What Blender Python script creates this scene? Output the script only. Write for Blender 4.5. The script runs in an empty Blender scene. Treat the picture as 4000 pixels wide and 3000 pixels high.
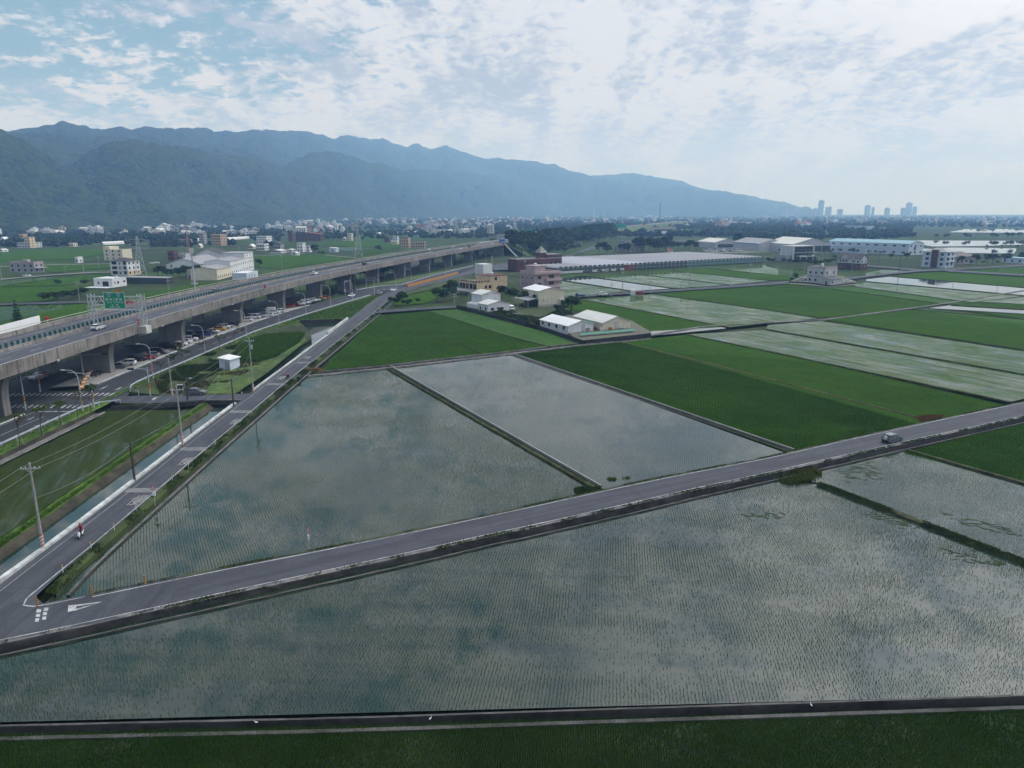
import bpy, bmesh, math, random
import numpy as np
from mathutils import Vector, Matrix
random.seed(7); rng = np.random.default_rng(11)
sc = bpy.context.scene
R = math.radians
# ------------------------------------------------------------------ camera
H = 40.0; F = 2825.0; V0 = 826.0
PITCH = math.atan((1500 - V0) / F)
cam_d = bpy.data.cameras.new('camera'); cam = bpy.data.objects.new('camera', cam_d)
sc.collection.objects.link(cam); sc.camera = cam
cam.location = (0, 0, H); cam.rotation_euler = (math.pi / 2 - PITCH, 0, 0)
cam_d.sensor_fit = 'HORIZONTAL'; cam_d.sensor_width = 36; cam_d.lens = 36 * F / 4000
cam_d.clip_start = 0.5; cam_d.clip_end = 30000
# ------------------------------------------------------------------ sky
SUN_EL, SUN_AZ = 54.0, 60.0            # azimuth measured clockwise from +Y
world = bpy.data.worlds.new('World'); sc.world = world; world.use_nodes = True
wn = world.node_tree.nodes; wl = world.node_tree.links; wn.clear()
def N(tree, t, **kw):
    n = tree.nodes.new(t)
    for k, v in kw.items():
        if k == 'op': n.operation = v
        elif isinstance(k, str) and hasattr(n, k): setattr(n, k, v)
    return n
class T:
    """small helper to wire shader nodes"""
    def __init__(s, tree): s.t = tree; s.l = tree.links
    def node(s, t, ins=None, **kw):
        n = s.t.nodes.new(t)
        for k, v in kw.items(): setattr(n, k, v)
        for k, v in (ins or {}).items():
            if hasattr(v, 'is_linked') or isinstance(v, bpy.types.NodeSocket): s.l.new(v, n.inputs[k])
            else: n.inputs[k].default_value = v
        return n
    def m(s, op, a, b=0.0, c=None, clamp=False):
        n = s.node('ShaderNodeMath', {0: a, 1: b} if c is None else {0: a, 1: b, 2: c}, operation=op, use_clamp=clamp)
        return n.outputs[0]
    def noise(s, vec, scale, detail=4.0, rough=0.55, dist=0.0):
        return s.node('ShaderNodeTexNoise', {'Vector': vec, 'Scale': scale, 'Detail': detail, 'Roughness': rough, 'Distortion': dist}).outputs['Fac']
    def ramp(s, fac, stops, interp='LINEAR'):
        n = s.node('ShaderNodeValToRGB', {'Fac': fac}); cr = n.color_ramp; cr.interpolation = interp
        while len(cr.elements) < len(stops): cr.elements.new(0.5)
        for e, (p, c) in zip(cr.elements, stops):
            e.position = p; e.color = (c, c, c, 1) if isinstance(c, (int, float)) else tuple(c) + (1,)
        return n.outputs['Color']
    def map(s, v, a, b, c=0.0, d=1.0, smooth=True):
        return s.node('ShaderNodeMapRange', {0: v, 1: a, 2: b, 3: c, 4: d}, interpolation_type='SMOOTHSTEP' if smooth else 'LINEAR').outputs[0]
    def mix(s, f, a, b):
        n = s.node('ShaderNodeMix', data_type='RGBA', blend_type='MIX')
        for i, v in ((0, f), (6, a), (7, b)):
            if isinstance(v, bpy.types.NodeSocket): s.l.new(v, n.inputs[i])
            else: n.inputs[i].default_value = v if i == 0 else (tuple(v) + (1,) if len(v) == 3 else v)
        return n.outputs[2]
w = T(world.node_tree)
SKY_STRENGTH = 0.1
sky = w.node('ShaderNodeTexSky', sky_type='NISHITA', sun_disc=False, sun_elevation=R(SUN_EL), sun_rotation=R(SUN_AZ),
             altitude=50, air_density=1.0, dust_density=2.0, ozone_density=1.5)
tc = w.node('ShaderNodeTexCoord').outputs['Generated']
sx = w.node('ShaderNodeSeparateXYZ', {0: tc})
zc = w.m('ADD', w.m('MAXIMUM', sx.outputs[2], 0.0), 0.24)
px_ = w.m('DIVIDE', sx.outputs[0], zc); py_ = w.m('DIVIDE', sx.outputs[1], zc)
pl = w.node('ShaderNodeCombineXYZ', {0: px_, 1: py_, 2: 0.0}).outputs[0]
rot = w.node('ShaderNodeMapping', {'Vector': pl, 'Rotation': (0, 0, R(-38)), 'Scale': (1.0, 0.42, 1.0), 'Location': (1.3, 2.1, 0)}).outputs[0]
puff = w.noise(pl, 7.5, 3.0, 0.5, 0.4)
fine = w.noise(pl, 22.0, 6.0, 0.62, 0.5)
big = w.noise(rot, 1.5, 3.0, 0.5, 0.3)
streak = w.noise(rot, 3.6, 6.0, 0.58, 0.35)
grad = w.map(px_, -1.75, 0.95, -0.115, 0.25)                 # the cloud sheet thins out to the west
low = w.map(sx.outputs[2], 0.05, 0.19, 0.20, 0.0)         # seen edge-on near the horizon it closes up
s1 = w.m('ADD', w.m('MULTIPLY', puff, 0.54), w.m('MULTIPLY', fine, 0.46))
s2 = w.m('ADD', w.m('MULTIPLY', big, 0.22), w.m('MULTIPLY', streak, 0.14))
cov = w.m('ADD', w.m('ADD', s1, s2), w.m('ADD', grad, low))
cf = w.map(cov, 0.60, 0.75)
cf = w.m('MULTIPLY', cf, 0.93)
shade = w.m('ADD', w.m('MULTIPLY', streak, 0.68), w.m('ADD', w.m('MULTIPLY', fine, 0.27), w.m('MULTIPLY', big, 0.05)))
ccol = w.mix(w.map(shade, 0.42, 0.56), (5.7, 6.5, 7.9), (10.0, 10.4, 11.4))
clear = w.mix(0.60, sky.outputs[0], (3.6, 6.2, 7.4))
allsky = w.mix(cf, clear, ccol)
veil = w.map(sx.outputs[2], 0.0, 0.17, 0.9, 0.0)
allsky = w.mix(veil, allsky, (7.4, 9.3, 14.2))
_a, _e = R(SUN_AZ), R(SUN_EL)
sdir = Vector((math.sin(_a) * math.cos(_e), math.cos(_a) * math.cos(_e), math.sin(_e)))
dt = w.node('ShaderNodeVectorMath', {0: tc, 1: sdir[:]}, operation='DOT_PRODUCT').outputs['Value']
glow = w.m('ADD', w.m('MULTIPLY', w.m('POWER', w.m('MAXIMUM', dt, 0.0), 9.0), w.m('MULTIPLY', cf, 8.0)), 1.0)   # thin cloud is brighter towards the veiled sun
allsky = w.node('ShaderNodeVectorMath', {0: allsky, 'Scale': glow}, operation='SCALE').outputs[0]
bg = w.node('ShaderNodeBackground', {'Color': allsky, 'Strength': SKY_STRENGTH})
wo = w.node('ShaderNodeOutputWorld'); wl.new(bg.outputs[0], wo.inputs['Surface'])
# ------------------------------------------------------------------ sun
sun_d = bpy.data.lights.new('sun', 'SUN'); sun = bpy.data.objects.new('sun', sun_d); sc.collection.objects.link(sun)
sun_d.energy = 0.9; sun_d.angle = R(10); sun_d.color = (1.0, 0.95, 0.88)
_a, _e = R(SUN_AZ), R(SUN_EL)
sdir = Vector((math.sin(_a) * math.cos(_e), math.cos(_a) * math.cos(_e), math.sin(_e)))
sun.rotation_euler = (-sdir).to_track_quat('-Z', 'Y').to_euler(); sun.location = (200, -100, 300)
# ------------------------------------------------------------------ exposure and render
vs = sc.view_settings; vs.view_transform = 'Standard'; vs.look = 'None'; vs.exposure = -0.33; vs.gamma = 1.0; vs.use_curve_mapping = False
sc.cycles.max_bounces = 5; sc.cycles.diffuse_bounces = 2; sc.cycles.glossy_bounces = 3; sc.cycles.transmission_bounces = 2
sc.cycles.volume_bounces = 1; sc.cycles.transparent_max_bounces = 4; sc.cycles.caustics_reflective = False; sc.cycles.caustics_refractive = False
sc.cycles.use_denoising = True
# ------------------------------------------------------------------ measuring
ZO = {'A': (0, 800, 2.212), 'B': (1000, 800, 2.212), 'C': (2000, 800, 2.212), 'D': (3000, 800, 2.212), 'E': (0, 1400, 2.212), 'F': (1000, 1400, 2.212),
      'G': (2000, 1400, 2.212), 'H': (3000, 1400, 2.212), 'I': (0, 2000, 1.6587), 'J': (1333, 2000, 1.6587), 'K': (2666, 2000, 1.6587),
      'L': (0, 1380, 4.608), 'M': (1700, 1000, 3.687), 'N': (0, 850, 3.95), 'O': (560, 850, 3.95), 'Q': (1120, 820, 3.95), 'R': (1680, 780, 3.95),
      'S': (2240, 780, 3.3515), 'T': (2900, 780, 3.95), 'U': (3440, 780, 3.95), 'V': (600, 1150, 2.1167), 'W': (330, 1080, 7.373),
      'X': (0, 0, 0.553), 'Y': (0, 0, 1.106), 'Z': (2000, 0, 1.106), '0': (0, 0, 1.0)}
_c, _s = math.cos(PITCH), math.sin(PITCH)
def GP(k, x, y, z=0.0):
    """survey point: where a sight line from the drone meets the level z"""
    a, b, s = ZO[k]; u = a + x / s; v = b + y / s
    p = (u - 2000) / F; q = (1500 - v) / F
    d = (p, _c + q * _s, -_s + q * _c); t = (z - H) / d[2]
    return Vector((d[0] * t, d[1] * t, z))
def GL(s, z=0.0):
    """'C 10,20 30,40 D 5,6' -> survey points"""
    out = []; k = None
    for w_ in s.split():
        if ',' in w_: x, y = w_.split(','); out.append(GP(k, float(x), float(y), z))
        else: k = w_
    return out
def height_at(k, base, top, z0=0.0):
    p = GP(k, *base, z0); a, b, s = ZO[k]; v = b + top[1] / s; q = (1500 - v) / F
    # z on the sight line at the same ground range
    return H + p.y * (-_s + q * _c) / (_c + q * _s) - z0
KS = H / 33.0
# ------------------------------------------------------------------ mesh collecting
class MB:
    def __init__(s): s.v = []; s.f = []; s.mi = []; s.cur = 0
    def add(s, vs_, fs_):
        o = len(s.v); s.v += [tuple(v) for v in vs_]
        for f in fs_: s.f.append(tuple(i + o for i in f)); s.mi.append(s.cur)
        return s
    def box(s, x0, x1, y0, y1, z0, z1):
        return s.add([(x0, y0, z0), (x1, y0, z0), (x1, y1, z0), (x0, y1, z0), (x0, y0, z1), (x1, y0, z1), (x1, y1, z1), (x0, y1, z1)],
                     [(3, 2, 1, 0), (4, 5, 6, 7), (0, 1, 5, 4), (1, 2, 6, 5), (2, 3, 7, 6), (3, 0, 4, 7)])
    def obox(s, c, sx_, sy_, sz_, rz=0.0):
        ca, sa = math.cos(rz), math.sin(rz); P = []
        for dz in (-.5, .5):
            for dx, dy in ((-.5, -.5), (.5, -.5), (.5, .5), (-.5, .5)):
                x, y = dx * sx_, dy * sy_; P.append((c[0] + x * ca - y * sa, c[1] + x * sa + y * ca, c[2] + dz * sz_))
        return s.add(P, [(3, 2, 1, 0), (4, 5, 6, 7), (0, 1, 5, 4), (1, 2, 6, 5), (2, 3, 7, 6), (3, 0, 4, 7)])
    def prism(s, poly, z0, z1):
        n = len(poly); P = [(p[0], p[1], z0) for p in poly] + [(p[0], p[1], z1) for p in poly]
        a = sum(poly[i][0] * poly[(i + 1) % n][1] - poly[(i + 1) % n][0] * poly[i][1] for i in range(n))
        fs = [tuple(range(n))[::-1], tuple(range(n, 2 * n))] + [(i, (i + 1) % n, n + (i + 1) % n, n + i) for i in range(n)]
        if a < 0: fs = [f[::-1] for f in fs]
        return s.add(P, fs)
    def tube(s, pts, r, n=6, cap=True):
        pts = [Vector(p) for p in pts]; m = len(pts)
        rs = r if isinstance(r, (list, tuple)) else [r] * m
        V_ = []; up = None
        for i, p in enumerate(pts):
            d = (pts[min(i + 1, m - 1)] - pts[max(i - 1, 0)])
            d = d.normalized() if d.length > 1e-9 else Vector((0, 0, 1))
            a = d.orthogonal().normalized() if up is None else (up - d * up.dot(d))
            if a.length < 1e-6: a = d.orthogonal()
            a.normalize(); up = a; b = d.cross(a)
            for j in range(n):
                t = 2 * math.pi * j / n; V_.append(p + (a * math.cos(t) + b * math.sin(t)) * rs[i])
        fs = [(i * n + j, i * n + (j + 1) % n, (i + 1) * n + (j + 1) % n, (i + 1) * n + j) for i in range(m - 1) for j in range(n)]
        if cap: fs += [tuple(range(n))[::-1], tuple(range((m - 1) * n, m * n))]
        return s.add(V_, fs)
    def cyl(s, c, r, z0, z1, n=12, r2=None):
        return s.tube([(c[0], c[1], z0), (c[0], c[1], z1)], [r, r if r2 is None else r2], n)
    def quad(s, a, b, c, d): return s.add([a, b, c, d], [(0, 1, 2, 3)])
    def build(s, name, mats, parent=None, smooth=False, loc=None):
        me = bpy.data.meshes.new(name); me.from_pydata(s.v, [], s.f)
        if not isinstance(mats, (list, tuple)): mats = [mats]
        for m_ in mats: me.materials.append(m_)
        if len(mats) > 1: me.polygons.foreach_set('material_index', s.mi)
        if smooth: me.polygons.foreach_set('use_smooth', [True] * len(me.polygons))
        me.update()
        return link(name, me, parent, loc)
def link(name, data, parent=None, loc=None):
    o = bpy.data.objects.new(name, data); sc.collection.objects.link(o)
    if parent is not None: o.parent = parent
    if loc is not None: o.location = loc
    return o
def tag(o, label=None, cat=None, group=None, kind=None):
    if label: o['label'] = label
    if cat: o['category'] = cat
    if group: o['group'] = group
    if kind: o['kind'] = kind
    return o
def thing(name, label, cat, loc=(0, 0, 0), rz=0.0, group=None):
    o = bpy.data.objects.new(name, None); sc.collection.objects.link(o); o.empty_display_size = 0.3
    o.location = loc; o.rotation_euler = (0, 0, rz)
    return tag(o, label, cat, group)
KIDS = {}
def copy_tree(o, parent=None):
    c = o.copy(); sc.collection.objects.link(c); c.parent = parent
    for ch in list(o.children): copy_tree(ch, c)
    return c
def np_mesh(name, V_, F_, mat_, parent=None):
    """V_ (n,3) array, F_ (m,k) array"""
    me = bpy.data.meshes.new(name); n, k = F_.shape
    me.vertices.add(len(V_)); me.vertices.foreach_set('co', V_.astype(np.float32).ravel())
    me.loops.add(n * k); me.loops.foreach_set('vertex_index', F_.astype(np.int32).ravel())
    me.polygons.add(n); me.polygons.foreach_set('loop_start', np.arange(0, n * k, k, dtype=np.int32))
    me.materials.append(mat_); me.update(calc_edges=True)
    return link(name, me, parent)
# ------------------------------------------------------------------ materials
MATS = {}
def pm(name, base, rough=0.8, var=0.18, scale=1.0, metal=0.0, bump=0.0, bscale=None, spec=0.3, second=None, coord='Object', stretch=None, streaks=0.0):
    """plain surface: base colour broken up by two noises, optional bump, optional rain streaks"""
    if name in MATS: return MATS[name]
    m = bpy.data.materials.new(name); m.use_nodes = True; t = T(m.node_tree); m.node_tree.nodes.clear()
    co = t.node('ShaderNodeTexCoord').outputs[coord] if coord != 'World' else t.node('ShaderNodeNewGeometry').outputs['Position']
    if stretch: co = t.node('ShaderNodeMapping', {'Vector': co, 'Scale': stretch}).outputs[0]
    n1 = t.noise(co, scale, 6.0, 0.6); n2 = t.noise(co, scale * 0.13, 3.0, 0.5)
    f = t.m('ADD', t.m('MULTIPLY', n1, 0.6), t.m('MULTIPLY', n2, 0.4))
    dk = tuple(c * (1 - var) for c in base); lt = tuple(min(1, c * (1 + var)) for c in (second or base))
    col = t.mix(t.map(f, 0.32, 0.68), dk, lt)
    if streaks:
        cs = t.node('ShaderNodeMapping', {'Vector': co, 'Scale': (1.3, 1.3, 0.10)}).outputs[0]
        col = t.mix(t.m('MULTIPLY', t.map(t.noise(cs, 1.0, 5.0, 0.6), 0.48, 0.72), streaks), col, tuple(c * 0.35 for c in base))
    ins = {'Base Color': col, 'Roughness': rough, 'Metallic': metal, 'Specular IOR Level': spec}
    b = t.node('ShaderNodeBsdfPrincipled', ins)
    if bump:
        bn = t.node('ShaderNodeBump', {'Height': t.noise(co, bscale or scale * 3, 5.0, 0.6), 'Strength': bump, 'Distance': 0.05})
        t.l.new(bn.outputs[0], b.inputs['Normal'])
    o = t.node('ShaderNodeOutputMaterial'); t.l.new(b.outputs[0], o.inputs[0])
    MATS[name] = m; return m
def road_mat(name, base, ang, var=0.25):
    """worn asphalt: wheel tracks along the road, darker repair patches, pale dust, small cracks"""
    m = bpy.data.materials.new(name); m.use_nodes = True; t = T(m.node_tree); m.node_tree.nodes.clear()
    co = t.node('ShaderNodeNewGeometry').outputs['Position']; rc = t.node('ShaderNodeMapping', {'Vector': co, 'Rotation': (0, 0, ang)}).outputs[0]
    lg = t.node('ShaderNodeMapping', {'Vector': rc, 'Scale': (1.1, 0.035, 1)}).outputs[0]; md = t.node('ShaderNodeMapping', {'Vector': rc, 'Scale': (0.5, 0.12, 1)}).outputs[0]
    tr = t.noise(lg, 1.0, 4.0, 0.6); pa = t.noise(md, 1.0, 5.0, 0.65); fi = t.noise(co, 5.0, 5.0, 0.7)
    f = t.m('ADD', t.m('ADD', t.m('MULTIPLY', tr, 0.45), t.m('MULTIPLY', pa, 0.35)), t.m('MULTIPLY', fi, 0.2))
    col = t.mix(t.map(f, 0.36, 0.64), tuple(c * (1 - var) for c in base), tuple(c * (1 + var * 1.3) for c in base))
    vo = t.node('ShaderNodeTexVoronoi', {'Vector': t.node('ShaderNodeMapping', {'Vector': rc, 'Scale': (0.22, 0.06, 1)}).outputs[0], 'Scale': 1.0}, distance='CHEBYCHEV')
    pt = t.m('GREATER_THAN', t.node('ShaderNodeSeparateColor', {0: vo.outputs['Color']}).outputs[0], 0.86)
    col = t.mix(t.m('MULTIPLY', pt, 0.35), col, tuple(c * 0.6 for c in base))
    cr = t.node('ShaderNodeTexVoronoi', {'Vector': co, 'Scale': 0.35}, feature='DISTANCE_TO_EDGE').outputs['Distance']
    col = t.mix(t.map(cr, 0.0, 0.03, 0.35, 0.0), col, tuple(c * 0.4 for c in base))
    mu = t.map(t.noise(co, 0.16, 4.0, 0.65), 0.60, 0.74, 0.0, 0.45); col = t.mix(mu, col, (0.095, 0.085, 0.07))
    bn = t.node('ShaderNodeBump', {'Height': fi, 'Strength': 0.3, 'Distance': 0.03})
    p = t.node('ShaderNodeBsdfPrincipled', {'Base Color': col, 'Roughness': 0.82, 'Specular IOR Level': 0.25, 'Normal': bn.outputs[0]}); o = t.node('ShaderNodeOutputMaterial'); t.l.new(p.outputs[0], o.inputs[0]); return m
def leaf_mat(name, a, b_, trans=0.25, rough=0.6, scale=0.25):
    if name in MATS: return MATS[name]
    m = bpy.data.materials.new(name); m.use_nodes = True; t = T(m.node_tree); m.node_tree.nodes.clear()
    g = t.node('ShaderNodeNewGeometry')
    oi = t.node('ShaderNodeObjectInfo')
    f = t.m('ADD', t.m('MULTIPLY', g.outputs['Random Per Island'], 0.5), t.m('MULTIPLY', t.noise(g.outputs['Position'], scale, 3.0), 0.5))
    f = t.m('ADD', f, t.m('MULTIPLY', t.m('SUBTRACT', oi.outputs['Random'], 0.5), 0.35))
    col = t.mix(t.map(f, 0.25, 0.75, smooth=False), a, b_)
    p = t.node('ShaderNodeBsdfPrincipled', {'Base Color': col, 'Roughness': rough, 'Specular IOR Level': 0.06})
    o = t.node('ShaderNodeOutputMaterial')
    if trans:
        tr = t.node('ShaderNodeBsdfTranslucent', {'Color': col}); mx = t.node('ShaderNodeMixShader', {0: trans, 1: p.outputs[0], 2: tr.outputs[0]})
        t.l.new(mx.outputs[0], o.inputs[0])
    else: t.l.new(p.outputs[0], o.inputs[0])
    MATS[name] = m; return m
def field_mat(name, kind, ang=0.0, dens=0.5, mud=((0.010, 0.024, 0.018), (0.026, 0.038, 0.026)), sw=0.4, green=((0.03, 0.075, 0.015), (0.055, 0.13, 0.03)), row=0.3):
    """flooded paddy (kind water / seeded) or closed rice canopy (kind green)"""
    if name in MATS: return MATS[name]
    m = bpy.data.materials.new(name); m.use_nodes = True; t = T(m.node_tree); m.node_tree.nodes.clear()
    co = t.node('ShaderNodeNewGeometry').outputs['Position']
    o = t.node('ShaderNodeOutputMaterial')
    rc = t.node('ShaderNodeMapping', {'Vector': co, 'Rotation': (0, 0, ang)}).outputs[0]
    def water():
        n = t.noise(co, 0.09, 5.0, 0.6); st = t.node('ShaderNodeMapping', {'Vector': rc, 'Scale': (0.5, 0.05, 1)}).outputs[0]
        n2 = t.noise(st, 1.0, 4.0, 0.6)
        mudc = t.mix(t.map(t.m('ADD', t.m('MULTIPLY', n, 1 - sw), t.m('MULTIPLY', n2, sw)), 0.36, 0.62), mud[0], mud[1])
        bn = t.node('ShaderNodeBump', {'Height': t.noise(co, 0.9, 3.0, 0.5), 'Strength': 0.012, 'Distance': 0.02})
        bn2 = t.node('ShaderNodeBump', {'Height': t.noise(co, 7.0, 2.0, 0.5), 'Strength': 0.012, 'Distance': 0.006, 'Normal': bn.outputs[0]})
        rg = t.map(t.noise(co, 0.05, 3.0), 0.4, 0.65, 0.012, 0.05)
        return t.node('ShaderNodeBsdfPrincipled', {'Base Color': mudc, 'Roughness': rg, 'IOR': 1.68, 'Specular IOR Level': 0.5, 'Normal': bn2.outputs[0]}).outputs[0]
    def canopy():
        rx = t.node('ShaderNodeSeparateXYZ', {0: rc}).outputs[0]
        rows = t.m('SINE', t.m('MULTIPLY', rx, 2 * math.pi / row))
        n = t.noise(co, 0.35, 5.0, 0.62); nf = t.noise(co, 6.0, 4.0, 0.7); nb = t.noise(co, 0.035, 3.0)
        st = t.node('ShaderNodeMapping', {'Vector': rc, 'Scale': (0.8, 0.03, 1)}).outputs[0]
        ns = t.noise(st, 1.0, 4.0, 0.6)
        f = t.m('ADD', t.m('ADD', t.m('MULTIPLY', n, 0.3), t.m('MULTIPLY', nf, 0.3)), t.m('ADD', t.m('MULTIPLY', nb, 0.2), t.m('MULTIPLY', ns, 0.2)))
        tl = t.m('ABSOLUTE', t.m('SUBTRACT', t.m('FRACT', t.m('ADD', t.m('DIVIDE', rx, 6.3), t.m('MULTIPLY', nb, 0.35))), 0.5))
        f = t.m('SUBTRACT', f, t.map(tl, 0.0, 0.05, 0.09, 0.0))
        col = t.mix(t.map(f, 0.36, 0.64), green[0], green[1])
        hgt = t.m('ADD', nf, t.m('MULTIPLY', rows, 0.25))
        bn = t.node('ShaderNodeBump', {'Height': hgt, 'Strength': 0.9, 'Distance': 0.15})
        return t.node('ShaderNodeBsdfPrincipled', {'Base Color': col, 'Roughness': 0.9, 'Specular IOR Level': 0.03, 'Normal': bn.outputs[0]}).outputs[0]
    if kind == 'water': sh = water()
    elif kind == 'green': sh = canopy()
    else:
        n = t.noise(co, 0.07, 6.0, 0.7); st = t.node('ShaderNodeMapping', {'Vector': rc, 'Scale': (0.9, 0.045, 1)}).outputs[0]
        ns = t.noise(st, 1.0, 5.0, 0.65); nf = t.noise(co, 3.5, 3.0, 0.7)
        f = t.m('ADD', t.m('ADD', t.m('MULTIPLY', n, 0.34), t.m('MULTIPLY', ns, 0.38)), t.m('MULTIPLY', nf, 0.28))
        fac = t.map(f, 0.62 - dens * 0.5, 0.92 - dens * 0.5)
        sh = t.node('ShaderNodeMixShader', {0: fac, 1: water(), 2: canopy()}).outputs[0]
    t.l.new(sh, o.inputs[0]); MATS[name] = m; return m
# ================================================================== materials of the setting
M_asph = road_mat('asphalt_worn', (0.052, 0.055, 0.066), 0.0)
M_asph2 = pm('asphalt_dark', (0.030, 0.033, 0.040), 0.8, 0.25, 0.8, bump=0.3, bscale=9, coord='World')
M_asph3 = road_mat('asphalt_lower', (0.053, 0.055, 0.067), R(62))
M_paint = pm('road_paint', (0.34, 0.34, 0.34), 0.7, 0.55, 1.2, coord='World')
M_paint_old = pm('road_paint_worn', (0.26, 0.26, 0.25), 0.8, 0.4, 2.0, coord='World')
M_wpaint = pm('white_painted_kerb', (0.42, 0.43, 0.42), 0.85, 0.4, 1.2, bump=0.5, bscale=4, coord='World')
M_conc = pm('concrete', (0.17, 0.165, 0.155), 0.9, 0.5, 0.7, bump=0.4, bscale=6, coord='World')
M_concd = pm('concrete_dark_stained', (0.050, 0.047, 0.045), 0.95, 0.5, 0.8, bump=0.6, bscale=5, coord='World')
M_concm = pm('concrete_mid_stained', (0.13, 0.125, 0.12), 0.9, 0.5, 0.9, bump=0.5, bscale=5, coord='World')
M_concs = pm('concrete_weathered', (0.075, 0.072, 0.068), 0.95, 0.5, 0.9, bump=0.5, bscale=5, coord='World')
M_pave = pm('pavement_concrete', (0.27, 0.26, 0.25), 0.9, 0.15, 0.5, bump=0.2, bscale=8, coord='World')
M_soil = pm('dark_soil', (0.035, 0.030, 0.022), 0.95, 0.4, 0.6, bump=0.8, bscale=4, second=(0.05, 0.045, 0.03), coord='World')
M_grass = pm('verge_grass', (0.035, 0.065, 0.014), 0.9, 0.45, 0.55, bump=1.0, bscale=5, second=(0.06, 0.10, 0.02), coord='World')
M_grassb = pm('bright_grass', (0.042, 0.085, 0.010), 0.9, 0.4, 0.5, bump=1.0, bscale=6, second=(0.065, 0.115, 0.016), coord='World')
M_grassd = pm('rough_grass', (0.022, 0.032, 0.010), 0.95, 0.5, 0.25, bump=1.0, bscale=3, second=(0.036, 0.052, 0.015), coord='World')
M_bund = pm('bund_turf', (0.020, 0.022, 0.010), 0.95, 0.5, 0.9, bump=1.0, bscale=5, second=(0.045, 0.05, 0.018), coord='World')
M_yard = pm('gravel_yard', (0.13, 0.125, 0.115), 0.95, 0.3, 0.4, bump=0.5, bscale=6, second=(0.09, 0.10, 0.06), coord='World')
M_canal = field_mat('canal_water', 'water')
# ---- the plain: one sheet to the horizon, a patchwork of far fields
def plain_mat():
    m = bpy.data.materials.new('plain'); m.use_nodes = True; t = T(m.node_tree); m.node_tree.nodes.clear()
    co = t.node('ShaderNodeNewGeometry').outputs['Position']
    rc = t.node('ShaderNodeMapping', {'Vector': co, 'Rotation': (0, 0, R(28)), 'Scale': (1 / 95, 1 / 38, 0)}).outputs[0]
    v = t.node('ShaderNodeTexVoronoi', {'Vector': rc, 'Scale': 1.0}, distance='CHEBYCHEV')
    cs = t.node('ShaderNodeSeparateColor', {0: v.outputs['Color']}).outputs[0]
    n = t.noise(co, 0.02, 6.0, 0.6); nf = t.noise(co, 0.3, 4.0, 0.6)
    g = t.ramp(cs, [(0.0, (0.030, 0.062, 0.016)), (0.25, (0.045, 0.095, 0.022)), (0.5, (0.035, 0.05, 0.02)), (0.7, (0.05, 0.085, 0.03)), (0.85, (0.06, 0.075, 0.035)), (1.0, (0.03, 0.07, 0.018))], 'CONSTANT')
    col = t.mix(t.map(t.m('ADD', t.m('MULTIPLY', n, 0.6), t.m('MULTIPLY', nf, 0.4)), 0.38, 0.62), g, (0.032, 0.042, 0.020))
    p = t.node('ShaderNodeBsdfPrincipled', {'Base Color': col, 'Roughness': 0.9, 'Specular IOR Level': 0.03})
    o = t.node('ShaderNodeOutputMaterial'); t.l.new(p.outputs[0], o.inputs[0]); return m
gb = MB(); S = 7800; GZ = -0.95
_hx0, _hx1, _hy0, _hy1 = -88.6, 118.0, 36.0, 285.0                  # the low ground of the paddies, canals and ditches by the lanes
_gx = [-S, _hx0, _hx1, S]; _gy = [-200, _hy0, _hy1, 9700]; _gv = [(x, y, GZ) for y in _gy for x in _gx]
_gf = [(j * 4 + i, j * 4 + i + 1, j * 4 + i + 5, j * 4 + i + 4) for j in range(3) for i in range(3) if (i, j) != (1, 1)]
_gv += [(_hx0, _hy0, -1.8), (_hx1, _hy0, -1.8), (_hx1, _hy1, -1.8), (_hx0, _hy1, -1.8)]
_gf += [(16, 17, 18, 19), (5, 6, 17, 16), (6, 10, 18, 17), (10, 9, 19, 18), (9, 5, 16, 19)]
gb.add(_gv, _gf)
tag(gb.build('ground', plain_mat()), kind='structure')
# ================================================================== hills
def vnoise(x, y, seed=0):
    xi = np.floor(x).astype(np.int64); yi = np.floor(y).astype(np.int64); fx = x - xi; fy = y - yi
    fx = fx * fx * (3 - 2 * fx); fy = fy * fy * (3 - 2 * fy)
    def h(a, b):
        n = (a * 374761393 + b * 668265263 + seed * 974634777) & 0x7fffffff
        n = ((n ^ (n >> 13)) * 1274126177) & 0x7fffffff
        return ((n ^ (n >> 16)) & 0xffff) / 65535.0
    return (h(xi, yi) * (1 - fx) + h(xi + 1, yi) * fx) * (1 - fy) + (h(xi, yi + 1) * (1 - fx) + h(xi + 1, yi + 1) * fx) * fy
def fbm(x, y, seed=0, o=4):
    s = 0; a = 0.5; t_ = 0
    for i in range(o): s = s + a * vnoise(x, y, seed + i * 17); t_ += a; x = x * 2.03; y = y * 2.03; a *= 0.5
    return s / t_
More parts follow.
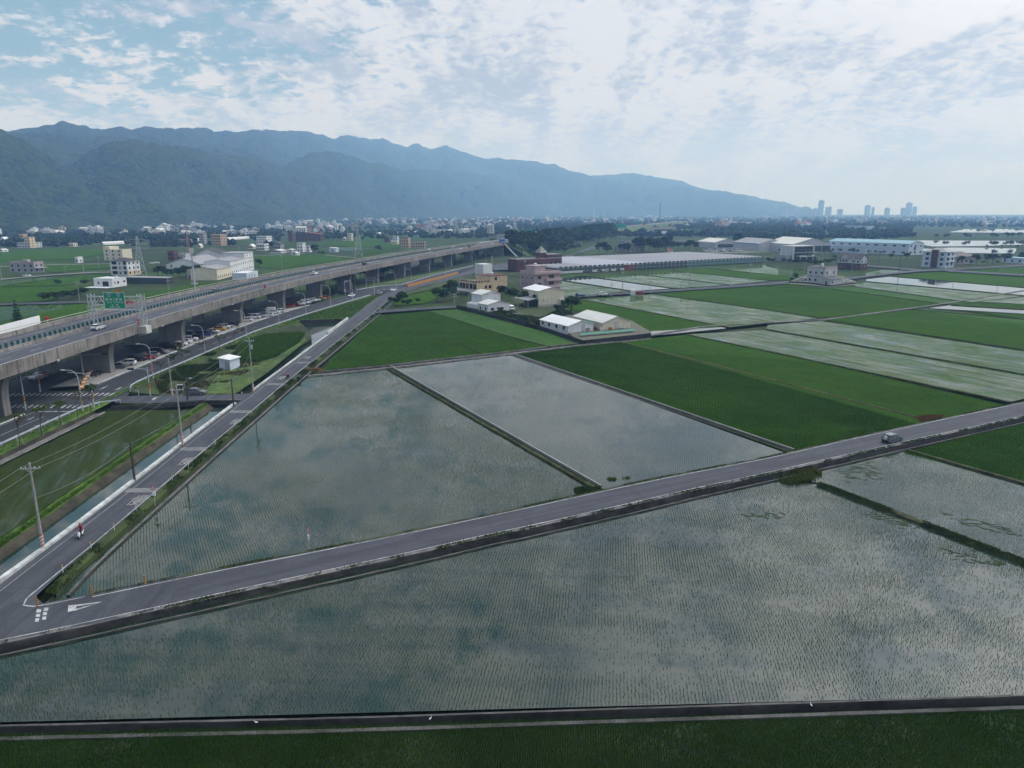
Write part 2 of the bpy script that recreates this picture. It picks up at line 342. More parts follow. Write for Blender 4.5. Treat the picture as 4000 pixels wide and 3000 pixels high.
def hill_mat(name, a, b, sc_=0.09):
    m = bpy.data.materials.new(name); m.use_nodes = True; t = T(m.node_tree); m.node_tree.nodes.clear()
    co = t.node('ShaderNodeNewGeometry').outputs['Position']
    v = t.node('ShaderNodeTexVoronoi', {'Vector': co, 'Scale': sc_, 'Randomness': 1.0}); n = t.noise(co, 0.006, 5.0, 0.6); nf = t.noise(co, 0.05, 4.0, 0.65)
    f = t.m('ADD', t.m('MULTIPLY', t.node('ShaderNodeSeparateColor', {0: v.outputs['Color']}).outputs[0], 0.3), t.m('ADD', t.m('MULTIPLY', n, 0.4), t.m('MULTIPLY', nf, 0.3)))
    col = t.mix(t.map(f, 0.3, 0.7), a, b)
    bn = t.node('ShaderNodeBump', {'Height': t.m('SUBTRACT', t.m('MULTIPLY', nf, 1.2), v.outputs['Distance']), 'Strength': 1.0, 'Distance': 9.0})
    p = t.node('ShaderNodeBsdfPrincipled', {'Base Color': col, 'Roughness': 0.9, 'Specular IOR Level': 0.05, 'Normal': bn.outputs[0]})
    o = t.node('ShaderNodeOutputMaterial'); t.l.new(p.outputs[0], o.inputs[0]); return m
M_hill = hill_mat('forest_hill', (0.006, 0.013, 0.005), (0.042, 0.060, 0.018), 0.085)
M_hill2 = hill_mat('forest_far', (0.008, 0.016, 0.007), (0.036, 0.050, 0.018), 0.06)
def foot(u):
    return float(np.interp(u, [-900, 0, 600, 1000, 1500, 2000, 2400, 3000, 3600], [1650, 1680, 1800, 2250, 3400, 4600, 5800, 7400, 8000]))
def hill(name, letter, sil, f0, f1, f2, seed, mat_, rows=34, amp=0.50, cap=8600):
    """a ridge: crest at f1 x foot distance with the surveyed skyline, slopes to f0 and f2, cut by spurs"""
    a, b, s = ZO[letter]; us = [a + x / s for x, y in sil]; vs_ = [b + y / s for x, y in sil]
    cols = np.arange(us[0], us[-1] + 1, 9.0); V_ = []
    for ci, u in enumerate(cols):
        v = float(np.interp(u, us, vs_)); D = foot(u)
        p = (u - 2000) / F; q = (1500 - v) / F
        dx, dy, dz = p, _c + q * _s, -_s + q * _c
        hd = math.hypot(dx, dy); az = (dx / hd, dy / hd)
        rc = min(f1 * D, cap); hc = max(H + dz / hd * rc, 4.0)
        hc += (fbm(np.array([u / 30.0]), np.array([seed * 3.1]), seed, 4)[0] - 0.5) * 0.012 * rc * 0.5
        r0 = min(f0 * D, cap * 0.82); r2 = min(f2 * D, cap * 1.06)
        for j in range(rows + 6):
            if j <= rows:
                t_ = j / rows; r = r0 + (rc - r0) * t_; hh = hc * (t_ ** 0.85) * (0.35 + 0.65 * t_)
            else:
                k = (j - rows) / 5.0; r = rc + (r2 - rc) * k; t_ = 1 - k; hh = hc * (1 - k) ** 1.2
            V_.append((az[0] * r, az[1] * r, hh, t_, hc))
    V_ = np.array(V_); x, y = V_[:, 0], V_[:, 1]
    n1 = 1 - np.abs(fbm(x / 420, y / 420, seed, 4) - 0.5) * 2
    n2 = fbm(x / 110, y / 110, seed + 5, 4); n3 = fbm(x / 22, y / 22, seed + 9, 2)
    w_ = np.clip(V_[:, 3], 0, 1); env = w_ * (1 - w_) * 4
    z = V_[:, 2] * (1 + env * amp * 2.2 * (n1 - 0.62)) + env * V_[:, 4] * amp * (n2 - 0.5) * 1.1 + (n3 - 0.5) * 10 * np.clip(V_[:, 2] / 30, 0, 1)
    z = np.minimum(z, V_[:, 4] * (0.15 + 0.85 * w_) + 2); z = np.where(w_ <= 0.001, -12, z)
    P = np.stack([x, y, z], 1); nr = rows + 6; nc = len(cols)
    idx = np.arange(nc * nr).reshape(nc, nr)
    Fq = np.stack([idx[:-1, :-1], idx[1:, :-1], idx[1:, 1:], idx[:-1, 1:]], -1).reshape(-1, 4)
    o = np_mesh(name, P, Fq, mat_); o.data.polygons.foreach_set('use_smooth', [True] * len(o.data.polygons))
    return tag(o, kind='structure')
back = [(-2400, 640), (-1700, 600), (-1000, 560), (-420, 575), (-200, 556), (0, 558), (90, 560), (200, 540), (285, 527), (330, 535), (390, 552), (460, 560), (510, 548), (560, 555), (640, 545), (720, 556), (790, 548), (890, 556), (940, 567), (975, 562), (1010, 572), (1080, 560), (1160, 560), (1240, 568), (1290, 564), (1370, 575), (1440, 598), (1490, 585), (1540, 588), (1600, 600), (1640, 608), (1652, 597), (1690, 618), (1760, 632), (1800, 619), (1850, 645), (1890, 640), (1930, 632), (1970, 645), (2050, 675), (2110, 690), (2140, 685), (2212, 690), (2252, 688), (2312, 700), (2397, 712), (2462, 738), (2537, 757), (2612, 770), (2692, 790), (2772, 800), (2852, 805), (2972, 812), (3072, 822), (3162, 835), (3212, 850), (3292, 880), (3332, 905), (3380, 912)]
hill('mountain_ridge', 'Y', back, 1.25, 2.1, 2.5, 3, M_hill2, amp=0.34, cap=7800)
hill('hill', 'Y', [(2400, 800), (2470, 770), (2540, 757), (2612, 757), (2732, 747), (2832, 762), (2932, 785), (3042, 815), (3200, 843), (3272, 850), (3360, 868), (3460, 892), (3540, 912)], 1.5, 2.0, 2.2, 21, M_hill2, rows=10, cap=8800)
hill('hill', 'Y', [(1500, 800), (1600, 765), (1730, 735), (1850, 730), (1960, 740), (2050, 745), (2140, 775), (2212, 812), (2252, 820), (2312, 845), (2392, 890), (2430, 908)], 1.1, 1.5, 1.8, 8, M_hill2, cap=7000)
hill('hill', 'Y', [(-2400, 680), (-1500, 630), (-900, 610), (-420, 600), (-200, 585), (0, 572), (110, 572), (250, 580), (330, 592), (400, 597), (440, 590), (500, 595), (600, 610), (760, 640), (860, 640), (930, 622), (990, 640), (1060, 640), (1150, 655), (1250, 690), (1350, 740), (1500, 800)], 1.2, 1.75, 2.0, 5, M_hill)
hill('hill', 'Y', [(1000, 860), (1100, 800), (1200, 730), (1280, 690), (1340, 660), (1420, 648), (1480, 660), (1540, 680), (1600, 700), (1700, 720), (1800, 750), (1900, 780), (2000, 830), (2080, 870), (2160, 900), (2220, 912)], 1.05, 1.42, 1.7, 13, M_hill)
hill('hill', 'Y', [(-300, 880), (0, 800), (200, 745), (310, 700), (370, 660), (450, 625), (530, 603), (620, 608), (700, 625), (800, 632), (860, 640), (920, 660), (980, 675), (1060, 680), (1130, 690), (1200, 710), (1260, 740), (1350, 770), (1480, 810), (1580, 850), (1680, 890), (1760, 912)], 1.0, 1.42, 1.7, 31, M_hill)
hill('hill', 'Y', [(-2400, 700), (-1700, 640), (-1100, 600), (-500, 560), (-250, 548), (-100, 552), (0, 560), (40, 575), (110, 605), (170, 650), (230, 690), (310, 735), (420, 800), (520, 860), (600, 900)], 0.95, 1.3, 1.5, 44, M_hill)
# ================================================================== haze
hz = MB(); hz.box(-8000, 8000, -260, 9800, -14, 820)
M_haze = bpy.data.materials.new('haze'); M_haze.use_nodes = True; M_haze.node_tree.nodes.clear(); _t = T(M_haze.node_tree)
_v = _t.node('ShaderNodeVolumePrincipled', {'Color': (0.29, 0.54, 1.0, 1), 'Absorption Color': (1, 1, 1, 1), 'Density': 0.00020, 'Anisotropy': 0.15})
_o = _t.node('ShaderNodeOutputMaterial'); _t.l.new(_v.outputs[0], _o.inputs['Volume'])
tag(hz.build('haze', M_haze), kind='stuff')
# ================================================================== strips, profiles
def resample(pts, n):
    pts = [Vector((p[0], p[1])) for p in pts]; d = [0]
    for a, b in zip(pts, pts[1:]): d.append(d[-1] + (b - a).length)
    out = []
    for i in range(n):
        t_ = d[-1] * i / (n - 1); j = max(0, min(len(d) - 2, int(np.searchsorted(d, t_, 'right')) - 1))
        f = (t_ - d[j]) / max(1e-9, d[j + 1] - d[j]); out.append(pts[j].lerp(pts[j + 1], f))
    return out
def smooth_line(pts, n):
    p = resample(pts, n)
    for _ in range(3):
        p = [p[0]] + [(p[i - 1] + p[i] * 2 + p[i + 1]) / 4 for i in range(1, len(p) - 1)] + [p[-1]]
    return p
def strip(name, L_, R_, z, m, n=40, sm=True, parent=None):
    a = smooth_line(L_, n) if sm else resample(L_, n); b = smooth_line(R_, n) if sm else resample(R_, n)
    mb = MB(); mb.add([(p.x, p.y, z) for p in a] + [(p.x, p.y, z) for p in b], [(i, n + i, n + i + 1, i + 1) for i in range(n - 1)])
    return mb.build(name, m, parent)
def normals(p):
    out = []
    for i in range(len(p)):
        d = p[min(i + 1, len(p) - 1)] - p[max(i - 1, 0)]; d.normalize(); out.append(Vector((d.y, -d.x)))
    return out
def extrude(name, path, prof, m, n=None, parent=None, jit=0.0, step=None, mats=None, closed=False, sm=True):
    """profile [(offset to the right, z)...] swept along a ground path"""
    ln = sum((Vector(b[:2]) - Vector(a[:2])).length for a, b in zip(path, path[1:]))
    n = n or max(2, int(ln / (step or 6)) + 1); p = (smooth_line if sm and len(path) > 2 else resample)(path, n); nn = normals(p); k = len(prof); mb = MB(); V_ = []
    for i in range(n):
        for o, z in prof:
            jo = random.uniform(-jit, jit); q = p[i] + nn[i] * (o + jo); V_.append((q.x, q.y, z + random.uniform(-jit, jit) * 0.5))
    fs = []; mi = []
    for i in range(n - 1):
        for j in range(k - (0 if closed else 1)):
            j2 = (j + 1) % k; fs.append((i * k + j, (i + 1) * k + j, (i + 1) * k + j2, i * k + j2)); mi.append((mats or [0] * k)[j])
    if closed: fs += [tuple(range(k)), tuple(range((n - 1) * k, n * k))[::-1]]; mi += [0, 0]
    mb.v = V_; mb.f = fs; mb.mi = mi
    return mb.build(name, m, parent)
def poly(name, pts, z, m, parent=None, thick=0.0):
    mb = MB(); P = [(p[0], p[1]) for p in pts]
    a = sum(P[i][0] * P[(i + 1) % len(P)][1] - P[(i + 1) % len(P)][0] * P[i][1] for i in range(len(P)))
    if a < 0: P = P[::-1]
    if thick: mb.prism(P, z - thick, z)
    else: mb.add([(x, y, z) for x, y in P], [tuple(range(len(P)))])
    return mb.build(name, m, parent)
kk = lambda L_: [Vector((x * KS, y * KS, 0)) for x, y in L_]
st = lambda o: tag(o, kind='structure')
# ================================================================== fields
FZ = -0.7
M_water = field_mat('paddy_water', 'water', R(8))
M_seed = field_mat('paddy_seeded', 'seeded', R(-28), 0.60, green=((0.030, 0.068, 0.012), (0.075, 0.13, 0.03)))
M_seed2 = field_mat('paddy_half_grown', 'seeded', R(-28), 0.85, green=((0.030, 0.072, 0.016), (0.06, 0.125, 0.03)))
M_green = field_mat('rice_green', 'green', R(-28), green=((0.016, 0.050, 0.003), (0.042, 0.094, 0.007)))
M_green2 = field_mat('rice_bright', 'green', R(-28), green=((0.022, 0.064, 0.004), (0.048, 0.106, 0.008)))
M_water1 = field_mat('paddy_water_near', 'water', R(93), mud=((0.007, 0.020, 0.015), (0.030, 0.041, 0.028)), sw=0.6)
M_olive = field_mat('paddy_olive', 'seeded', R(-20), 0.72, green=((0.022, 0.034, 0.008), (0.040, 0.058, 0.014)), mud=((0.024, 0.032, 0.012), (0.045, 0.055, 0.024)))
M_under = pm('shaded_mud', (0.010, 0.018, 0.006), 0.9, 0.4, 0.8, coord='World', second=(0.016, 0.030, 0.008))  # mud colour darkened to stand for the shade between the rice plants
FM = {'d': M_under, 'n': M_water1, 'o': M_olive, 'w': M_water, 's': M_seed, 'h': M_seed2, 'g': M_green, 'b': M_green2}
FIELDS = {}
def field(key, kind, s, z=FZ):
    z = z + len(FIELDS) * 0.0025; pts = GL(s, z); FIELDS[key] = pts
    return st(poly('water' if kind in 'wno' else 'rice_field', pts, z, FM[kind]))
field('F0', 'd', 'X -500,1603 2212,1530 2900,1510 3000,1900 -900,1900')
field('F1', 'n', 'X -700,1600 -300,1480 0,1414 600,1272 1110,1167 1660,1037 1775,1047 2212,1217 2700,1405 2900,1500 2212,1502 0,1560')
field('F1b', 'w', 'X 1690,1030 1960,972 2212,1045 2700,1190 2800,1430 2212,1212 1780,1046')
field('F1c', 'g', 'X 1950,978 2212,912 2700,790 2900,1240 2212,1040')
field('F2', 'w', 'X 80,1318 665,815 840,797 1288,1066 700,1212 330,1281')
field('F3', 'w', 'X 846,793 1110,767 1712,984 1305,1066')
field('F4', 'g', 'X 1112,766 1341,738 1985,918 1722,984')
field('F5', 'g', 'X 1343,738 1481,723 1734,775 2185,878 1985,920')
field('F6', 's', 'X 1484,722 1655,713 2212,809 2310,826 2218,860 2182,868 1734,774')
field('F7', 's', 'X 1655,711 1659,702 1779,692 2212,755 2500,798 2315,824 2212,807')
field('F8', 'g', 'D 500,992 1250,907 1390,918 2212,1030 3000,1140 3000,1370 2212,1247')
field('F8h', 'h', 'D 1250,905 1360,898 2212,990 3000,1080 3000,1140 2212,1028')
field('F8g', 'g', 'D 1500,893 2212,945 3000,1005 3000,1075 2212,985')
field('F8w', 'w', 'D 1380,894 1580,868 2212,905 3000,950 3000,1000 2212,943')
field('F8g2', 'g', 'D 1600,864 1790,843 2212,860 3000,890 3000,945 2212,902')
field('F8w2', 's', 'D 1830,836 2212,797 3000,700 3000,885 2212,858')
field('F9', 'g', 'C 1240,767 2212,690 D 180,690 540,730 1540,858 1240,900 470,976 0,910 C 2212,907')
field('F9h', 'h', 'D 190,690 700,702 1770,848 1545,860 540,725')
field('W10', 's', 'D 720,700 770,656 2212,787 1775,842')
field('W9', 'w', 'D 780,652 1060,621 2212,714 3000,775 3000,850 2212,780')
field('G9', 'b', 'D 1080,617 1480,577 2212,626 3000,670 3000,770 2212,712')
field('G9b', 'b', 'D 1640,572 2212,532 3000,480 3000,660 2212,612')
field('F10', 's', 'C 640,823 1230,772 2212,907 D 450,980 0,1022 C 1880,1058')
field('F11', 'g', 'C 455,827 620,822 1830,1054 1200,1092 1030,1062 1035,1000 640,930 500,900')
field('F12', 'w', 'C 1195,1092 1830,1056 1850,1068 1200,1133')
field('W1', 's', 'C 330,640 380,648 1030,745 640,778 455,795')
field('W2', 'w', 'C 380,640 580,615 1400,722 1050,743')
field('W3', 's', 'C 610,610 1000,592 1885,690 1420,722')
field('W4', 's', 'C 1010,591 1390,570 2212,655 D 0,660 C 1890,690')
field('G5', 'b', 'C 1370,571 1640,552 2212,598 D 380,630 380,650 0,650')
field('W6', 's', 'C 1700,548 2212,518 D 370,570 370,628 C 2212,597')
field('W7', 's', 'D 620,620 900,580 1000,560 1270,570 1040,600 760,640')
field('F14', 'g', 'B 1050,958 1490,917 2212,1143 C 330,1228 0,1266 B 1960,1290 560,1432')
field('F15', 'h', 'B 1500,916 1735,902 2212,1010 C 0,1020 480,1150 615,1196 340,1226 B 2212,1140')
field('FL', 'o', 'E -600,1230 0,935 985,448 1590,445 1740,425 1110,800 0,1555 -700,2050')
field('NG1', 'b', 'N -400,1080 0,1075 1380,1060 1330,1100 690,1292 0,1312 -400,1320')
field('NW1', 's', 'A -300,875 0,870 660,855 620,880 200,975 0,1010 -300,1080')
field('NGc', 'b', 'A 680,850 760,850 1600,700 2000,650 1700,700 1000,880 700,950 560,960 0,1060 0,1015 200,980')
field('NW2', 's', 'N -400,980 0,965 1200,890 0,1060 -400,1065')
field('NG2', 'b', 'N 0,1066 1230,890 1760,870 1740,905 1440,960 1000,1045')
field('NG3', 'b', 'N 640,745 1750,712 1740,770 830,850 640,800')
field('NG4', 'b', 'N -300,690 0,672 1100,640 1650,560 1650,490 800,475 0,535 -300,550')
field('OG1', 'b', 'O 1690,592 2300,560 2300,775 1830,778 1700,700')
field('QG1', 'b', 'Q -60,705 640,690 1065,738 0,885 -60,890')
field('QG2', 'b', 'Q 520,500 1150,470 1500,500 1770,560 1760,585 800,560 450,540')
field('QW2', 's', 'Q 640,575 1100,570 1300,600 900,640')
field('QG3', 'g', 'Q 1100,640 1350,610 1750,600 1200,700')
field('QG4', 'b', 'Q 1110,400 1500,390 1500,480 1130,460')
field('BG', 'b', 'B 1180,800 1620,700 1640,760 1480,850 1200,870')
# ---- ponds far right
field('P1', 'w', 'U 560,628 2300,635 2300,690 1950,700 1600,715 800,722 600,690')
field('P2', 'w', 'U 620,752 800,760 1060,738 1600,742 2110,752 2060,830 1160,820 640,795')
field('P3', 'w', 'U 1060,497 1300,455 2400,448 2400,512 1100,503')
# ================================================================== rice plants
def inside(P, x, y):
    r = np.zeros(x.shape, bool); n = len(P)
    for i in range(n):
        x1, y1 = P[i][0], P[i][1]; x2, y2 = P[(i + 1) % n][0], P[(i + 1) % n][1]
        if y1 == y2: continue
        r ^= ((y1 > y) != (y2 > y)) & (x < (x2 - x1) * (y - y1) / (y2 - y1) + x1)
    return r
def in_view(x, y, pad=1.5):
    d = y * _c + H * _s
    return (np.abs(x) * F / d < 2000 + pad * 60) & (y > 44)
def rice(name, label, key, ang, row, gap, hgt, blades, bw, m, mask=None, lean=0.35, z=FZ, far=1e9, edge=None, jit=0.03):
    P = FIELDS[key]; xs = [p[0] for p in P]; ys = [p[1] for p in P]
    d = np.array([math.sin(ang), math.cos(ang)]); e = np.array([d[1], -d[0]])
    c = np.array([[px, py] for px, py in zip(xs, ys)]); a, b = c @ d, c @ e
    bi = np.arange(b.min(), b.max(), row); ai = np.arange(a.min(), a.max(), gap)
    A, B = np.meshgrid(ai, bi); A = A.ravel() + rng.uniform(-jit * 2, jit * 2, A.size); B = B.ravel() + rng.uniform(-jit, jit, B.size)
    B = B + 0.12 * np.sin(A * 0.11 + 1.3) + 0.06 * np.sin(A * 0.31)
    x = A * d[0] + B * e[0]; y = A * d[1] + B * e[1]
    k = inside(P, x, y) & in_view(x, y) & (np.hypot(x, y) < far)
    x, y = x[k], y[k]
    if mask is not None: k = rng.random(x.size) < mask(x, y); x, y = x[k], y[k]
    n = x.size; sz = 0.55 + 0.9 * fbm(x / 7.0, y / 7.0, 77, 3)
    V_ = np.zeros((n, blades, 3, 3), np.float32)
    for q in range(blades):
        th = rng.uniform(0, 2 * np.pi, n); ln = rng.uniform(0.1, lean, n) * hgt; hh = hgt * sz * rng.uniform(0.7, 1.15, n); ww = bw * rng.uniform(0.7, 1.3, n) * 0.5
        px, py = -np.sin(th) * ww, np.cos(th) * ww; ox, oy = rng.uniform(-0.04, 0.04, n), rng.uniform(-0.04, 0.04, n)
        V_[:, q, 0] = np.stack([x + ox + px, y + oy + py, np.full(n, z - 0.02)], 1)
        V_[:, q, 1] = np.stack([x + ox - px, y + oy - py, np.full(n, z - 0.02)], 1)
        V_[:, q, 2] = np.stack([x + ox + np.cos(th) * ln, y + oy + np.sin(th) * ln, z + hh], 1)
    Fq = np.arange(n * blades * 3).reshape(-1, 3)
    o = np_mesh(name, V_.reshape(-1, 3), Fq, m)
    return tag(o, label, 'rice', kind='stuff')
M_rice = leaf_mat('rice_seedling', (0.040, 0.092, 0.015), (0.095, 0.165, 0.03), 0.3, 0.6, 0.15)
M_riceg = leaf_mat('rice_dense', (0.017, 0.052, 0.004), (0.046, 0.104, 0.009), 0.3, 0.6, 0.12)
mk = lambda s, lo, hi, a, b, seed: (lambda x, y: np.clip((fbm(x / s, y / (s * 0.6), seed, 4) - a) / (b - a), 0, 1) * (hi - lo) + lo)
rice('rice_seedlings', 'thin rows of young rice standing in the wide flooded field nearest the drone', 'F1', R(8), 0.32, 0.26, 0.24, 3, 0.038, M_rice, mk(9, 0.25, 1.0, 0.32, 0.55, 5), jit=.05)
rice('rice_seedlings', 'young rice rows in the pale flooded field right of the grassy bund', 'F1b', R(10), 0.32, 0.24, 0.21, 3, 0.032, M_rice, mk(8, 0.6, 1.0, 0.3, 0.5, 6))
rice('rice_seedlings', 'young rice rows in the flooded triangle between the two lanes', 'F2', R(-28), 0.34, 0.26, 0.23, 3, 0.040, M_rice, mk(10, 0.6, 1.0, 0.32, 0.52, 8))
rice('rice_seedlings', 'sparse young rice in the bright flooded field beside the thin concrete edge', 'F3', R(14), 0.34, 0.28, 0.18, 2, 0.034, M_rice, mk(10, 0.55, 1.0, 0.32, 0.52, 9))
rice('rice_plants', 'dense green rice filling the strip below the dark irrigation channel', 'F0', R(6), 0.20, 0.15, 0.34, 7, 0.055, M_riceg, mk(5, 0.75, 1.0, 0.28, 0.48, 3))
rice('rice_plants', 'dense dark green rice right of the concrete edged flooded field', 'F4', R(14), 0.32, 0.24, 0.36, 3, 0.08, M_riceg, None)
rice('rice_plants', 'dense dark green rice at the right edge beside the lane', 'F1c', R(10), 0.30, 0.22, 0.34, 3, 0.07, M_riceg, None, far=175)
rice('rice_plants', 'dark green rice between the lane and the walled houses', 'F14', R(-28), 0.42, 0.36, 0.36, 2, 0.10, M_riceg, None, far=320)
rice('rice_plants', 'half grown rice in the strip beyond the straw heap', 'F5', R(14), 0.42, 0.34, 0.34, 2, 0.08, M_rice, mk(12, 0.4, 1.0, 0.3, 0.5, 12), far=215)
rice('rice_plants', 'half grown rice in the flooded field between canal bank and guard rail', 'FL', R(-20), 0.34, 0.28, 0.24, 2, 0.05, M_rice, mk(9, 0.3, .9, 0.3, 0.52, 14))
# ================================================================== near lanes
XL = [(-46.4, 57.5), (-46.6, 62), (-46.8, 75), (-47.4, 90), (-48.0, 105), (-48.7, 130), (-49.4, 160), (-50.3, 196), (-51.3, 226), (-52.6, 265), (-53.2, 290)]
XR = [(-42.5, 57), (-42.7, 67), (-43.2, 82), (-43.8, 98), (-44.4, 121), (-45.0, 140), (-45.3, 160), (-45.9, 205), (-46.3, 240), (-47.0, 262), (-47.6, 285)]
def off(P, o): p = [Vector((q[0], q[1])) for q in P]; n = normals(p); return [a + b * o for a, b in zip(p, n)]
XL, XR = kk(XL), kk(XR)
lane_w = st(strip('road', off(XL, -0.1), off(XR, 0.35), 0.0, M_asph, 80))
# lower lane
LU = [p for p in GL('I 330,610 600,549 1000,466 1500,364 J 0,226 500,124 1000,18 G 0,1322 500,1212 1000,1102 1500,1000 2212,864 H 700,703 1450,541 2212,381 2900,235')]
LD = [p for p in GL('I -60,842 0,832 350,760 650,694 1500,510 J 0,357 500,248 1000,132 G 0,1479 500,1367 1000,1256 1500,1138 2212,984 H 600,848 1200,712 1700,604 2212,492 2900,345')]
lane_e = st(strip('road', off(LU, -0.3), off(LD, 0.25), 0.004, M_asph3, 90))
jp = kk([(-46.5, 64), (-46.4, 58), (-49.5, 52), (-58, 46.5), (-75, 40), (-75, 34), (-58, 43.5), (-47, 48.4), (-40.6, 50.6), (-29.5, 55.6), (-31.0, 61.4), (-37.0, 58.2), (-40.6, 56.5), (-42.0, 57.6), (-42.5, 64)])
st(poly('road_junction', jp, 0.009, M_asph))
def line(name, pts, wd, z, m, parent, n=60, sm=True):
    p = smooth_line(pts, n) if sm else resample(pts, n); nn = normals(p); mb = MB()
    mb.add([(a.x + b.x * wd / 2 * s_, a.y + b.y * wd / 2 * s_, z) for s_ in (-1, 1) for a, b in zip(p, nn)], [(i, n + i, n + i + 1, i + 1) for i in range(n - 1)])
    return mb.build(name, m, parent)
line('edge_line', off(LD, 0.0), 0.15, 0.014, M_paint, lane_e, 90)
line('edge_line', LU[1:], 0.15, 0.014, M_paint, lane_e, 90)
line('edge_line', kk([(-47, 48.0), (-40.9, 50.7)]), 0.15, 0.016, M_paint, lane_e, 8, False)
line('edge_line', off(XR[1:], 0.0), 0.15, 0.014, M_paint, lane_w, 90)
line('edge_line', kk([(-42.7, 67), (-42.62, 60), (-42.55, 57.3), (-42.1, 56.2), (-41.2, 55.95), (-40.0, 56.35), (-37.6, 57.6)]), 0.15, 0.017, M_paint, lane_w, 30, False)
line('edge_line', off(XL, 0.85), 0.10, 0.014, M_paint_old, lane_w, 90)
def paint(pts, parent, z=0.02, m=None):
    mb = MB(); mb.add([(p.x, p.y, z) for p in pts], [tuple(range(len(pts)))]); return mb.build('road_marking', m or M_paint, parent)
# give-way mark: two rows of three squares and a hollow triangle
for s_ in ('I 240,630 268,630 263,652 234,652', 'I 236,661 262,661 258,680 231,680', 'I 231,690 255,690 250,711 226,712', 'I 287,622 315,620 310,641 282,642', 'I 281,650 306,649 302,669 277,670', 'I 276,679 301,678 297,698 273,699'):
    paint(GL(s_), lane_e)
paint(GL('I 443,606 500,601 487,637 440,650'), lane_e); paint(GL('I 500,601 668,580 640,590 498,611'), lane_e); paint(GL('I 487,630 640,590 668,580 478,643'), lane_e)
# speed-reducing bars and worn characters on the west lane
for s_ in ('E 1110,1125 1365,1120 1335,1160 1065,1160', 'E 1580,770 1785,770 1770,800 1540,798', 'E 2000,452 2190,450 2175,472 1975,472', 'B 110,1543 270,1543 255,1558 90,1560', 'B 365,1358 490,1357 475,1370 345,1371'):
    q = GL(s_); nb = 5
    for i in range(nb):
        a0, a1 = i / nb, (i + 0.55) / nb
        paint([q[0].lerp(q[3], a0), q[1].lerp(q[2], a0), q[1].lerp(q[2], a1), q[0].lerp(q[3], a1)], lane_w, m=M_paint_old)
def text_mesh(name, txt, size, m, parent, mat4, extrude=0.0, align='CENTER'):
    c = bpy.data.curves.new(name, 'FONT'); c.body = txt; c.size = size; c.align_x = align; c.align_y = 'CENTER'; c.extrude = extrude; c.resolution_u = 2
    o = bpy.data.objects.new(name, c); sc.collection.objects.link(o)
    bpy.context.view_layer.update()
    me = bpy.data.meshes.new_from_object(o.evaluated_get(bpy.context.evaluated_depsgraph_get()))
    bpy.data.objects.remove(o); bpy.data.curves.remove(c); me.materials.clear(); me.materials.append(m)
    r = link(name, me, parent); r.matrix_local = mat4; return r
for k_, x_, y_, wd in (('E', 1180, 1232, 2.0), ('E', 1605, 893, 2.0), ('E', 2035, 550, 2.0), ('B', 215, 1498, 2.0), ('B', 440, 1322, 2.0)):
    p = GP(k_, x_, y_); text_mesh('painted_character', '\u6162', 2.0, M_paint_old, lane_w, Matrix.Translation((p.x, p.y, 0.022)) @ Matrix.Diagonal((1.0, 2.0, 1, 1)))
# white painted parapet on the canal side
def wall_piece(name, pts, w_, z0, z1, m, label, cat, step=3.0, jit=0.02):
    o = extrude(name, pts, [(-w_ / 2, z0), (-w_ / 2, z1), (w_ / 2, z1), (w_ / 2, z0)], m, step=step, jit=jit); return tag(o, label, cat)
cw = off(XL, -0.45); i0 = [Vector((-56, 40)) * KS, Vector((-47.6, 56.2)) * KS]
wall_piece('parapet_wall', i0 + [p for p in cw if p.y < 122 * KS] + [Vector((-48.9, 123.5)) * KS], 0.6, -1.5, 0.30, M_wpaint, 'long low white painted parapet between the canal and the lane', 'wall')
wall_piece('parapet_wall', [Vector((-49.1, 133)) * KS] + [p for p in cw if 134 * KS < p.y < 196 * KS] + [Vector((-50.55, 197)) * KS], 0.35, -1.5, 0.30, M_wpaint, 'thin white parapet along the lane beyond the small bridge', 'wall')
wall_piece('parapet_wall', off(kk([(-50.5, 197), (-51.3, 226)]), -0.45), 0.5, -1.5, 0.85, M_wpaint, 'taller white parapet where the lane passes the grassy triangle', 'wall')
# verge and ditch on the paddy side of the west lane
E_ = off(XR, 0.4)
E_ = [Vector((-41.5, 58.3)) * KS, Vector((-42.15, 62)) * KS] + [p for p in E_ if p.y > 66 * KS]
st(extrude('verge', off(E_, 0.0), [(-0.1, -0.01), (0.55, -0.03), (0.95, -0.25), (1.0, -1.1)], M_grassd, step=2, jit=0.05))
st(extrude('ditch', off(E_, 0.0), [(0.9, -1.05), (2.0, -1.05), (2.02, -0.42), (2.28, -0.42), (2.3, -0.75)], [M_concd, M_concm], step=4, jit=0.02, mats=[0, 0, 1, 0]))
# shoulders, wall and ditch of the east lane
st(extrude('verge', off(LU[1:], 0.0), [(-0.3, 0.0), (-0.75, -0.02), (-1.15, -0.30), (-1.2, -0.78)], M_bund, step=1.6, jit=0.06))
LDx = [Vector((-58, 43.2)) * KS, Vector((-47, 48.1)) * KS] + LD
st(extrude('retaining_wall', LDx, [(0.2, 0.002), (0.75, 0.0), (0.80, -0.16), (0.85, -1.15), (1.75, -1.15), (1.8, -0.5), (2.08, -0.5), (2.1, -0.8)], [M_concm, M_concd, M_concs], step=1.6, jit=0.05, mats=[0, 1, 1, 1, 1, 2, 1]))
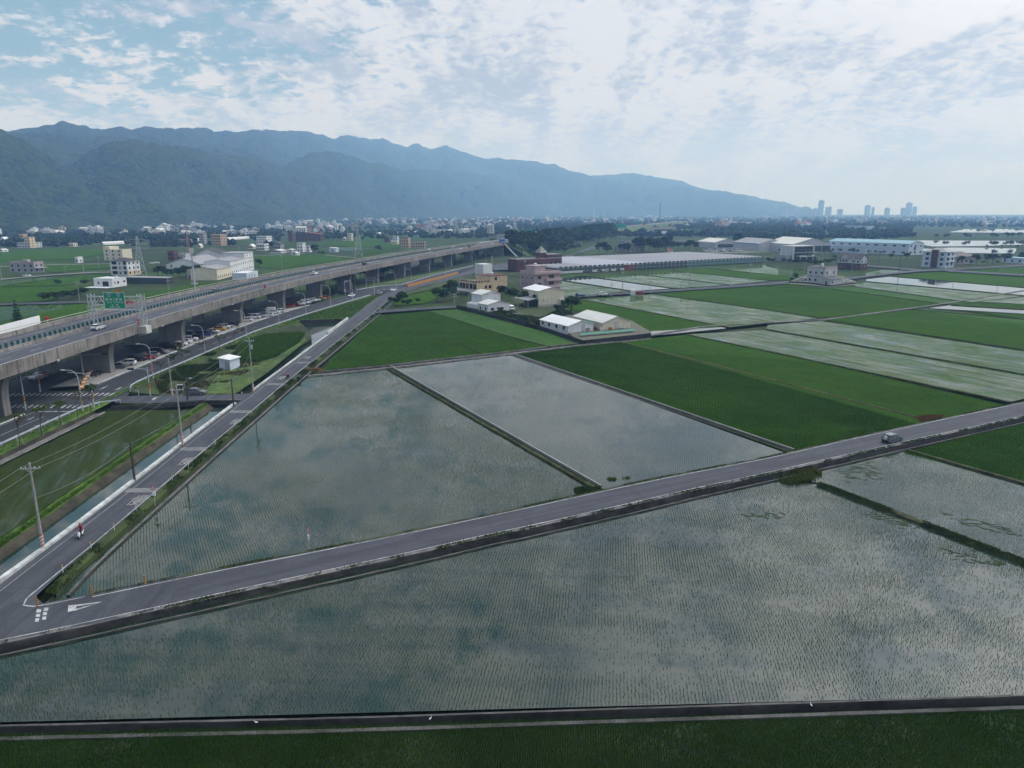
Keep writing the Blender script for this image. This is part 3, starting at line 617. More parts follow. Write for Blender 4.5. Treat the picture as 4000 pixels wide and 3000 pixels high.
# irrigation channel at the bottom
ch = kk([(-95, 39.1), (-34.1, 41.7), (-11.5, 42.45), (11.8, 43.6), (36.2, 44.8), (95, 47.6)])
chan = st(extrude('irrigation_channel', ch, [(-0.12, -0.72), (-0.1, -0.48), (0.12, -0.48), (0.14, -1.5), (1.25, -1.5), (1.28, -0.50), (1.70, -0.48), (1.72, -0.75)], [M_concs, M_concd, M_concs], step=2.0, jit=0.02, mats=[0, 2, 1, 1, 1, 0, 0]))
st(extrude('water', ch, [(0.14, -1.25), (1.26, -1.25)], M_canal, step=20))
# ================================================================== bunds
def bund(s, wd=0.7, m=None, top=-0.35, jit=0.07, step=1.5):
    p = GL(s, -0.5)
    o = extrude('field_bund', p, [(-wd / 2 - 0.15, -0.75), (-wd / 2, top - 0.05), (0, top), (wd / 2, top - 0.05), (wd / 2 + 0.15, -0.75)], m or M_bund, step=step, jit=jit, sm=False)
    return st(o)
def lip(s, wd=0.28, z=-0.38, m=None):
    return st(extrude('field_edge', GL(s, -0.5), [(-wd / 2, -0.8), (-wd / 2, z), (wd / 2, z), (wd / 2, -0.8)], m or M_conc, step=4, jit=0.015, sm=False))
bund('X 838,796 1284,1053', 0.7); lip('X 845,792 1298,1051', 0.22, -0.24, M_pave)
lip('X 1110,765 1715,972', 0.2, -0.26, M_pave); st(extrude('ditch', GL('X 1106,768 1706,974', -0.69), [(-0.5, -0.66), (0.5, -0.66)], M_concd, step=9, sm=False))
bund('X 664,812 842,794 1110,763 1345,734 1510,706 1560,702 1780,690 2010,660 2212,627', 1.0, M_concm); lip('X 690,803 842,788 1110,758 1330,730')
bund('X 1770,1044 2212,1213 2500,1320', 1.1); bund('X 1962,972 2212,1043 2500,1120', 0.7)
for s_ in ('X 1482,722 1734,774 2180,868', 'X 1655,711 2212,808', 'X 1779,692 2212,756', 'C 450,825 620,820 1870,1057', 'C 1230,770 2212,906 D 470,978', 'D 0,706 540,725 1545,860', 'D 180,690 700,700 1772,846',
           'D 760,654 2212,783', 'D 1070,618 2212,714', 'D 1580,866 2212,903', 'D 1380,895 2212,943', 'D 1250,903 2212,988', 'C 370,645 1045,747', 'C 590,612 1410,723', 'C 1005,590 1890,691', 'C 1380,569 2212,652', 'C 1690,550 2212,599', 'D 0,532 365,575', 'B 1480,914 2212,1142 C 335,1229'):
    bund(s_, 0.6, step=4)
M_straw = pm('dry_straw', (0.16, 0.085, 0.03), 0.95, 0.4, 1.5, bump=1.0, bscale=6, coord='World')
M_tan = pm('dry_turf', (0.10, 0.085, 0.035), 0.95, 0.4, 0.6, bump=1.0, bscale=6, coord='World')
bund('X 1341,738 1600,802 1979,900', 0.35, M_tan, -0.42)
bund('B 1090,960 1400,1070 1960,1288', 0.35, M_bund, -0.40)
# ================================================================== canal, banks, paddy west of the lane
cL = kk([(-60, 36), (-51.6, 57), (-51.2, 68), (-51.9, 84), (-52.6, 105), (-53.0, 124)])
cR = kk([(-56, 40), (-47.3, 56), (-47.4, 68), (-47.9, 84), (-48.6, 105), (-49.0, 124)])
st(strip('canal_water', cL, cR, -1.25, M_canal, 30))
st(extrude('canal_bank', cL, [(0.25, -1.5), (-0.5, -0.75), (-1.1, -0.42)], M_soil, step=1.6, jit=0.08))
st(extrude('canal_bank', cL, [(-1.0, -0.45), (-1.2, -0.18), (-2.3, -0.12), (-2.75, -0.4), (-3.0, -0.8)], M_grassb, step=1.6, jit=0.10))
c2L = GL('E 2010,312 B 0,1480 250,1270 385,1170 470,1110 440,1080 395,1035', -1.25); c2R = GL('E 2200,312 B 0,1615 420,1300 640,1120 700,1060 740,1030 770,1008', -1.25)
st(strip('canal_water', c2L, c2R, -1.25, M_canal, 30))
# ================================================================== bridge lane
br = GL('E 960,345 1060,325 1600,318 1830,315 2180,302 2240,330 2200,420 2130,365 2080,350 1850,350 1600,372 1300,388 1000,385')
st(poly('road', br, 0.012, M_asph, thick=0.02))
st(poly('bridge_slab', GL('E 1790,330 2140,330 2125,362 2090,356 1790,358'), -0.01, M_concm, thick=0.55))
st(extrude('retaining_wall', GL('E 960,410 1300,398 1780,362 2085,360'), [(0, 0.0), (0.28, 0.0), (0.3, -0.95)], M_concd, step=2, jit=0.03, sm=False))
paint(GL('E 1345,335 1362,335 1330,357 1308,357'), lane_w, 0.03)
# ================================================================== highway land: roads under and beside the viaduct
_yv = np.array([30, 110, 148, 180, 226, 251, 280, 340, 415, 490, 573, 700, 900, 1300, 2000]) * KS; _xv = np.array([-79.2, -80.3, -81.0, -80.7, -78.6, -76.6, -72.6, -62.2, -46.6, -28.2, -7.4, 29, 96, 234, 480]) * KS
_ys = np.arange(30 * KS, 2000 * KS, 4.0)
_xs = np.interp(_ys, _yv, _xv)
for _ in range(90): _xs[1:-1] = (_xs[:-2] + 2 * _xs[1:-1] + _xs[2:]) / 4
VC = [Vector((x, y)) for x, y in zip(_xs, _ys)]; VN = normals(VC)          # near edge of the deck; VN points east
def vd(i_from, i_to, o, stp=1): return [VC[i] + VN[i] * o for i in range(i_from, i_to, stp)]
def vi(y): return int(np.searchsorted(_ys, y * KS))
def vpt(y, o):
    i = min(len(VC) - 2, vi(y)); return VC[i] + VN[i] * o
gr = kk([(-73.6, 40), (-73.7, 90), (-73.8, 120), (-73.7, 145), (-73.0, 160), (-72.0, 200), (-67.6, 233), (-60.5, 272), (-55.0, 300), (-51.0, 318)])
cb = kk([(-81.2, 40), (-81.4, 110), (-81.5, 150), (-81.4, 181), (-79.0, 221), (-75.5, 250), (-69.5, 282), (-64, 302), (-57, 325)])
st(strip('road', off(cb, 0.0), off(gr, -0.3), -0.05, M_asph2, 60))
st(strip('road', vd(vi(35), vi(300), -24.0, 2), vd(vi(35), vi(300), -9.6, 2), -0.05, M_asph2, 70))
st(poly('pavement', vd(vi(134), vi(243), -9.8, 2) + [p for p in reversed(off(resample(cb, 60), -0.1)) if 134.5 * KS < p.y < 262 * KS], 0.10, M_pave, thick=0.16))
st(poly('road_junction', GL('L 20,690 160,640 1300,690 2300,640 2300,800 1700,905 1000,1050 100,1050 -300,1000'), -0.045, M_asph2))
st(poly('verge', [VC[i] + VN[i] * -9 for i in range(vi(35), vi(119))] + [p for p in reversed(resample(cb, 60)) if p.y < 119 * KS], 0.05, M_grassd, thick=0.1))
kerb = tag(extrude('kerb', [p for p in resample(cb, 80) if 135 * KS < p.y < 262 * KS], [(-0.25, -0.05), (-0.25, 0.16), (0.05, 0.16), (0.05, -0.05)], M_wpaint, step=4), kind='structure')
tag(extrude('kerb', [p for p in resample(cb, 80) if p.y < 119 * KS], [(-0.25, -0.05), (-0.25, 0.16), (0.05, 0.16), (0.05, -0.05)], M_wpaint, step=4), kind='structure')
st(extrude('verge', gr, [(-0.4, -0.05), (0.2, 0.0), (1.6, -0.1), (2.3, -0.4)], M_grassb, step=2.5, jit=0.06))
st(extrude('ditch', [p for p in gr if p.y < 121 * KS], [(2.2, -0.35), (2.4, -1.1), (3.6, -0.9), (4.4, -0.55), (4.6, -0.85)], [M_soil, M_concm], step=3, jit=0.06, mats=[0, 1, 0, 1]))
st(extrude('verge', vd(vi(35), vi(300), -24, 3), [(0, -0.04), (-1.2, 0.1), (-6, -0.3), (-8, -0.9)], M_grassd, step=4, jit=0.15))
roadM = lane_w
def dashes(path, z, ln, gap, wd, parent, start=0.0):
    p = [Vector((q[0], q[1])) for q in path]; d = [0]
    for a, b in zip(p, p[1:]): d.append(d[-1] + (b - a).length)
    xs, ys = [q.x for q in p], [q.y for q in p]; t_ = start
    while t_ + ln < d[-1]:
        a = Vector((np.interp(t_, d, xs), np.interp(t_, d, ys))); b = Vector((np.interp(t_ + ln, d, xs), np.interp(t_ + ln, d, ys)))
        n = (b - a).normalized(); n = Vector((n.y, -n.x)) * wd / 2
        mb = MB(); mb.quad((a.x - n.x, a.y - n.y, z), (a.x + n.x, a.y + n.y, z), (b.x + n.x, b.y + n.y, z), (b.x - n.x, b.y - n.y, z)); mb.build('lane_dash', M_paint, parent); t_ += ln + gap
marks = bpy.data.objects.new('lane_markings', None); sc.collection.objects.link(marks); tag(marks, kind='structure')
mid = [(a + b) / 2 for a, b in zip(resample(cb, 50), resample(gr, 50))]
dashes([p for p in mid if p.y > 150 * KS], -0.035, 4, 6, 0.15, marks)
line('edge_line', off(gr, -0.9), 0.15, -0.036, M_paint_old, marks, 80); line('edge_line', off(cb, 0.6), 0.15, -0.036, M_paint_old, marks, 80)
line('centre_line', [p for p in mid if p.y < 118 * KS], 0.16, -0.034, M_paint, marks, 20)
dashes(vd(vi(140), vi(260), -13.6), -0.035, 4, 6, 0.12, marks); line('edge_line', vd(vi(60), vi(260), -10.2), 0.12, -0.036, M_paint_old, marks, 60)
for k_, x0, y0, x1, y1, n_, dx, dy in (('L', 150, 768, 2040, 760, 21, 95, -52), ('L', 190, 978, 1480, 985, 14, 90, -55)):
    for i in range(n_):
        t_ = i / (n_ - 1); x = x0 + (x1 - x0) * t_; y = y0 + (y1 - y0) * t_
        paint(GL(f'{k_} {x},{y} {x + 34},{y} {x + dx + 34},{y + dy} {x + dx},{y + dy}'), marks, -0.032)
for s_ in ('L 600,1308 800,1262 870,1190 880,1190 830,1265 610,1312', 'L 470,1195 560,1165 600,1140 620,1145 540,1190', 'L 1755,662 1850,615 1960,572 1870,625', 'L 2050,665 2150,615 2212,595 2150,640', 'B 900,800 960,780 B 990,775 940,795', 'L 690,1043 1330,1040 1330,1050 690,1053'):
    try: paint(GL(s_), marks, -0.03)
    except Exception: pass
# grass pieces between the roads
st(poly('grass', GL('A 1080,1612 1660,1345 2212,1125 B 0,1108 190,1062 390,1020 470,1100 480,1150 250,1262 0,1475 A 2212,1475 2030,1612 1800,1645 1560,1655'), -0.06, M_grassd, thick=0.8))
st(poly('grass', GL('V 560,620 780,560 900,560 1010,500 1240,340 1270,370 940,640 660,820 420,815'), -0.05, M_grass, thick=0.3))
st(poly('grass', GL('B 195,1055 400,965 1065,777 805,982 390,994'), 0.0, M_grassb, thick=1.4))
st(extrude('retaining_wall', GL('B 380,1000 800,985'), [(-0.1, 0.15), (0.25, 0.15), (0.3, -1.4)], M_concd, step=3, jit=0.02, sm=False))
st(poly('grass', GL('B 830,690 1100,670 1500,590 1880,520 1880,540 1400,660 1200,700 1000,745 870,745'), 0.0, M_grass, thick=0.3))
st(poly('grass', GL('B 1160,790 1300,745 1500,695 1860,580 1890,620 1900,680 1620,700 1200,800'), -0.1, M_grassd, thick=0.3))
# far part of the frontage road and its branches
st(strip('road', GL('B 1055,795 1180,735 1320,700 1640,620 1900,545 2160,500'), GL('B 1050,900 1170,800 1330,735 1640,655 1900,588 2212,540'), 0.016, M_asph, 40))
st(strip('road', GL('B 700,745 900,720 1200,690 1500,610 1880,515'), GL('B 1000,790 1180,750 1250,712 1640,608 1880,548'), 0.010, M_asph2, 40))
st(strip('road', GL('B 1300,520 1330,480 1500,440'), GL('B 1320,570 1440,500 1600,445'), 0.0, M_asph2, 12))
st(strip('road', GL('B 1040,912 1730,870'), GL('B 1035,935 1300,916 1730,886'), 0.008, M_asph, 12, False))
st(strip('road', GL('R 900,1010 1180,1000 1340,1010 2212,840 S 60,690 250,600'), GL('R 900,1090 1180,1085 1345,1095 2212,900 S 0,720 300,640'), 0.0, M_asph, 30, False))
st(strip('road', GL('M 1100,780 1500,890 1540,900'), GL('M 1040,800 1400,905 1490,925'), -0.1, M_yard, 10, False))
st(strip('road', GL('C 450,795 640,776 1040,748 1420,726 2212,670 D 180,655'), GL('C 450,812 640,790 1040,765 1420,742 2212,690 D 180,675'), -0.15, M_asph, 24, False))
st(strip('road', GL('D 660,630 1000,590 1300,560 1640,548 2212,515 2800,480'), GL('D 720,640 1000,605 1300,575 1640,560 2212,528 2800,495'), -0.15, M_asph, 24, False))
st(strip('road', GL('D 1480,555 2212,598 2800,630'), GL('D 1560,575 2212,612 2800,650'), -0.13, M_asph, 14, False)); st(strip('road', GL('D 850,518 1380,560'), GL('D 850,530 1340,572'), -0.13, M_asph, 10, False))
st(strip('road', GL('A -200,850 0,845 760,828 900,820'), GL('A -200,868 0,862 760,842 900,835'), -0.2, M_asph, 12, False))
st(strip('road', GL('N -200,950 0,938 700,880 1300,840 1760,828 2212,820'), GL('N -200,962 0,952 700,892 1300,852 1760,838 2212,830'), -0.2, M_conc, 14, False))
st(strip('road', GL('N -200,770 0,750 900,715 1750,703'), GL('N -200,778 0,757 900,722 1750,710'), -0.2, M_conc, 14, False))
st(strip('road', GL('O 1700,585 2500,545'), GL('O 1700,592 2500,552'), -0.2, M_conc, 8, False)); st(strip('road', GL('Q 600,690 1080,728'), GL('Q 600,698 1070,738'), -0.2, M_conc, 8, False))
# yards
st(poly('yard', GL('M 310,720 500,640 900,620 1200,600 1560,730 1900,700 1990,860 1880,880 1500,1030'), -0.25, M_grassd, thick=0.6))
st(poly('yard', GL('C 240,990 640,925 1040,1000 1190,1085 1195,1125 630,1190 485,1105'), -0.2, M_yard, thick=0.6))
st(poly('yard', GL('D 200,650 380,590 640,610 760,660 750,690 530,705 180,680'), -0.2, M_yard, thick=0.5))
# ================================================================== viaduct
def proj(x, y, z=0.0):
    d = y * _c - (z - H) * _s; up = y * _s + (z - H) * _c
    return 2000 + F * x / d, 1500 - F * up / d
DECK = 10.5; PT = DECK + 1.1
M_vcon = pm('viaduct_concrete', (0.19, 0.175, 0.16), 0.9, 0.35, 0.4, bump=0.3, bscale=4, coord='World', streaks=1.0)
M_pier = pm('pier_concrete', (0.20, 0.193, 0.18), 0.9, 0.15, 0.3, bump=0.15, bscale=5, coord='World', streaks=0.35)
M_deck = pm('deck_asphalt', (0.060, 0.063, 0.076), 0.8, 0.15, 0.5, bump=0.2, bscale=8, coord='World')
M_para = pm('parapet_white', (0.42, 0.42, 0.40), 0.85, 0.25, 0.6, coord='World')
M_gplast = pm('anti_glare_green', (0.012, 0.10, 0.075), 0.5, 0.2, 2.0)
M_steel = pm('galvanised_steel', (0.45, 0.47, 0.49), 0.45, 0.12, 2.0, metal=0.4)
M_railw = pm('guard_rail_pale', (0.42, 0.46, 0.50), 0.5, 0.15, 2.0, metal=0.2)
via = thing('viaduct', 'long grey concrete highway viaduct on curved wall piers crossing the left side', 'viaduct')
YA = 575
pys = []
for u in (-420, 38, 445, 725, 938, 1110, 1253, 1373, 1477, 1583, 1678, 1764, 1844):
    best = min(range(vi(60), vi(YA)), key=lambda i: abs(proj(VC[i].x - 4.0, VC[i].y)[0] - u)); pys.append(best)
ends = [vi(45)] + pys + [vi(YA)]
for a, b in zip(ends, ends[1:]):
    if b - a < 2: continue
    P = vd(a, b + 1, 0.0)
    if b != ends[-1]:
        q = P[-1]; pr_ = P[-2]; P[-1] = q - (q - pr_).normalized() * 0.06
    o = extrude('deck_span', P, [(0.0, 8.85), (0.0, DECK - 0.02), (-24.3, DECK - 0.02), (-24.3, 8.85), (-22.5, 8.35), (-13.4, 8.3), (-12.8, 8.9), (-11.5, 8.9), (-10.9, 8.3), (-1.8, 8.35)], M_vcon, n=len(P), parent=via, closed=True, sm=False)
    extrude('parapet', P, [(0.004, DECK - 0.9), (0.004, PT), (-0.26, PT), (-0.42, DECK)], [M_vcon, M_para], n=len(P), parent=via, sm=False, mats=[0, 1, 0])
    extrude('parapet', P, [(-24.304, DECK - 0.9), (-24.304, PT), (-24.04, PT), (-23.88, DECK)], [M_vcon, M_para], n=len(P), parent=via, sm=False, mats=[0, 1, 0])
PV = vd(vi(45), vi(1900), 0.0, 2)
extrude('handrail', PV[:vi(YA) // 2], [(-24.12, PT + 0.55), (-24.12, PT + 0.68), (-24.0, PT + 0.68), (-24.0, PT + 0.55)], pm('rail_pale_yellow', (0.45, 0.47, 0.33), 0.6, 0.1), n=len(PV[:vi(YA) // 2]), parent=via, closed=True, sm=False)
extrude('median_barrier', PV, [(-11.75, DECK), (-11.95, DECK + 0.75), (-12.35, DECK + 0.75), (-12.55, DECK)], M_vcon, n=len(PV), parent=via, sm=False)
extrude('carriageway', PV, [(-0.4, DECK), (-11.75, DECK)], M_deck, n=len(PV), parent=via, sm=False)
extrude('carriageway', PV, [(-12.55, DECK), (-23.9, DECK)], M_deck, n=len(PV), parent=via, sm=False)
for o_ in (-3.1, -10.6, -13.7, -21.2): line('edge_line', vd(vi(45), vi(YA), o_, 2), 0.18, DECK + 0.012, M_paint, via, 130, False)
dashes(vd(vi(50), vi(400), -6.85), DECK + 0.012, 4, 6, 0.16, via); dashes(vd(vi(50), vi(400), -17.45), DECK + 0.012, 4, 6, 0.16, via)
fj = MB(); fj.box(-.004, .012, -.05, .05, 8.9, PT - .02); fm = fj.build('fascia_joint', M_concd, via); fme = fm.data; bpy.data.objects.remove(fm)
fp = MB(); fp.box(0, .22, -.35, .35, 8.7, 9.1); fpo = fp.build('drain_box', M_para, via); fpm = fpo.data; bpy.data.objects.remove(fpo)
for n_i, i in enumerate(range(vi(70), vi(400), 2)):
    o = link('fascia_joint', fme, via, (VC[i].x, VC[i].y, 0)); o.rotation_euler = (0, 0, math.atan2(VN[i].y, VN[i].x))
    if n_i % 6 == 2: o = link('drain_box', fpm, via, (VC[i].x, VC[i].y, 0)); o.rotation_euler = (0, 0, math.atan2(VN[i].y, VN[i].x))
# green anti-glare blades on the median
bl = MB(); bl.box(-0.28, 0.28, -0.03, 0.03, 0, 0.95); bl.box(-0.05, 0.05, -0.06, 0.06, -0.1, 0.1)
blo = bl.build('anti_glare_blade', M_gplast, via); blm = blo.data; sc.collection.objects.unlink(blo); bpy.data.objects.remove(blo)
p = vd(vi(60), vi(560), -12.15); d_ = [0]
for a, b in zip(p, p[1:]): d_.append(d_[-1] + (b - a).length)
for q in range(290):
    t_ = 18 + q * 1.95; x = float(np.interp(t_, d_, [v.x for v in p])); y = float(np.interp(t_, d_, [v.y for v in p]))
    o = link('anti_glare_blade', blm, via, (x, y, DECK + 0.75)); o.rotation_euler = (0, 0, random.uniform(-0.1, 0.1) + 0.5)
# piers
for i in pys:
    c, n_ = VC[i], VN[i]; d = Vector((-n_.y, n_.x))
    for o0, o1 in ((-4.0, -11.0), (-18.6, -22.4)):
        mb = MB(); V_ = []; lv = [(-0.9, 0.0), (3.2, 0.0), (5.2, 0.12), (6.6, 0.42), (7.6, 0.85), (8.4, 1.35)]
        ex = 1.05
        for z, fl in lv:
            for so, sd in ((o0 + fl, -1), (o0 + fl, 1), (o1 - fl, 1), (o1 - fl, -1)):
                q = c + n_ * so + d * (sd * ex); V_.append((q.x, q.y, z))
        fs = [(k * 4 + j, k * 4 + (j + 1) % 4, (k + 1) * 4 + (j + 1) % 4, (k + 1) * 4 + j) for k in range(len(lv) - 1) for j in range(4)]
        mb.add(V_, fs); po = mb.build('pier', M_pier, via)
        mb = MB()
        for z0, z1, f0, f1 in [(lv[k][0], lv[k + 1][0], lv[k][1], lv[k + 1][1]) for k in range(len(lv) - 1)]:
            q = []
            for s_, z, fl in ((-1, z0, f0), (1, z0, f0), (1, z1, f1), (-1, z1, f1)):
                w_ = c + n_ * (o0 + fl + 0.012) + d * (s_ * 0.05); q.append((w_.x, w_.y, z))
            mb.quad(*q)
        mb.build('joint_groove', M_concd, po)
# abutment wing
i = vi(YA - 2); c, n_ = VC[i], VN[i]; d = Vector((-n_.y, n_.x)); mb = MB()
q0, q1, q2, q3 = c + n_ * 0.3, c + n_ * 9 - d * 3, c + n_ * 9 + d * 6, c + n_ * 0.3 + d * 6
for a, b in ((-24.6, 0.3),):
    A_, B_ = c + n_ * a, c + n_ * b; C_, D_ = B_ + d * 1.2, A_ + d * 1.2
    mb.prism([A_, B_, C_, D_], -0.9, 8.8)
mb.build('abutment', M_vcon, via); mb = MB()
mb.add([(c.x + n_.x * 0.4, c.y + n_.y * .4, DECK), (c.x + n_.x * 1.6, c.y + n_.y * 1.6, DECK), (c.x + n_.x * 14, c.y + n_.y * 14 - 8, -0.9), (c.x + n_.x * 12, c.y + n_.y * 12 - 8, -0.9)], [(0, 1, 2, 3)])
mb.build('stair_ramp', M_para, via)
# embankment carrying the highway on
PE = vd(vi(YA) - 1, vi(1900), 0.0, 4)
st(extrude('embankment', PE, [(24, -1.2), (1.5, DECK - 0.2), (0, DECK - 0.02), (-24.3, DECK - 0.02), (-26, DECK - 0.2), (-46, -1.2)], M_grass, n=len(PE), jit=0.1, sm=False))
tag(extrude('roadside_barrier', PE, [(-23.9, DECK), (-23.9, DECK + 0.9), (-24.2, DECK + 0.9), (-24.2, DECK)], M_para, n=len(PE), sm=False), 'pale barrier along the far edge of the highway embankment', 'barrier')
# ---------- guard rails
def rail_thing(pts, label, h=0.75, step=3.8, post=0.07):
    t_ = thing('guard_rail', label, 'guard rail'); z = pts[0][2] if len(pts[0]) > 2 else 0
    p_ = [Vector((q[0], q[1])) for q in pts]
    extrude('beam', p_, [(0.05, h - 0.32), (0.09, h - 0.24), (0.04, h - 0.16), (0.09, h - 0.08), (0.05, h)], M_railw, step=4, parent=t_, sm=False)
    ln = sum((b - a).length for a, b in zip(p_, p_[1:])); n_ = max(2, int(ln / step)); pm_ = MB(); pm_.box(-post, post, -post, post, -0.4, h + 0.05)
    f_ = pm_.build('post', M_railw, t_); me = f_.data; q_ = resample(p_, n_)
    f_.location = (q_[0].x, q_[0].y, 0)
    for q in q_[1:]: link('post', me, t_, (q.x, q.y, 0))
    return t_
rail_thing([p for p in resample(gr, 90) if p.y < 119 * KS] + [Vector((-72.4, 122.4)) * KS, Vector((-69.6, 124.2)) * KS], 'galvanised guard rail beside the saplings left of the small bridge')
rail_thing([Vector((-69.5, 130.5)) * KS, Vector((-73.0, 133.2)) * KS] + [p for p in resample(gr, 90) if 137 * KS < p.y < 292 * KS], 'long galvanised guard rail along the parked car road')
rail_thing([p for p in resample([VC[i] + VN[i] * -24.2 for i in range(vi(60), vi(300), 3)], 60)], 'dark guard rail on the far side of the road under the viaduct', 0.8)
rail_thing(GL('B 870,745 1060,712 1250,700 1500,625 1880,530'), 'far thin guard rail below the distant street lamps', 0.8, 6)
# orange works barrier between the far lanes
ob = thing('works_barrier', 'long orange water filled barrier row between the far lanes', 'barrier'); M_or = pm('orange_plastic', (0.36, 0.17, 0.04), 0.6, 0.2, 1.0)
for a, b in (('B 1300,698 1400,678 1640,620 1745,590', 1), ('B 1310,712 1400,690 1640,628 1740,598', 1)):
    pp = resample(GL(a), 26)
    for q0, q1 in zip(pp, pp[1:]):
        m_ = (q0 + q1) / 2; dd = q1 - q0; mb = MB(); mb.obox((0, 0, 0.45), dd.length * 0.94, 0.5, 0.9); o = mb.build('barrier_block', M_or, ob, loc=(m_.x, m_.y, 0.02)); o.rotation_euler = (0, 0, math.atan2(dd.y, dd.x))
# ---------- sign gantry
M_sgreen = pm('sign_green', (0.004, 0.24, 0.11), 0.5, 0.06, 1.0); M_sred = pm('sign_red', (0.42, 0.012, 0.03), 0.5, 0.06, 1.0); M_swhite = pm('sign_white', (0.75, 0.76, 0.76), 0.5, 0.04, 1.0)
M_sblue = pm('sign_blue', (0.01, 0.07, 0.30), 0.5, 0.05, 1.0); M_syel = pm('sign_yellow', (0.65, 0.33, 0.01), 0.5, 0.06, 1.0); M_black = pm('black_paint', (0.012, 0.012, 0.013), 0.6, 0.1, 1.0); M_back = pm('sign_back', (0.30, 0.31, 0.33), 0.6, 0.1, 1.0)
gp = GP('W', 1790, 1440, DECK); gi = min(range(len(VC)), key=lambda i: abs(VC[i].y - gp.y)); gc, gn = VC[gi], VN[gi]
gan = thing('sign_gantry', 'grey steel lattice gantry carrying green and red signs over the viaduct lanes', 'gantry', (gc.x, gc.y, DECK), math.atan2(gn.y, gn.x))
def lattice_leg(name, x, y, h, w_, d2, parent):
    mb = MB()
    for a in (-1, 1):
        for b in (-1, 1): mb.tube([(x + a * w_ / 2, y + b * d2 / 2, 0), (x + a * w_ / 2, y + b * d2 / 2, h)], 0.10, 6)
    n = int(h / 1.3)
    for k in range(n):
        z0, z1 = h * k / n, h * (k + 1) / n
        for a, b, c_, e in ((-1, -1, 1, -1), (-1, 1, 1, 1), (-1, -1, -1, 1), (1, -1, 1, 1)):
            s0 = (x + a * w_ / 2, y + b * d2 / 2); s1 = (x + c_ * w_ / 2, y + e * d2 / 2)
            if k % 2: s0, s1 = s1, s0
            mb.tube([(s0[0], s0[1], z0), (s1[0], s1[1], z1)], 0.055, 4)
    return mb.build(name, M_steel, parent)
lattice_leg('near_leg', 0.9, 0.5, 8.6, 1.1, 1.6, gan); lattice_leg('far_leg', -12.1, 0.5, 8.6, 1.1, 1.4, gan)
mb = MB(); mb.box(-0.1, 2.1, -0.9, 1.9, -1.7, 0.25); mb.build('leg_base', M_para, gan)
mb = MB()
for z in (5.7, 7.9):
    for y in (-0.2, 1.2): mb.tube([(-12.6, y, z), (1.5, y, z)], 0.09, 6)
for k in range(10):
    x0, x1 = -12.1 + k * 1.3, -12.1 + (k + 1) * 1.3
    for y in (-0.2, 1.2): mb.tube([(x0, y, 5.7 if k % 2 else 7.9), (x1, y, 7.9 if k % 2 else 5.7)], 0.055, 4)
    mb.tube([(x0, -0.2, 5.7), (x0, 1.2, 5.7)], 0.05, 4)
mb.build('truss_beam', M_steel, gan)
mb = MB(); mb.box(-12.4, 1.4, -1.5, -0.4, 4.55, 4.62)
for k in range(26): x = -12.3 + k * 0.54; mb.tube([(x, -1.5, 4.6), (x, -1.5, 5.6)], 0.03, 4)
mb.tube([(-12.3, -1.5, 5.6), (1.3, -1.5, 5.6)], 0.045, 4); mb.tube([(-12.3, -1.5, 4.62), (1.3, -1.5, 4.62)], 0.06, 4)
mb.build('catwalk', M_steel, gan)
FACE = Matrix(((1, 0, 0, 0), (0, 0, -1, 0), (0, 1, 0, 0), (0, 0, 0, 1)))   # text plane facing -Y
def panel(parent, x0, x1, z0, z1, y, m, border=None, name='sign_panel'):
    mb = MB(); mb.box(x0, x1, y, y + 0.08, z0, z1); o = mb.build(name, m, parent)
    if border:
        b = MB(); t_ = 0.07; yy = y - 0.006
        for a0, a1, c0, c1 in ((x0, x1, z0, z0 + t_), (x0, x1, z1 - t_, z1), (x0, x0 + t_, z0 + t_, z1 - t_), (x1 - t_, x1, z0 + t_, z1 - t_)): b.add([(a0, yy, c0), (a1, yy, c0), (a1, yy, c1), (a0, yy, c1)], [(0, 1, 2, 3)])
        b.build('border', border, o)
    return o
def txt(parent, s_, x, z, y, size, m, sx_=1.0): return text_mesh('lettering', s_, size, m, parent, Matrix.Translation((x, y, z)) @ FACE @ Matrix.Diagonal((sx_, 1, 1, 1)))
sg = panel(gan, -7.6, -2.2, 5.0, 9.2, -1.62, M_sgreen, M_swhite)
yy = -1.66
def shield(x, z, n_):
    for k, (m_, r_) in enumerate(((M_swhite, 0.50), (M_sblue, 0.41))):
        mb = MB(); P_ = [(-.8, .75), (-.35, .95), (0, .85), (.35, .95), (.8, .75), (.85, .1), (.5, -.65), (0, -1.05), (-.5, -.65), (-.85, .1)]
        mb.add([(x + a * r_, yy - 0.006 - 0.004 * k, z + b * r_) for a, b in P_], [tuple(range(len(P_)))[::-1]]); mb.build('route_shield', m_, sg)
    txt(sg, n_, x, z, yy - 0.02, 0.55, M_swhite)
shield(-6.1, 8.55, '9'); shield(-3.7, 8.55, '2')
txt(sg, '\u7901 \u6eaa', -6.3, 7.35, yy, 0.75, M_swhite); txt(sg, '\u982d \u57ce', -3.75, 7.35, yy, 0.75, M_swhite)
txt(sg, 'Jiaoxi', -6.2, 6.65, yy, 0.52, M_swhite); txt(sg, 'Toucheng', -3.75, 6.65, yy, 0.52, M_swhite)
mb = MB(); mb.add([(-5.05, yy, 6.5), (-4.98, yy, 6.5), (-4.98, yy, 7.9), (-5.05, yy, 7.9)], [(0, 1, 2, 3)]); mb.build('divider', M_swhite, sg)
txt(sg, '\u53f3    \u7dda', -4.9, 5.95, yy, 0.55, M_swhite); txt(sg, 'RIGHT  LANE', -4.9, 5.4, yy, 0.45, M_swhite)
s2 = panel(gan, -4.7, -2.35, 9.23, 9.8, -1.62, M_syel, M_black); txt(s2, '30  \u982d\u57ce', -3.52, 9.5, yy, 0.42, M_black)
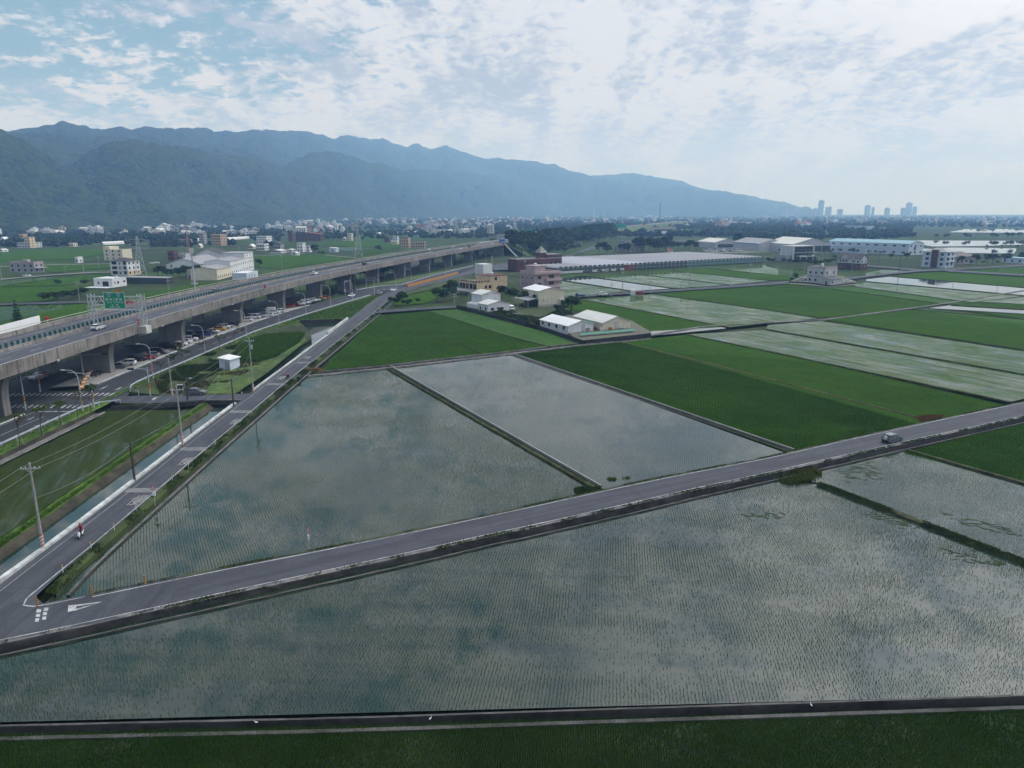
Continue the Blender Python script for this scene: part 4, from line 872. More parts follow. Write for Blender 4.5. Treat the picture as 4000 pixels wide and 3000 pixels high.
s3 = panel(gan, -2.05, 0.05, 6.0, 7.3, -1.62, M_sred, M_swhite); txt(s3, '\u5927 \u8ca8 \u8eca', -1.0, 6.95, yy, 0.5, M_swhite); txt(s3, '\u4e00\u5f8b\u99db\u51fa', -1.0, 6.35, yy, 0.46, M_swhite)
# warning triangle and red tablet on the near leg
def triangle_sign(parent, x, z, y, r_, sym=''):
    for k, (m_, q) in enumerate(((M_sred, 1.0), (M_swhite, 0.72))):
        mb = MB(); mb.add([(x - r_ * q * .87, y - .006 * k, z - r_ * .5 * q), (x + r_ * q * .87, y - .006 * k, z - r_ * .5 * q), (x, y - .006 * k, z + r_ * q)], [(0, 1, 2)])
        if k == 0: mb.add([(x - r_ * .87, y + .05, z - r_ * .5), (x + r_ * .87, y + .05, z - r_ * .5), (x, y + .05, z + r_)], [(2, 1, 0)]); mb.f += [(0, 1, 4, 3), (1, 2, 5, 4), (2, 0, 3, 5)]; mb.mi += [0, 0, 0]
        o = mb.build('triangle_panel' if k == 0 else 'triangle_face', m_, parent)
    if sym: txt(parent, sym, x, z - r_ * 0.08, y - 0.014, r_ * 0.55, M_black)
triangle_sign(gan, 0.1, 2.75, -0.5, 0.62, '!'); s4 = panel(gan, -0.4, 0.5, 0.5, 2.3, -0.5, M_sred, M_swhite)
for k, t_ in enumerate(('\u4e00\u5927', '\u5f8b\u8ca8', '\u99db\u8eca')): txt(s4, t_, 0.05, 1.95 - k * 0.55, -0.53, 0.40, M_swhite)
# ---------- small road boxes on the parapets
for k_, x_, y_, lab in (('A', 410, 1010, 'red emergency phone box on the far parapet near the white noise wall'), ('B', 80, 725, 'red emergency phone box on the near parapet above the cars')):
    p = GP(k_, x_, y_, PT - 0.2); t_ = thing('phone_box', lab, 'phone box', (p.x, p.y, DECK + 0.6)); mb = MB(); mb.box(-.3, .3, -.3, .3, 0.6, 1.6); mb.box(-.36, .36, -.36, .36, 1.6, 1.7); mb.build('box', M_sred, t_); mb = MB(); mb.box(-.12, .12, -.12, .12, -.5, .6); mb.build('stand', M_steel, t_)
nw = GL('A -60,1115 345,1005', PT); 
tag(extrude('noise_wall', nw, [(-0.1, PT - 0.6), (-0.1, PT + 1.5), (0.1, PT + 1.5), (0.1, PT - 0.6)], M_swhite, step=3, sm=False), 'white noise wall on the far parapet at the left edge', 'wall')
# ================================================================== vehicles
M_glass = pm('car_glass', (0.015, 0.018, 0.022), 0.08, 0.1, 1.0, spec=0.6)
M_tyre = pm('tyre', (0.012, 0.012, 0.012), 0.8, 0.2, 6.0); M_rim = pm('wheel_rim', (0.35, 0.36, 0.37), 0.35, 0.1, 3.0, metal=0.7)
M_trim = pm('car_trim', (0.02, 0.02, 0.021), 0.6, 0.1, 4.0); M_tail = pm('tail_lamp', (0.30, 0.01, 0.012), 0.3, 0.1, 3.0); M_head = pm('head_lamp', (0.6, 0.62, 0.65), 0.15, 0.05, 3.0)
M_plate = pm('number_plate', (0.6, 0.6, 0.58), 0.6, 0.05, 3.0)
def carpaint(name, c, metal=0.0): return pm('car_paint_' + name, c, 0.28, 0.05, 2.0, metal=metal, spec=0.5)
PAINT = {'white': carpaint('white', (0.72, 0.73, 0.74)), 'silver': carpaint('silver', (0.38, 0.39, 0.41), 0.5), 'grey': carpaint('grey', (0.13, 0.135, 0.145), 0.4), 'black': carpaint('black', (0.014, 0.015, 0.017)),
         'red': carpaint('red', (0.30, 0.016, 0.02)), 'blue': carpaint('blue', (0.02, 0.05, 0.16)), 'yellow': carpaint('yellow', (0.62, 0.33, 0.02)), 'brown': carpaint('brown', (0.20, 0.155, 0.12), 0.3),
         'teal': carpaint('teal', (0.16, 0.20, 0.21), 0.4), 'dark red': carpaint('dark_red', (0.16, 0.012, 0.016)), 'bluewhite': carpaint('bluewhite', (0.5, 0.54, 0.58)), 'busblue': carpaint('busblue', (0.03, 0.16, 0.50))}
# stations front -> rear: x, half width low, z low, half width belt, z belt, half width roof, z roof ; top: h hood / g glass / r roof
CARS = {
 'hatch': ([(2.0, .60, .35, .58, .62, .56, .64), (1.85, .80, .25, .80, .74, .78, .76), (1.0, .86, .20, .86, .90, .82, .93), (.35, .87, .2, .86, .95, .64, 1.42), (-.6, .87, .2, .86, .97, .66, 1.50), (-1.45, .86, .2, .85, .99, .62, 1.42), (-1.9, .84, .28, .80, 1.0, .74, 1.04), (-2.0, .74, .35, .72, .8, .70, .82)], 'hhgrrgh', 1.25),
 'sedan': ([(2.3, .62, .35, .60, .60, .58, .62), (2.15, .82, .25, .82, .70, .80, .72), (1.1, .88, .2, .88, .88, .84, .90), (.35, .89, .2, .88, .92, .64, 1.38), (-.6, .89, .2, .88, .94, .66, 1.45), (-1.2, .89, .2, .87, .95, .62, 1.38), (-1.75, .88, .22, .86, .97, .80, 1.0), (-2.25, .82, .28, .80, .95, .76, .97), (-2.35, .72, .35, .70, .8, .68, .82)], 'hhgrrghh', 1.35),
 'wagon': ([(2.3, .62, .35, .60, .60, .58, .62), (2.15, .84, .25, .84, .72, .82, .74), (1.15, .90, .2, .90, .90, .86, .92), (.4, .91, .2, .90, .93, .66, 1.38), (-.6, .91, .2, .90, .95, .68, 1.46), (-1.75, .90, .2, .88, .97, .64, 1.40), (-2.2, .88, .26, .84, .98, .76, 1.02), (-2.32, .76, .35, .74, .8, .72, .82)], 'hhgrrgh', 1.38),
 'suv': ([(2.2, .66, .45, .64, .85, .62, .87), (2.05, .86, .30, .86, .95, .84, .97), (1.1, .92, .25, .92, 1.06, .88, 1.08), (.45, .93, .25, .92, 1.10, .68, 1.60), (-.6, .93, .25, .92, 1.12, .70, 1.70), (-1.75, .92, .25, .90, 1.14, .66, 1.62), (-2.1, .90, .32, .86, 1.14, .78, 1.17), (-2.2, .78, .42, .76, .9, .74, .92)], 'hhgrrgh', 1.32),
 'van': ([(2.35, .70, .40, .68, .85, .66, .87), (2.2, .86, .30, .86, 1.02, .82, 1.06), (1.75, .88, .25, .88, 1.10, .74, 1.72), (1.2, .88, .25, .88, 1.14, .78, 1.92), (-.6, .88, .25, .88, 1.16, .80, 1.96), (-2.15, .88, .25, .88, 1.16, .78, 1.90), (-2.35, .86, .32, .85, 1.14, .80, 1.2), (-2.4, .80, .4, .78, .9, .76, .95)], 'hgrrrgh', 1.45),
}
WH = {}
def wheel_meshes(r, w_):
    if (r, w_) in WH: return WH[(r, w_)]
    a = MB(); a.tube([(0, -w_ / 2, 0), (0, -w_ / 2 + .03, 0), (0, w_ / 2 - .03, 0), (0, w_ / 2, 0)], [r * .9, r, r, r * .9], 14); b = MB(); b.tube([(0, -w_ / 2 - .012, 0), (0, w_ / 2 + .012, 0)], r * .62, 10)
    out = []
    for m_, mt, nm in ((a, M_tyre, 'tyre'), (b, M_rim, 'rim')):
        me = bpy.data.meshes.new(nm); me.from_pydata(m_.v, [], m_.f); me.materials.append(mt); me.update(); out.append(me)
    WH[(r, w_)] = out; return out
def add_wheels(t_, xs_, hw, r=0.33, w_=0.22):
    ty, ri = wheel_meshes(r, w_)
    for x in xs_:
        for s_ in (-1, 1):
            o = link('wheel', ty, t_, (x, s_ * (hw - w_ / 2), r)); link('rim', ri, o)
def car(kind, paint, label, loc, rz, group=None, cat='car', scale=1.0, spare=False, rails=False):
    t_ = thing('parked_car' if group else 'car', label, cat, loc, rz, group); t_.scale = (scale,) * 3
    S_, top, wb = CARS[kind]; body = MB(); gl = MB()
    rings = [[(x, -wl_, zl), (x, -wb_ - .03, (zl + zb) / 2), (x, -wb_, zb), (x, -wr, zr), (x, wr, zr), (x, wb_, zb), (x, wb_ + .03, (zl + zb) / 2), (x, wl_, zl)] for x, wl_, zl, wb_, zb, wr, zr in S_]
    for i, f in enumerate(top):
        a, b = rings[i], rings[i + 1]
        for j in (0, 1, 5, 6): body.add([a[j], a[j + 1], b[j + 1], b[j]], [(0, 1, 2, 3)])
        (gl if f == 'g' else body).add([a[3], a[4], b[4], b[3]], [(0, 1, 2, 3)])
        side = gl if f in 'gr' else body
        for j in (2, 4): side.add([a[j], a[j + 1], b[j + 1], b[j]], [(0, 1, 2, 3)])
        body.add([a[7], a[0], b[0], b[7]], [(0, 1, 2, 3)])
    body.add(rings[0], [tuple(range(8))]); body.add(rings[-1], [tuple(range(8))[::-1]])
    # pillars
    for i in [i for i, f in enumerate(top) if f == 'r']:
        a = rings[i]
        for j, s_ in ((2, -1), (4, 1)):
            p0, p1 = Vector(a[j]), Vector(a[j + 1]); dx = Vector((.05, 0, 0)); ny = Vector((0, s_ * .006, 0))
            body.add([p0 - dx + ny, p0 + dx + ny, p1 + dx + ny, p1 - dx + ny], [(0, 1, 2, 3)])
    body.build('body', PAINT[paint], t_, smooth=False); gl.build('windows', M_glass, t_)
    x0, xe = S_[1][0], S_[-2][0]; zb0 = S_[1][4]; zbe = S_[-2][4]; hw = S_[1][3]
    for s_ in (-1, 1):
        m_ = MB(); m_.obox((x0 + .04, s_ * (hw - .2), zb0 - .10), .14, .30, .13, 0); m_.build('headlight', M_head, t_)
        m_ = MB(); m_.obox((xe - .05, s_ * (S_[-2][3] - .12), zbe - .14), .14, .24, .20, 0); m_.build('tail_light', M_tail, t_)
        m_ = MB(); m_.obox((S_[2][0] - .12, s_ * (S_[2][3] + .1), S_[2][4] + .07), .12, .16, .12, 0); m_.build('mirror', PAINT[paint], t_)
    m_ = MB(); m_.obox((S_[-1][0] - .02, 0, .62), .04, .36, .15); m_.build('number_plate', M_plate, t_)
    m_ = MB(); m_.obox((S_[-1][0] + .0, 0, .42), .12, 1.3, .16); m_.obox((S_[0][0], 0, .42), .1, 1.2, .18); m_.build('bumper', M_trim, t_)
    if spare: m_ = MB(); m_.tube([(S_[-1][0] - .02, 0, 1.0), (S_[-1][0] - .22, 0, 1.0)], .34, 12); m_.build('spare_wheel_cover', PAINT['bluewhite'], t_)
    add_wheels(t_, (wb, -wb), S_[3][1] + .04, 0.34 if kind in ('suv', 'van') else 0.31)
    return t_
def truck(paint, label, loc, rz, box=None, name='pickup_truck', cat='truck', group=None):
    t_ = thing(name, label, cat, loc, rz, group)
    m_ = MB(); m_.add([(2.4, y, z) for y in (-.8, .8) for z in (.4, 1.0)], []); m_.v = []; m_.f = []
    P_ = [(2.4, .4), (2.4, 1.0), (2.05, 1.85), (1.0, 1.9), (0.95, .4)]
    m_.add([(x, -.82, z) for x, z in P_] + [(x, .82, z) for x, z in P_], [(0, 1, 2, 3, 4), (9, 8, 7, 6, 5)] + [(i, 5 + i, 5 + (i + 1) % 5, (i + 1) % 5) for i in range(5)]); m_.build('cab', PAINT[paint], t_)
    g = MB(); g.add([(2.408, -.72, 1.06), (2.408, .72, 1.06), (2.09, .70, 1.78), (2.09, -.70, 1.78)], [(0, 1, 2, 3)])
    for s_ in (-.826, .826): g.add([(2.25, s_, 1.08), (1.98, s_, 1.75), (1.15, s_, 1.75), (1.15, s_, 1.08)], [(0, 1, 2, 3)])
    g.build('windows', M_glass, t_)
    if box: m_ = MB(); m_.box(-2.5, .85, -.9, .9, .75, 2.5); m_.build('cargo_box', PAINT[box], t_)
    else:
        m_ = MB(); m_.box(-2.5, .85, -.88, .88, .72, .8); m_.box(-2.5, .85, -.88, -.82, .8, 1.15); m_.box(-2.5, .85, .82, .88, .8, 1.15); m_.box(-2.5, -2.44, -.82, .82, .8, 1.15); m_.build('cargo_bed', PAINT[paint], t_)
    m_ = MB(); m_.box(-2.4, 1.0, -.4, .4, .45, .7); m_.build('chassis', M_trim, t_)
    for s_ in (-1, 1):
        m_ = MB(); m_.obox((2.42, s_ * .6, .75), .05, .28, .18); m_.build('headlight', M_head, t_); m_ = MB(); m_.obox((-2.51, s_ * .7, .66), .05, .25, .14); m_.build('tail_light', M_tail, t_)
    add_wheels(t_, (1.6, -1.5), .82, .33); return t_
def bus(paint, label, loc, rz):
    t_ = thing('bus', label, 'bus', loc, rz); L_ = 5.8
    m_ = MB(); m_.box(-L_, L_, -1.25, 1.25, .35, 1.5); m_.box(-L_, L_, -1.22, 1.22, 2.55, 3.3); m_.box(-L_, -L_ + .2, -1.23, 1.23, 1.5, 2.55); m_.build('body', PAINT[paint], t_)
    m_ = MB(); m_.box(-L_ + .2, L_ - .02, -1.19, 1.19, 1.5, 2.55); m_.build('windows', M_glass, t_); m_ = MB(); m_.box(-3, 2, -.8, .8, 3.3, 3.5); m_.build('roof_unit', PAINT['white'], t_)
    add_wheels(t_, (3.6, -3.4), 1.25, .48, .3); return t_
def deck_pos(k, x, y): return GP(k, x, y, DECK + 0.02)
def deck_rz(p):
    i = min(range(len(VC) - 1), key=lambda i: abs(VC[i].y - p.y)); d = VC[i + 1] - VC[i]; return math.atan2(d.y, d.x)
def lane_at(y_, o):
    i = min(range(len(VC)), key=lambda i: abs(VC[i].y - y_)); q = VC[i] + VN[i] * o; return Vector((q.x, q.y, DECK + 0.02))
def on_deck(k, x, y, lane_o):
    p = deck_pos(k, x, y); return lane_at(p.y, lane_o)
for kind, paint, lab, k, x, y, o_, rev in (
    ('wagon', 'white', 'white estate car on the viaduct just before the sign gantry', 'A', 805, 1085, -8.6, 0),
    ('suv', 'white', 'white hatchback on the viaduct above the two red parked cars', 'Q', 455, 1000, -8.6, 0),
    ('suv', 'black', 'dark four wheel drive on the viaduct ahead of the white hatchback', 'Q', 1130, 850, -8.6, 0),
    ('sedan', 'white', 'white car far along the near lanes of the viaduct behind the dark one', 'R', 210, 768, -5.0, 0),
    ('suv', 'black', 'small dark car far along the viaduct, between two white ones', 'R', 400, 735, -8.6, 0),
    ('sedan', 'white', 'white car on the viaduct following the blue bus', 'R', 740, 690, -5.0, 0),
    ('sedan', 'white', 'white car at the far end of the viaduct ahead of the blue bus', 'R', 1180, 640, -5.0, 0),
    ('suv', 'teal', 'dark car half hidden behind the green blades of the viaduct', 'O', 1040, 1170, -15.4, 1),
    ('sedan', 'white', 'white car coming the other way on the viaduct, left one of a close pair', 'R', 40, 755, -15.4, 1),
    ('sedan', 'white', 'white car coming the other way on the viaduct, right one of a close pair', 'R', 85, 748, -19.2, 1)):
    p = on_deck(k, x, y, o_); car(kind, paint, lab, p, deck_rz(p) + (math.pi if rev else 0))
p = on_deck('Q', 1910, 655, -15.4); car('van', 'white', 'white van coming along the far lanes of the viaduct', p, deck_rz(p) + math.pi, cat='van', scale=1.12)
p = on_deck('R', 970, 660, -8.6); bus('busblue', 'bright blue bus near the far end of the viaduct', p, deck_rz(p))
p = GP('H', 1072, 716); car('hatch', 'teal', 'grey green hatchback driving away on the lane through the paddies', (p.x, p.y, 0.02), R(28), spare=True)
p = GP('E', 1700, 312); car('hatch', 'grey', 'dark grey hatchback parked by the small canal bridge', (p.x, p.y, 0.03), R(5))
p = GP('A', 330, 1508); car('suv', 'silver', 'silver four wheel drive waiting on the road below the viaduct', (p.x, p.y, -0.04), R(-100))
p = GP('B', 825, 792); car('sedan', 'white', 'white saloon at the far junction beside the crossing lamp post', (p.x, p.y, -0.03), R(255))
p = GP('B', 1068, 772); car('suv', 'silver', 'silver car at the far lane mouth, nearest of three in line', (p.x, p.y, 0.03), R(70))
p = GP('B', 1115, 757); car('hatch', 'grey', 'grey car at the far lane mouth, middle of three in line', (p.x, p.y, 0.03), R(68))
p = GP('B', 1182, 744); car('sedan', 'white', 'white car at the far lane mouth, farthest of three in line', (p.x, p.y, 0.03), R(62))
p = GP('M', 1092, 775, -0.2); car('van', 'white', 'white van beside the white metal house', (p.x, p.y, -0.2), R(-70), cat='van')
p = GP('C', 590, 797, -0.15); truck('blue', 'dark blue flatbed truck on the field road beside the cream barn', (p.x, p.y, -0.14), R(168))
p = GP('C', 785, 783, -0.15); car('suv', 'white', 'white car on the field road right of the blue truck', (p.x, p.y, -0.14), R(5))
p = GP('D', 690, 668, -0.15); car('sedan', 'white', 'white car parked right of the lone boxy house', (p.x, p.y, -0.18), R(-20))
p = GP('D', 275, 656, -0.15); car('suv', 'bluewhite', 'pale blue car parked left of the lone boxy house', (p.x, p.y, -0.18), R(170))
p = GP('D', 330, 655, -0.15); car('hatch', 'black', 'dark car between the pale blue car and the lone boxy house', (p.x, p.y, -0.18), R(170))
p = GP('N', 420, 905, -0.2); car('sedan', 'white', 'white car on the far left field road below the grey farmhouse', (p.x, p.y, -0.2), R(5))
p = GP('O', 135, 700, -0.3); car('sedan', 'white', 'white car left of the dark house by the mast', (p.x, p.y, -0.9), R(0))
p = GP('O', 210, 692, -0.3); car('hatch', 'white', 'small white car just right of another, by the dark house', (p.x, p.y, -0.9), R(0))
# parked row under the viaduct
PK = [('A', 1020, 1412, 'hatch', 'grey', 'grey car, nearest of the parked row, beside the first wall pier'), ('A', 1100, 1385, 'suv', 'white', 'white car parked second in the row beside the first wall pier'),
      ('A', 1185, 1350, 'van', 'black', 'black van parked between a white and a red car'), ('A', 1270, 1335, 'sedan', 'red', 'bright red saloon parked nearest the drone'), ('A', 1310, 1312, 'hatch', 'silver', 'silver car parked just behind the bright red saloon'),
      ('V', 25, 495, 'van', 'black', 'black van parked left of a small silver car'), ('V', 68, 490, 'hatch', 'silver', 'small silver car between two dark ones in the row'), ('V', 185, 440, 'suv', 'brown', 'brown grey car parked right of the covered pickup'),
      ('V', 225, 425, 'hatch', 'white', 'white hatchback parked left of the second wall pier'), ('V', 258, 405, 'sedan', 'white', 'white saloon parked tight against the second wall pier'), ('V', 308, 385, 'suv', 'white', 'white car parked just right of the second wall pier'),
      ('V', 365, 372, 'suv', 'black', 'black car right of the white one by the second pier'), ('V', 418, 345, 'van', 'blue', 'blue van parked right of a black car'), ('V', 455, 332, 'hatch', 'black', 'black hatchback between the blue van and a white car'),
      ('V', 488, 318, 'sedan', 'white', 'white saloon parked left of the yellow taxi'), ('V', 545, 296, 'sedan', 'yellow', 'yellow taxi, the nearer of two in the parked row'), ('V', 582, 283, 'suv', 'white', 'white car parked just right of the nearer yellow taxi'),
      ('V', 612, 273, 'hatch', 'silver', 'silver hatchback parked before the dark pickup'), ('V', 770, 222, 'sedan', 'white', 'white saloon just right of the third wall pier'), ('V', 830, 200, 'van', 'white', 'white van parked right of the third wall pier'),
      ('V', 880, 192, 'suv', 'silver', 'silver car parked right of the white van'), ('V', 908, 180, 'hatch', 'black', 'black hatchback before the little box truck'), ('V', 940, 182, 'sedan', 'white', 'white saloon in front of the little box truck'),
      ('V', 1002, 158, 'hatch', 'white', 'white hatchback right of the little box truck'), ('V', 1040, 150, 'suv', 'white', 'white car left of the pair of red cars'), ('V', 1120, 108, 'sedan', 'red', 'red saloon, left one of the pair by the fourth pier'),
      ('V', 1178, 98, 'sedan', 'dark red', 'dark red saloon, right one of the pair by the fourth pier'), ('V', 1212, 88, 'hatch', 'white', 'white hatchback just right of the dark red saloon'), ('V', 1245, 80, 'suv', 'white', 'white car second to the right of the dark red saloon'),
      ('B', 430, 853, 'van', 'white', 'white van far along the parked row'), ('B', 485, 838, 'suv', 'white', 'white car at the far end of the row, left of a pair'), ('B', 515, 830, 'sedan', 'white', 'white car at the far end of the row, right of a pair'),
      ('B', 545, 822, 'hatch', 'black', 'black car left of the far yellow taxi'), ('B', 567, 818, 'sedan', 'yellow', 'yellow taxi, the farther of two in the parked row'), ('B', 590, 812, 'hatch', 'red', 'small red car at the far end of the parked row')]
for k, x, y, kind, paint, lab in PK:
    p = GP(k, x, y, 0.1); car(kind, paint, lab, (p.x, p.y, 0.10), R(random.choice((12, 8, 15, 190)) + random.uniform(-4, 4)), 'cars parked under the viaduct')
p = GP('V', 125, 462, 0.1); truck('black', 'dark covered pickup in the parked row before the second pier', (p.x, p.y, 0.1), R(12), box='black', group='cars parked under the viaduct')
p = GP('V', 955, 158, 0.1); truck('silver', 'little truck with a white cargo box in the parked row', (p.x, p.y, 0.1), R(190), box='white', group='cars parked under the viaduct')
p = GP('V', 650, 262, 0.1); truck('black', 'dark open pickup beside the third wall pier', (p.x, p.y, 0.1), R(12), group='cars parked under the viaduct')
p = GP('V', 310, 345, 0.1); car('van', 'blue', 'dark blue van in the shade behind the second pier', (p.x, p.y, 0.1), R(100), 'cars parked under the viaduct', cat='van')
p = GP('V', 810, 60, 0); truck('busblue', 'blue box truck on the road behind the viaduct', (p.x, p.y, 0), R(90), box='busblue')
# ---------- scooters
def scooter(label, loc, rz, paint='white', group=None):
    t_ = thing('scooter', label, 'scooter', loc, rz, group)
    m_ = MB(); m_.tube([(.60, 0, .30), (.50, 0, .62), (.42, 0, .92)], [.13, .17, .10], 8); m_.build('front_fairing', PAINT[paint], t_)
    m_ = MB(); m_.obox((.12, 0, .28), .55, .30, .07); m_.build('footboard', M_trim, t_)
    m_ = MB(); m_.tube([(-.15, 0, .38), (-.45, 0, .58), (-.85, 0, .68)], [.15, .19, .10], 8); m_.build('rear_body', PAINT[paint], t_)
    m_ = MB(); m_.tube([(-.05, 0, .74), (-.45, 0, .78), (-.80, 0, .80)], [.12, .15, .09], 8); m_.build('seat', M_trim, t_)
    m_ = MB(); m_.tube([(.36, -.33, 1.0), (.42, 0, 1.02), (.36, .33, 1.0)], .022, 6); m_.build('handlebar', M_trim, t_)
    for s_ in (-1, 1): m_ = MB(); m_.tube([(.38, s_ * .24, 1.02), (.36, s_ * .32, 1.22)], .012, 4); m_.tube([(.36, s_ * .30, 1.24), (.36, s_ * .42, 1.24)], .04, 5); m_.build('mirror', M_trim, t_)
    m_ = MB(); m_.obox((.60, 0, .72), .06, .16, .12); m_.build('headlight', M_head, t_)
    m_ = MB(); m_.obox((-.90, 0, .58), .04, .2, .1); m_.build('tail_light', M_tail, t_)
    ty, ri = wheel_meshes(.24, .12)
    for x in (.62, -.62): o = link('wheel', ty, t_, (x, 0, .24)); link('rim', ri, o)
    return t_
M_skin = pm('skin', (0.38, 0.22, 0.15), 0.6, 0.08, 4.0)
def skin_body(name, J, E_, m, parent):
    me = bpy.data.meshes.new(name); me.from_pydata([j[0] for j in J], E_, []); o = link(name, me, parent)
    md = o.modifiers.new('skin', 'SKIN'); md.use_smooth_shade = True; md.branch_smoothing = 0.6
    for v, j in zip(me.skin_vertices[0].data, J): r_ = j[1]; v.radius = (r_, r_) if not isinstance(r_, tuple) else r_
    me.skin_vertices[0].data[0].use_root = True
    o.modifiers.new('sub', 'SUBSURF').levels = 1; o.modifiers['sub'].render_levels = 2; me.materials.append(m); return o
def rider(label, loc, rz, jacket, helmet, trousers):
    """seated on the scooter: knees forward, hands on the grips"""
    t_ = thing('person', label, 'person', loc, rz)
    J = [((-.35, 0, .88), .15), ((-.32, 0, 1.10), .15), ((-.26, 0, 1.32), .17), ((-.22, 0, 1.46), .07), ((-.19, 0, 1.53), .06)]; E_ = [(0, 1), (1, 2), (2, 3), (3, 4)]
    for s_ in (-1, 1):
        n = len(J); J += [((-.25, s_ * .19, 1.38), .075), ((-.05, s_ * .27, 1.17), .058), ((.20, s_ * .30, 1.08), .045), ((.33, s_ * .30, 1.04), .038)]; E_ += [(2, n), (n, n + 1), (n + 1, n + 2), (n + 2, n + 3)]
    body = skin_body('torso', J, E_, jacket, t_)
    J = [((-.38, 0, .90), .15)]; E_ = []
    for s_ in (-1, 1):
        n = len(J); J += [((-.30, s_ * .10, .86), .10), ((.08, s_ * .15, .84), .085), ((.12, s_ * .14, .55), .06), ((.10, s_ * .13, .36), .045), ((.26, s_ * .14, .345), .04)]; E_ += [(0, n), (n, n + 1), (n + 1, n + 2), (n + 2, n + 3), (n + 3, n + 4)]
    skin_body('trousers', J, E_, trousers, t_)
    for s_ in (-1, 1):     # fingers wrapped round each grip, thumb under
        h_ = MB(); h_.tube([(.32, s_ * .30, 1.04), (.36, s_ * .30, 1.04)], [.030, .036], 6)
        for q in range(4): y = s_ * (.265 + q * .022); ln = (.020, .026, .028, .022)[q]; h_.tube([(.355, y, 1.05), (.385 + ln * .3, y, 1.045), (.395, y, 1.02), (.378, y, .998)], [.010, .0095, .009, .007], 5)
        h_.tube([(.335, s_ * .262, 1.03), (.352, s_ * .245, 1.01), (.372, s_ * .248, .998)], [.011, .010, .008], 5)
        h_.build('hand', M_skin, t_)
    hd = MB(); hd.tube([(-.16, 0, 1.50), (-.14, 0, 1.55), (-.13, 0, 1.62), (-.14, 0, 1.70), (-.15, 0, 1.76)], [.05, .085, .10, .09, .03], 10); fo = hd.build('head', M_skin, t_, smooth=True)
    m_ = MB(); m_.tube([(-.045, 0, 1.61), (-.02, 0, 1.595)], [.014, .018], 5); m_.build('nose', M_skin, fo); m_ = MB()
    for s_ in (-1, 1): m_.obox((-.048, s_ * .036, 1.635), .012, .026, .012)
    m_.build('eyes', M_trim, fo); m_ = MB(); m_.obox((-.05, 0, 1.565), .012, .045, .008); m_.build('mouth', M_sred, fo)
    he = MB(); he.tube([(-.15, 0, 1.64), (-.16, 0, 1.70), (-.165, 0, 1.76), (-.17, 0, 1.80)], [.125, .13, .105, .04], 12); he.tube([(-.10, 0, 1.665), (.01, 0, 1.655)], [.10, .08], 8); he.build('helmet', helmet, t_, smooth=True)
    return t_
J_red = pm('jacket_red', (0.26, 0.012, 0.03), 0.8, 0.2, 6.0); J_pink = pm('jacket_pink', (0.60, 0.14, 0.22), 0.8, 0.2, 6.0); T_dark = pm('trousers_dark', (0.02, 0.022, 0.03), 0.85, 0.2, 6.0); He_red = pm('helmet_red', (0.30, 0.03, 0.025), 0.3, 0.05, 2.0); He_dk = pm('helmet_dark', (0.03, 0.02, 0.025), 0.3, 0.05, 2.0)
p = GP('E', 700, 1545); pz = Vector((p.x, p.y, 0.0))
scooter('white scooter riding toward the drone on the lane beside the canal', (p.x, p.y, 0), R(-80)); rider('person in a red jacket and helmet riding the white scooter', (p.x, p.y, 0.0), R(-80), J_red, He_red, T_dark)
p = GP('B', 275, 1500); scooter('dark scooter riding away up the lane past the flooded triangle', (p.x, p.y, 0.0), R(88), 'black'); rider('person in a pink jacket riding away on the dark scooter', (p.x, p.y, 0.0), R(88), J_pink, He_dk, T_dark)
for n, (k, x, y) in enumerate((('L', 1680, 425), ('L', 1740, 400), ('L', 1800, 365), ('B', 620, 795), ('B', 650, 790), ('B', 680, 785), ('B', 705, 780))):
    p = GP(k, x, y, 0.1); scooter(('dark scooter parked by the first wall pier, ' + ('nearest', 'middle', 'farthest')[n] + ' of three') if n < 3 else ('dark scooter at the far end of the parked row, ' + ('first', 'second', 'third', 'last')[n - 3] + ' of four'), (p.x, p.y, 0.1), R(20), 'black', 'parked scooters')
def stander(label, loc, rz, top, legs):
    t_ = thing('person', label, 'person', loc, rz)
    J = [((0, 0, .95), .14), ((0, 0, 1.18), .14), ((.01, 0, 1.38), .16), ((.02, 0, 1.48), .065), ((.02, 0, 1.55), .055)]; E_ = [(0, 1), (1, 2), (2, 3), (3, 4)]
    for s_ in (-1, 1): n = len(J); J += [((.0, s_ * .19, 1.42), .07), ((-.02, s_ * .24, 1.15), .055), ((.06, s_ * .24, .90), .042), ((.08, s_ * .24, .80), .035)]; E_ += [(2, n), (n, n + 1), (n + 1, n + 2), (n + 2, n + 3)]
    for s_ in (-1, 1): n = len(J); J += [((0, s_ * .09, .88), .10), ((.02, s_ * .10, .48), .07), ((0, s_ * .10, .08), .05), ((.12, s_ * .10, .04), .04)]; E_ += [(0, n), (n, n + 1), (n + 1, n + 2), (n + 2, n + 3)]
    skin_body('body', J, E_, top, t_)
    hd = MB(); hd.tube([(.03, 0, 1.52), (.04, 0, 1.57), (.04, 0, 1.64), (.03, 0, 1.72), (.02, 0, 1.76)], [.05, .08, .095, .085, .03], 10); hd.build('head', M_skin, t_, smooth=True)
    h_ = MB(); h_.tube([(.01, 0, 1.66), (.01, 0, 1.74), (.01, 0, 1.785)], [.102, .098, .03], 10); h_.build('hair', M_black, t_, smooth=True)
    for s_ in (-1, 1):
        g = MB(); g.tube([(.08, s_ * .24, .80), (.09, s_ * .24, .74)], [.030, .034], 6)
        for q in range(4): g.tube([(.07 + q * .016, s_ * .24, .745), (.075 + q * .016, s_ * .238, .70), (.08 + q * .016, s_ * .23, .67)], [.009, .0085, .007], 4)
        g.tube([(.10, s_ * .235, .77), (.125, s_ * .228, .74), (.13, s_ * .225, .72)], [.010, .009, .007], 4); g.build('hand', M_skin, t_)
    return t_
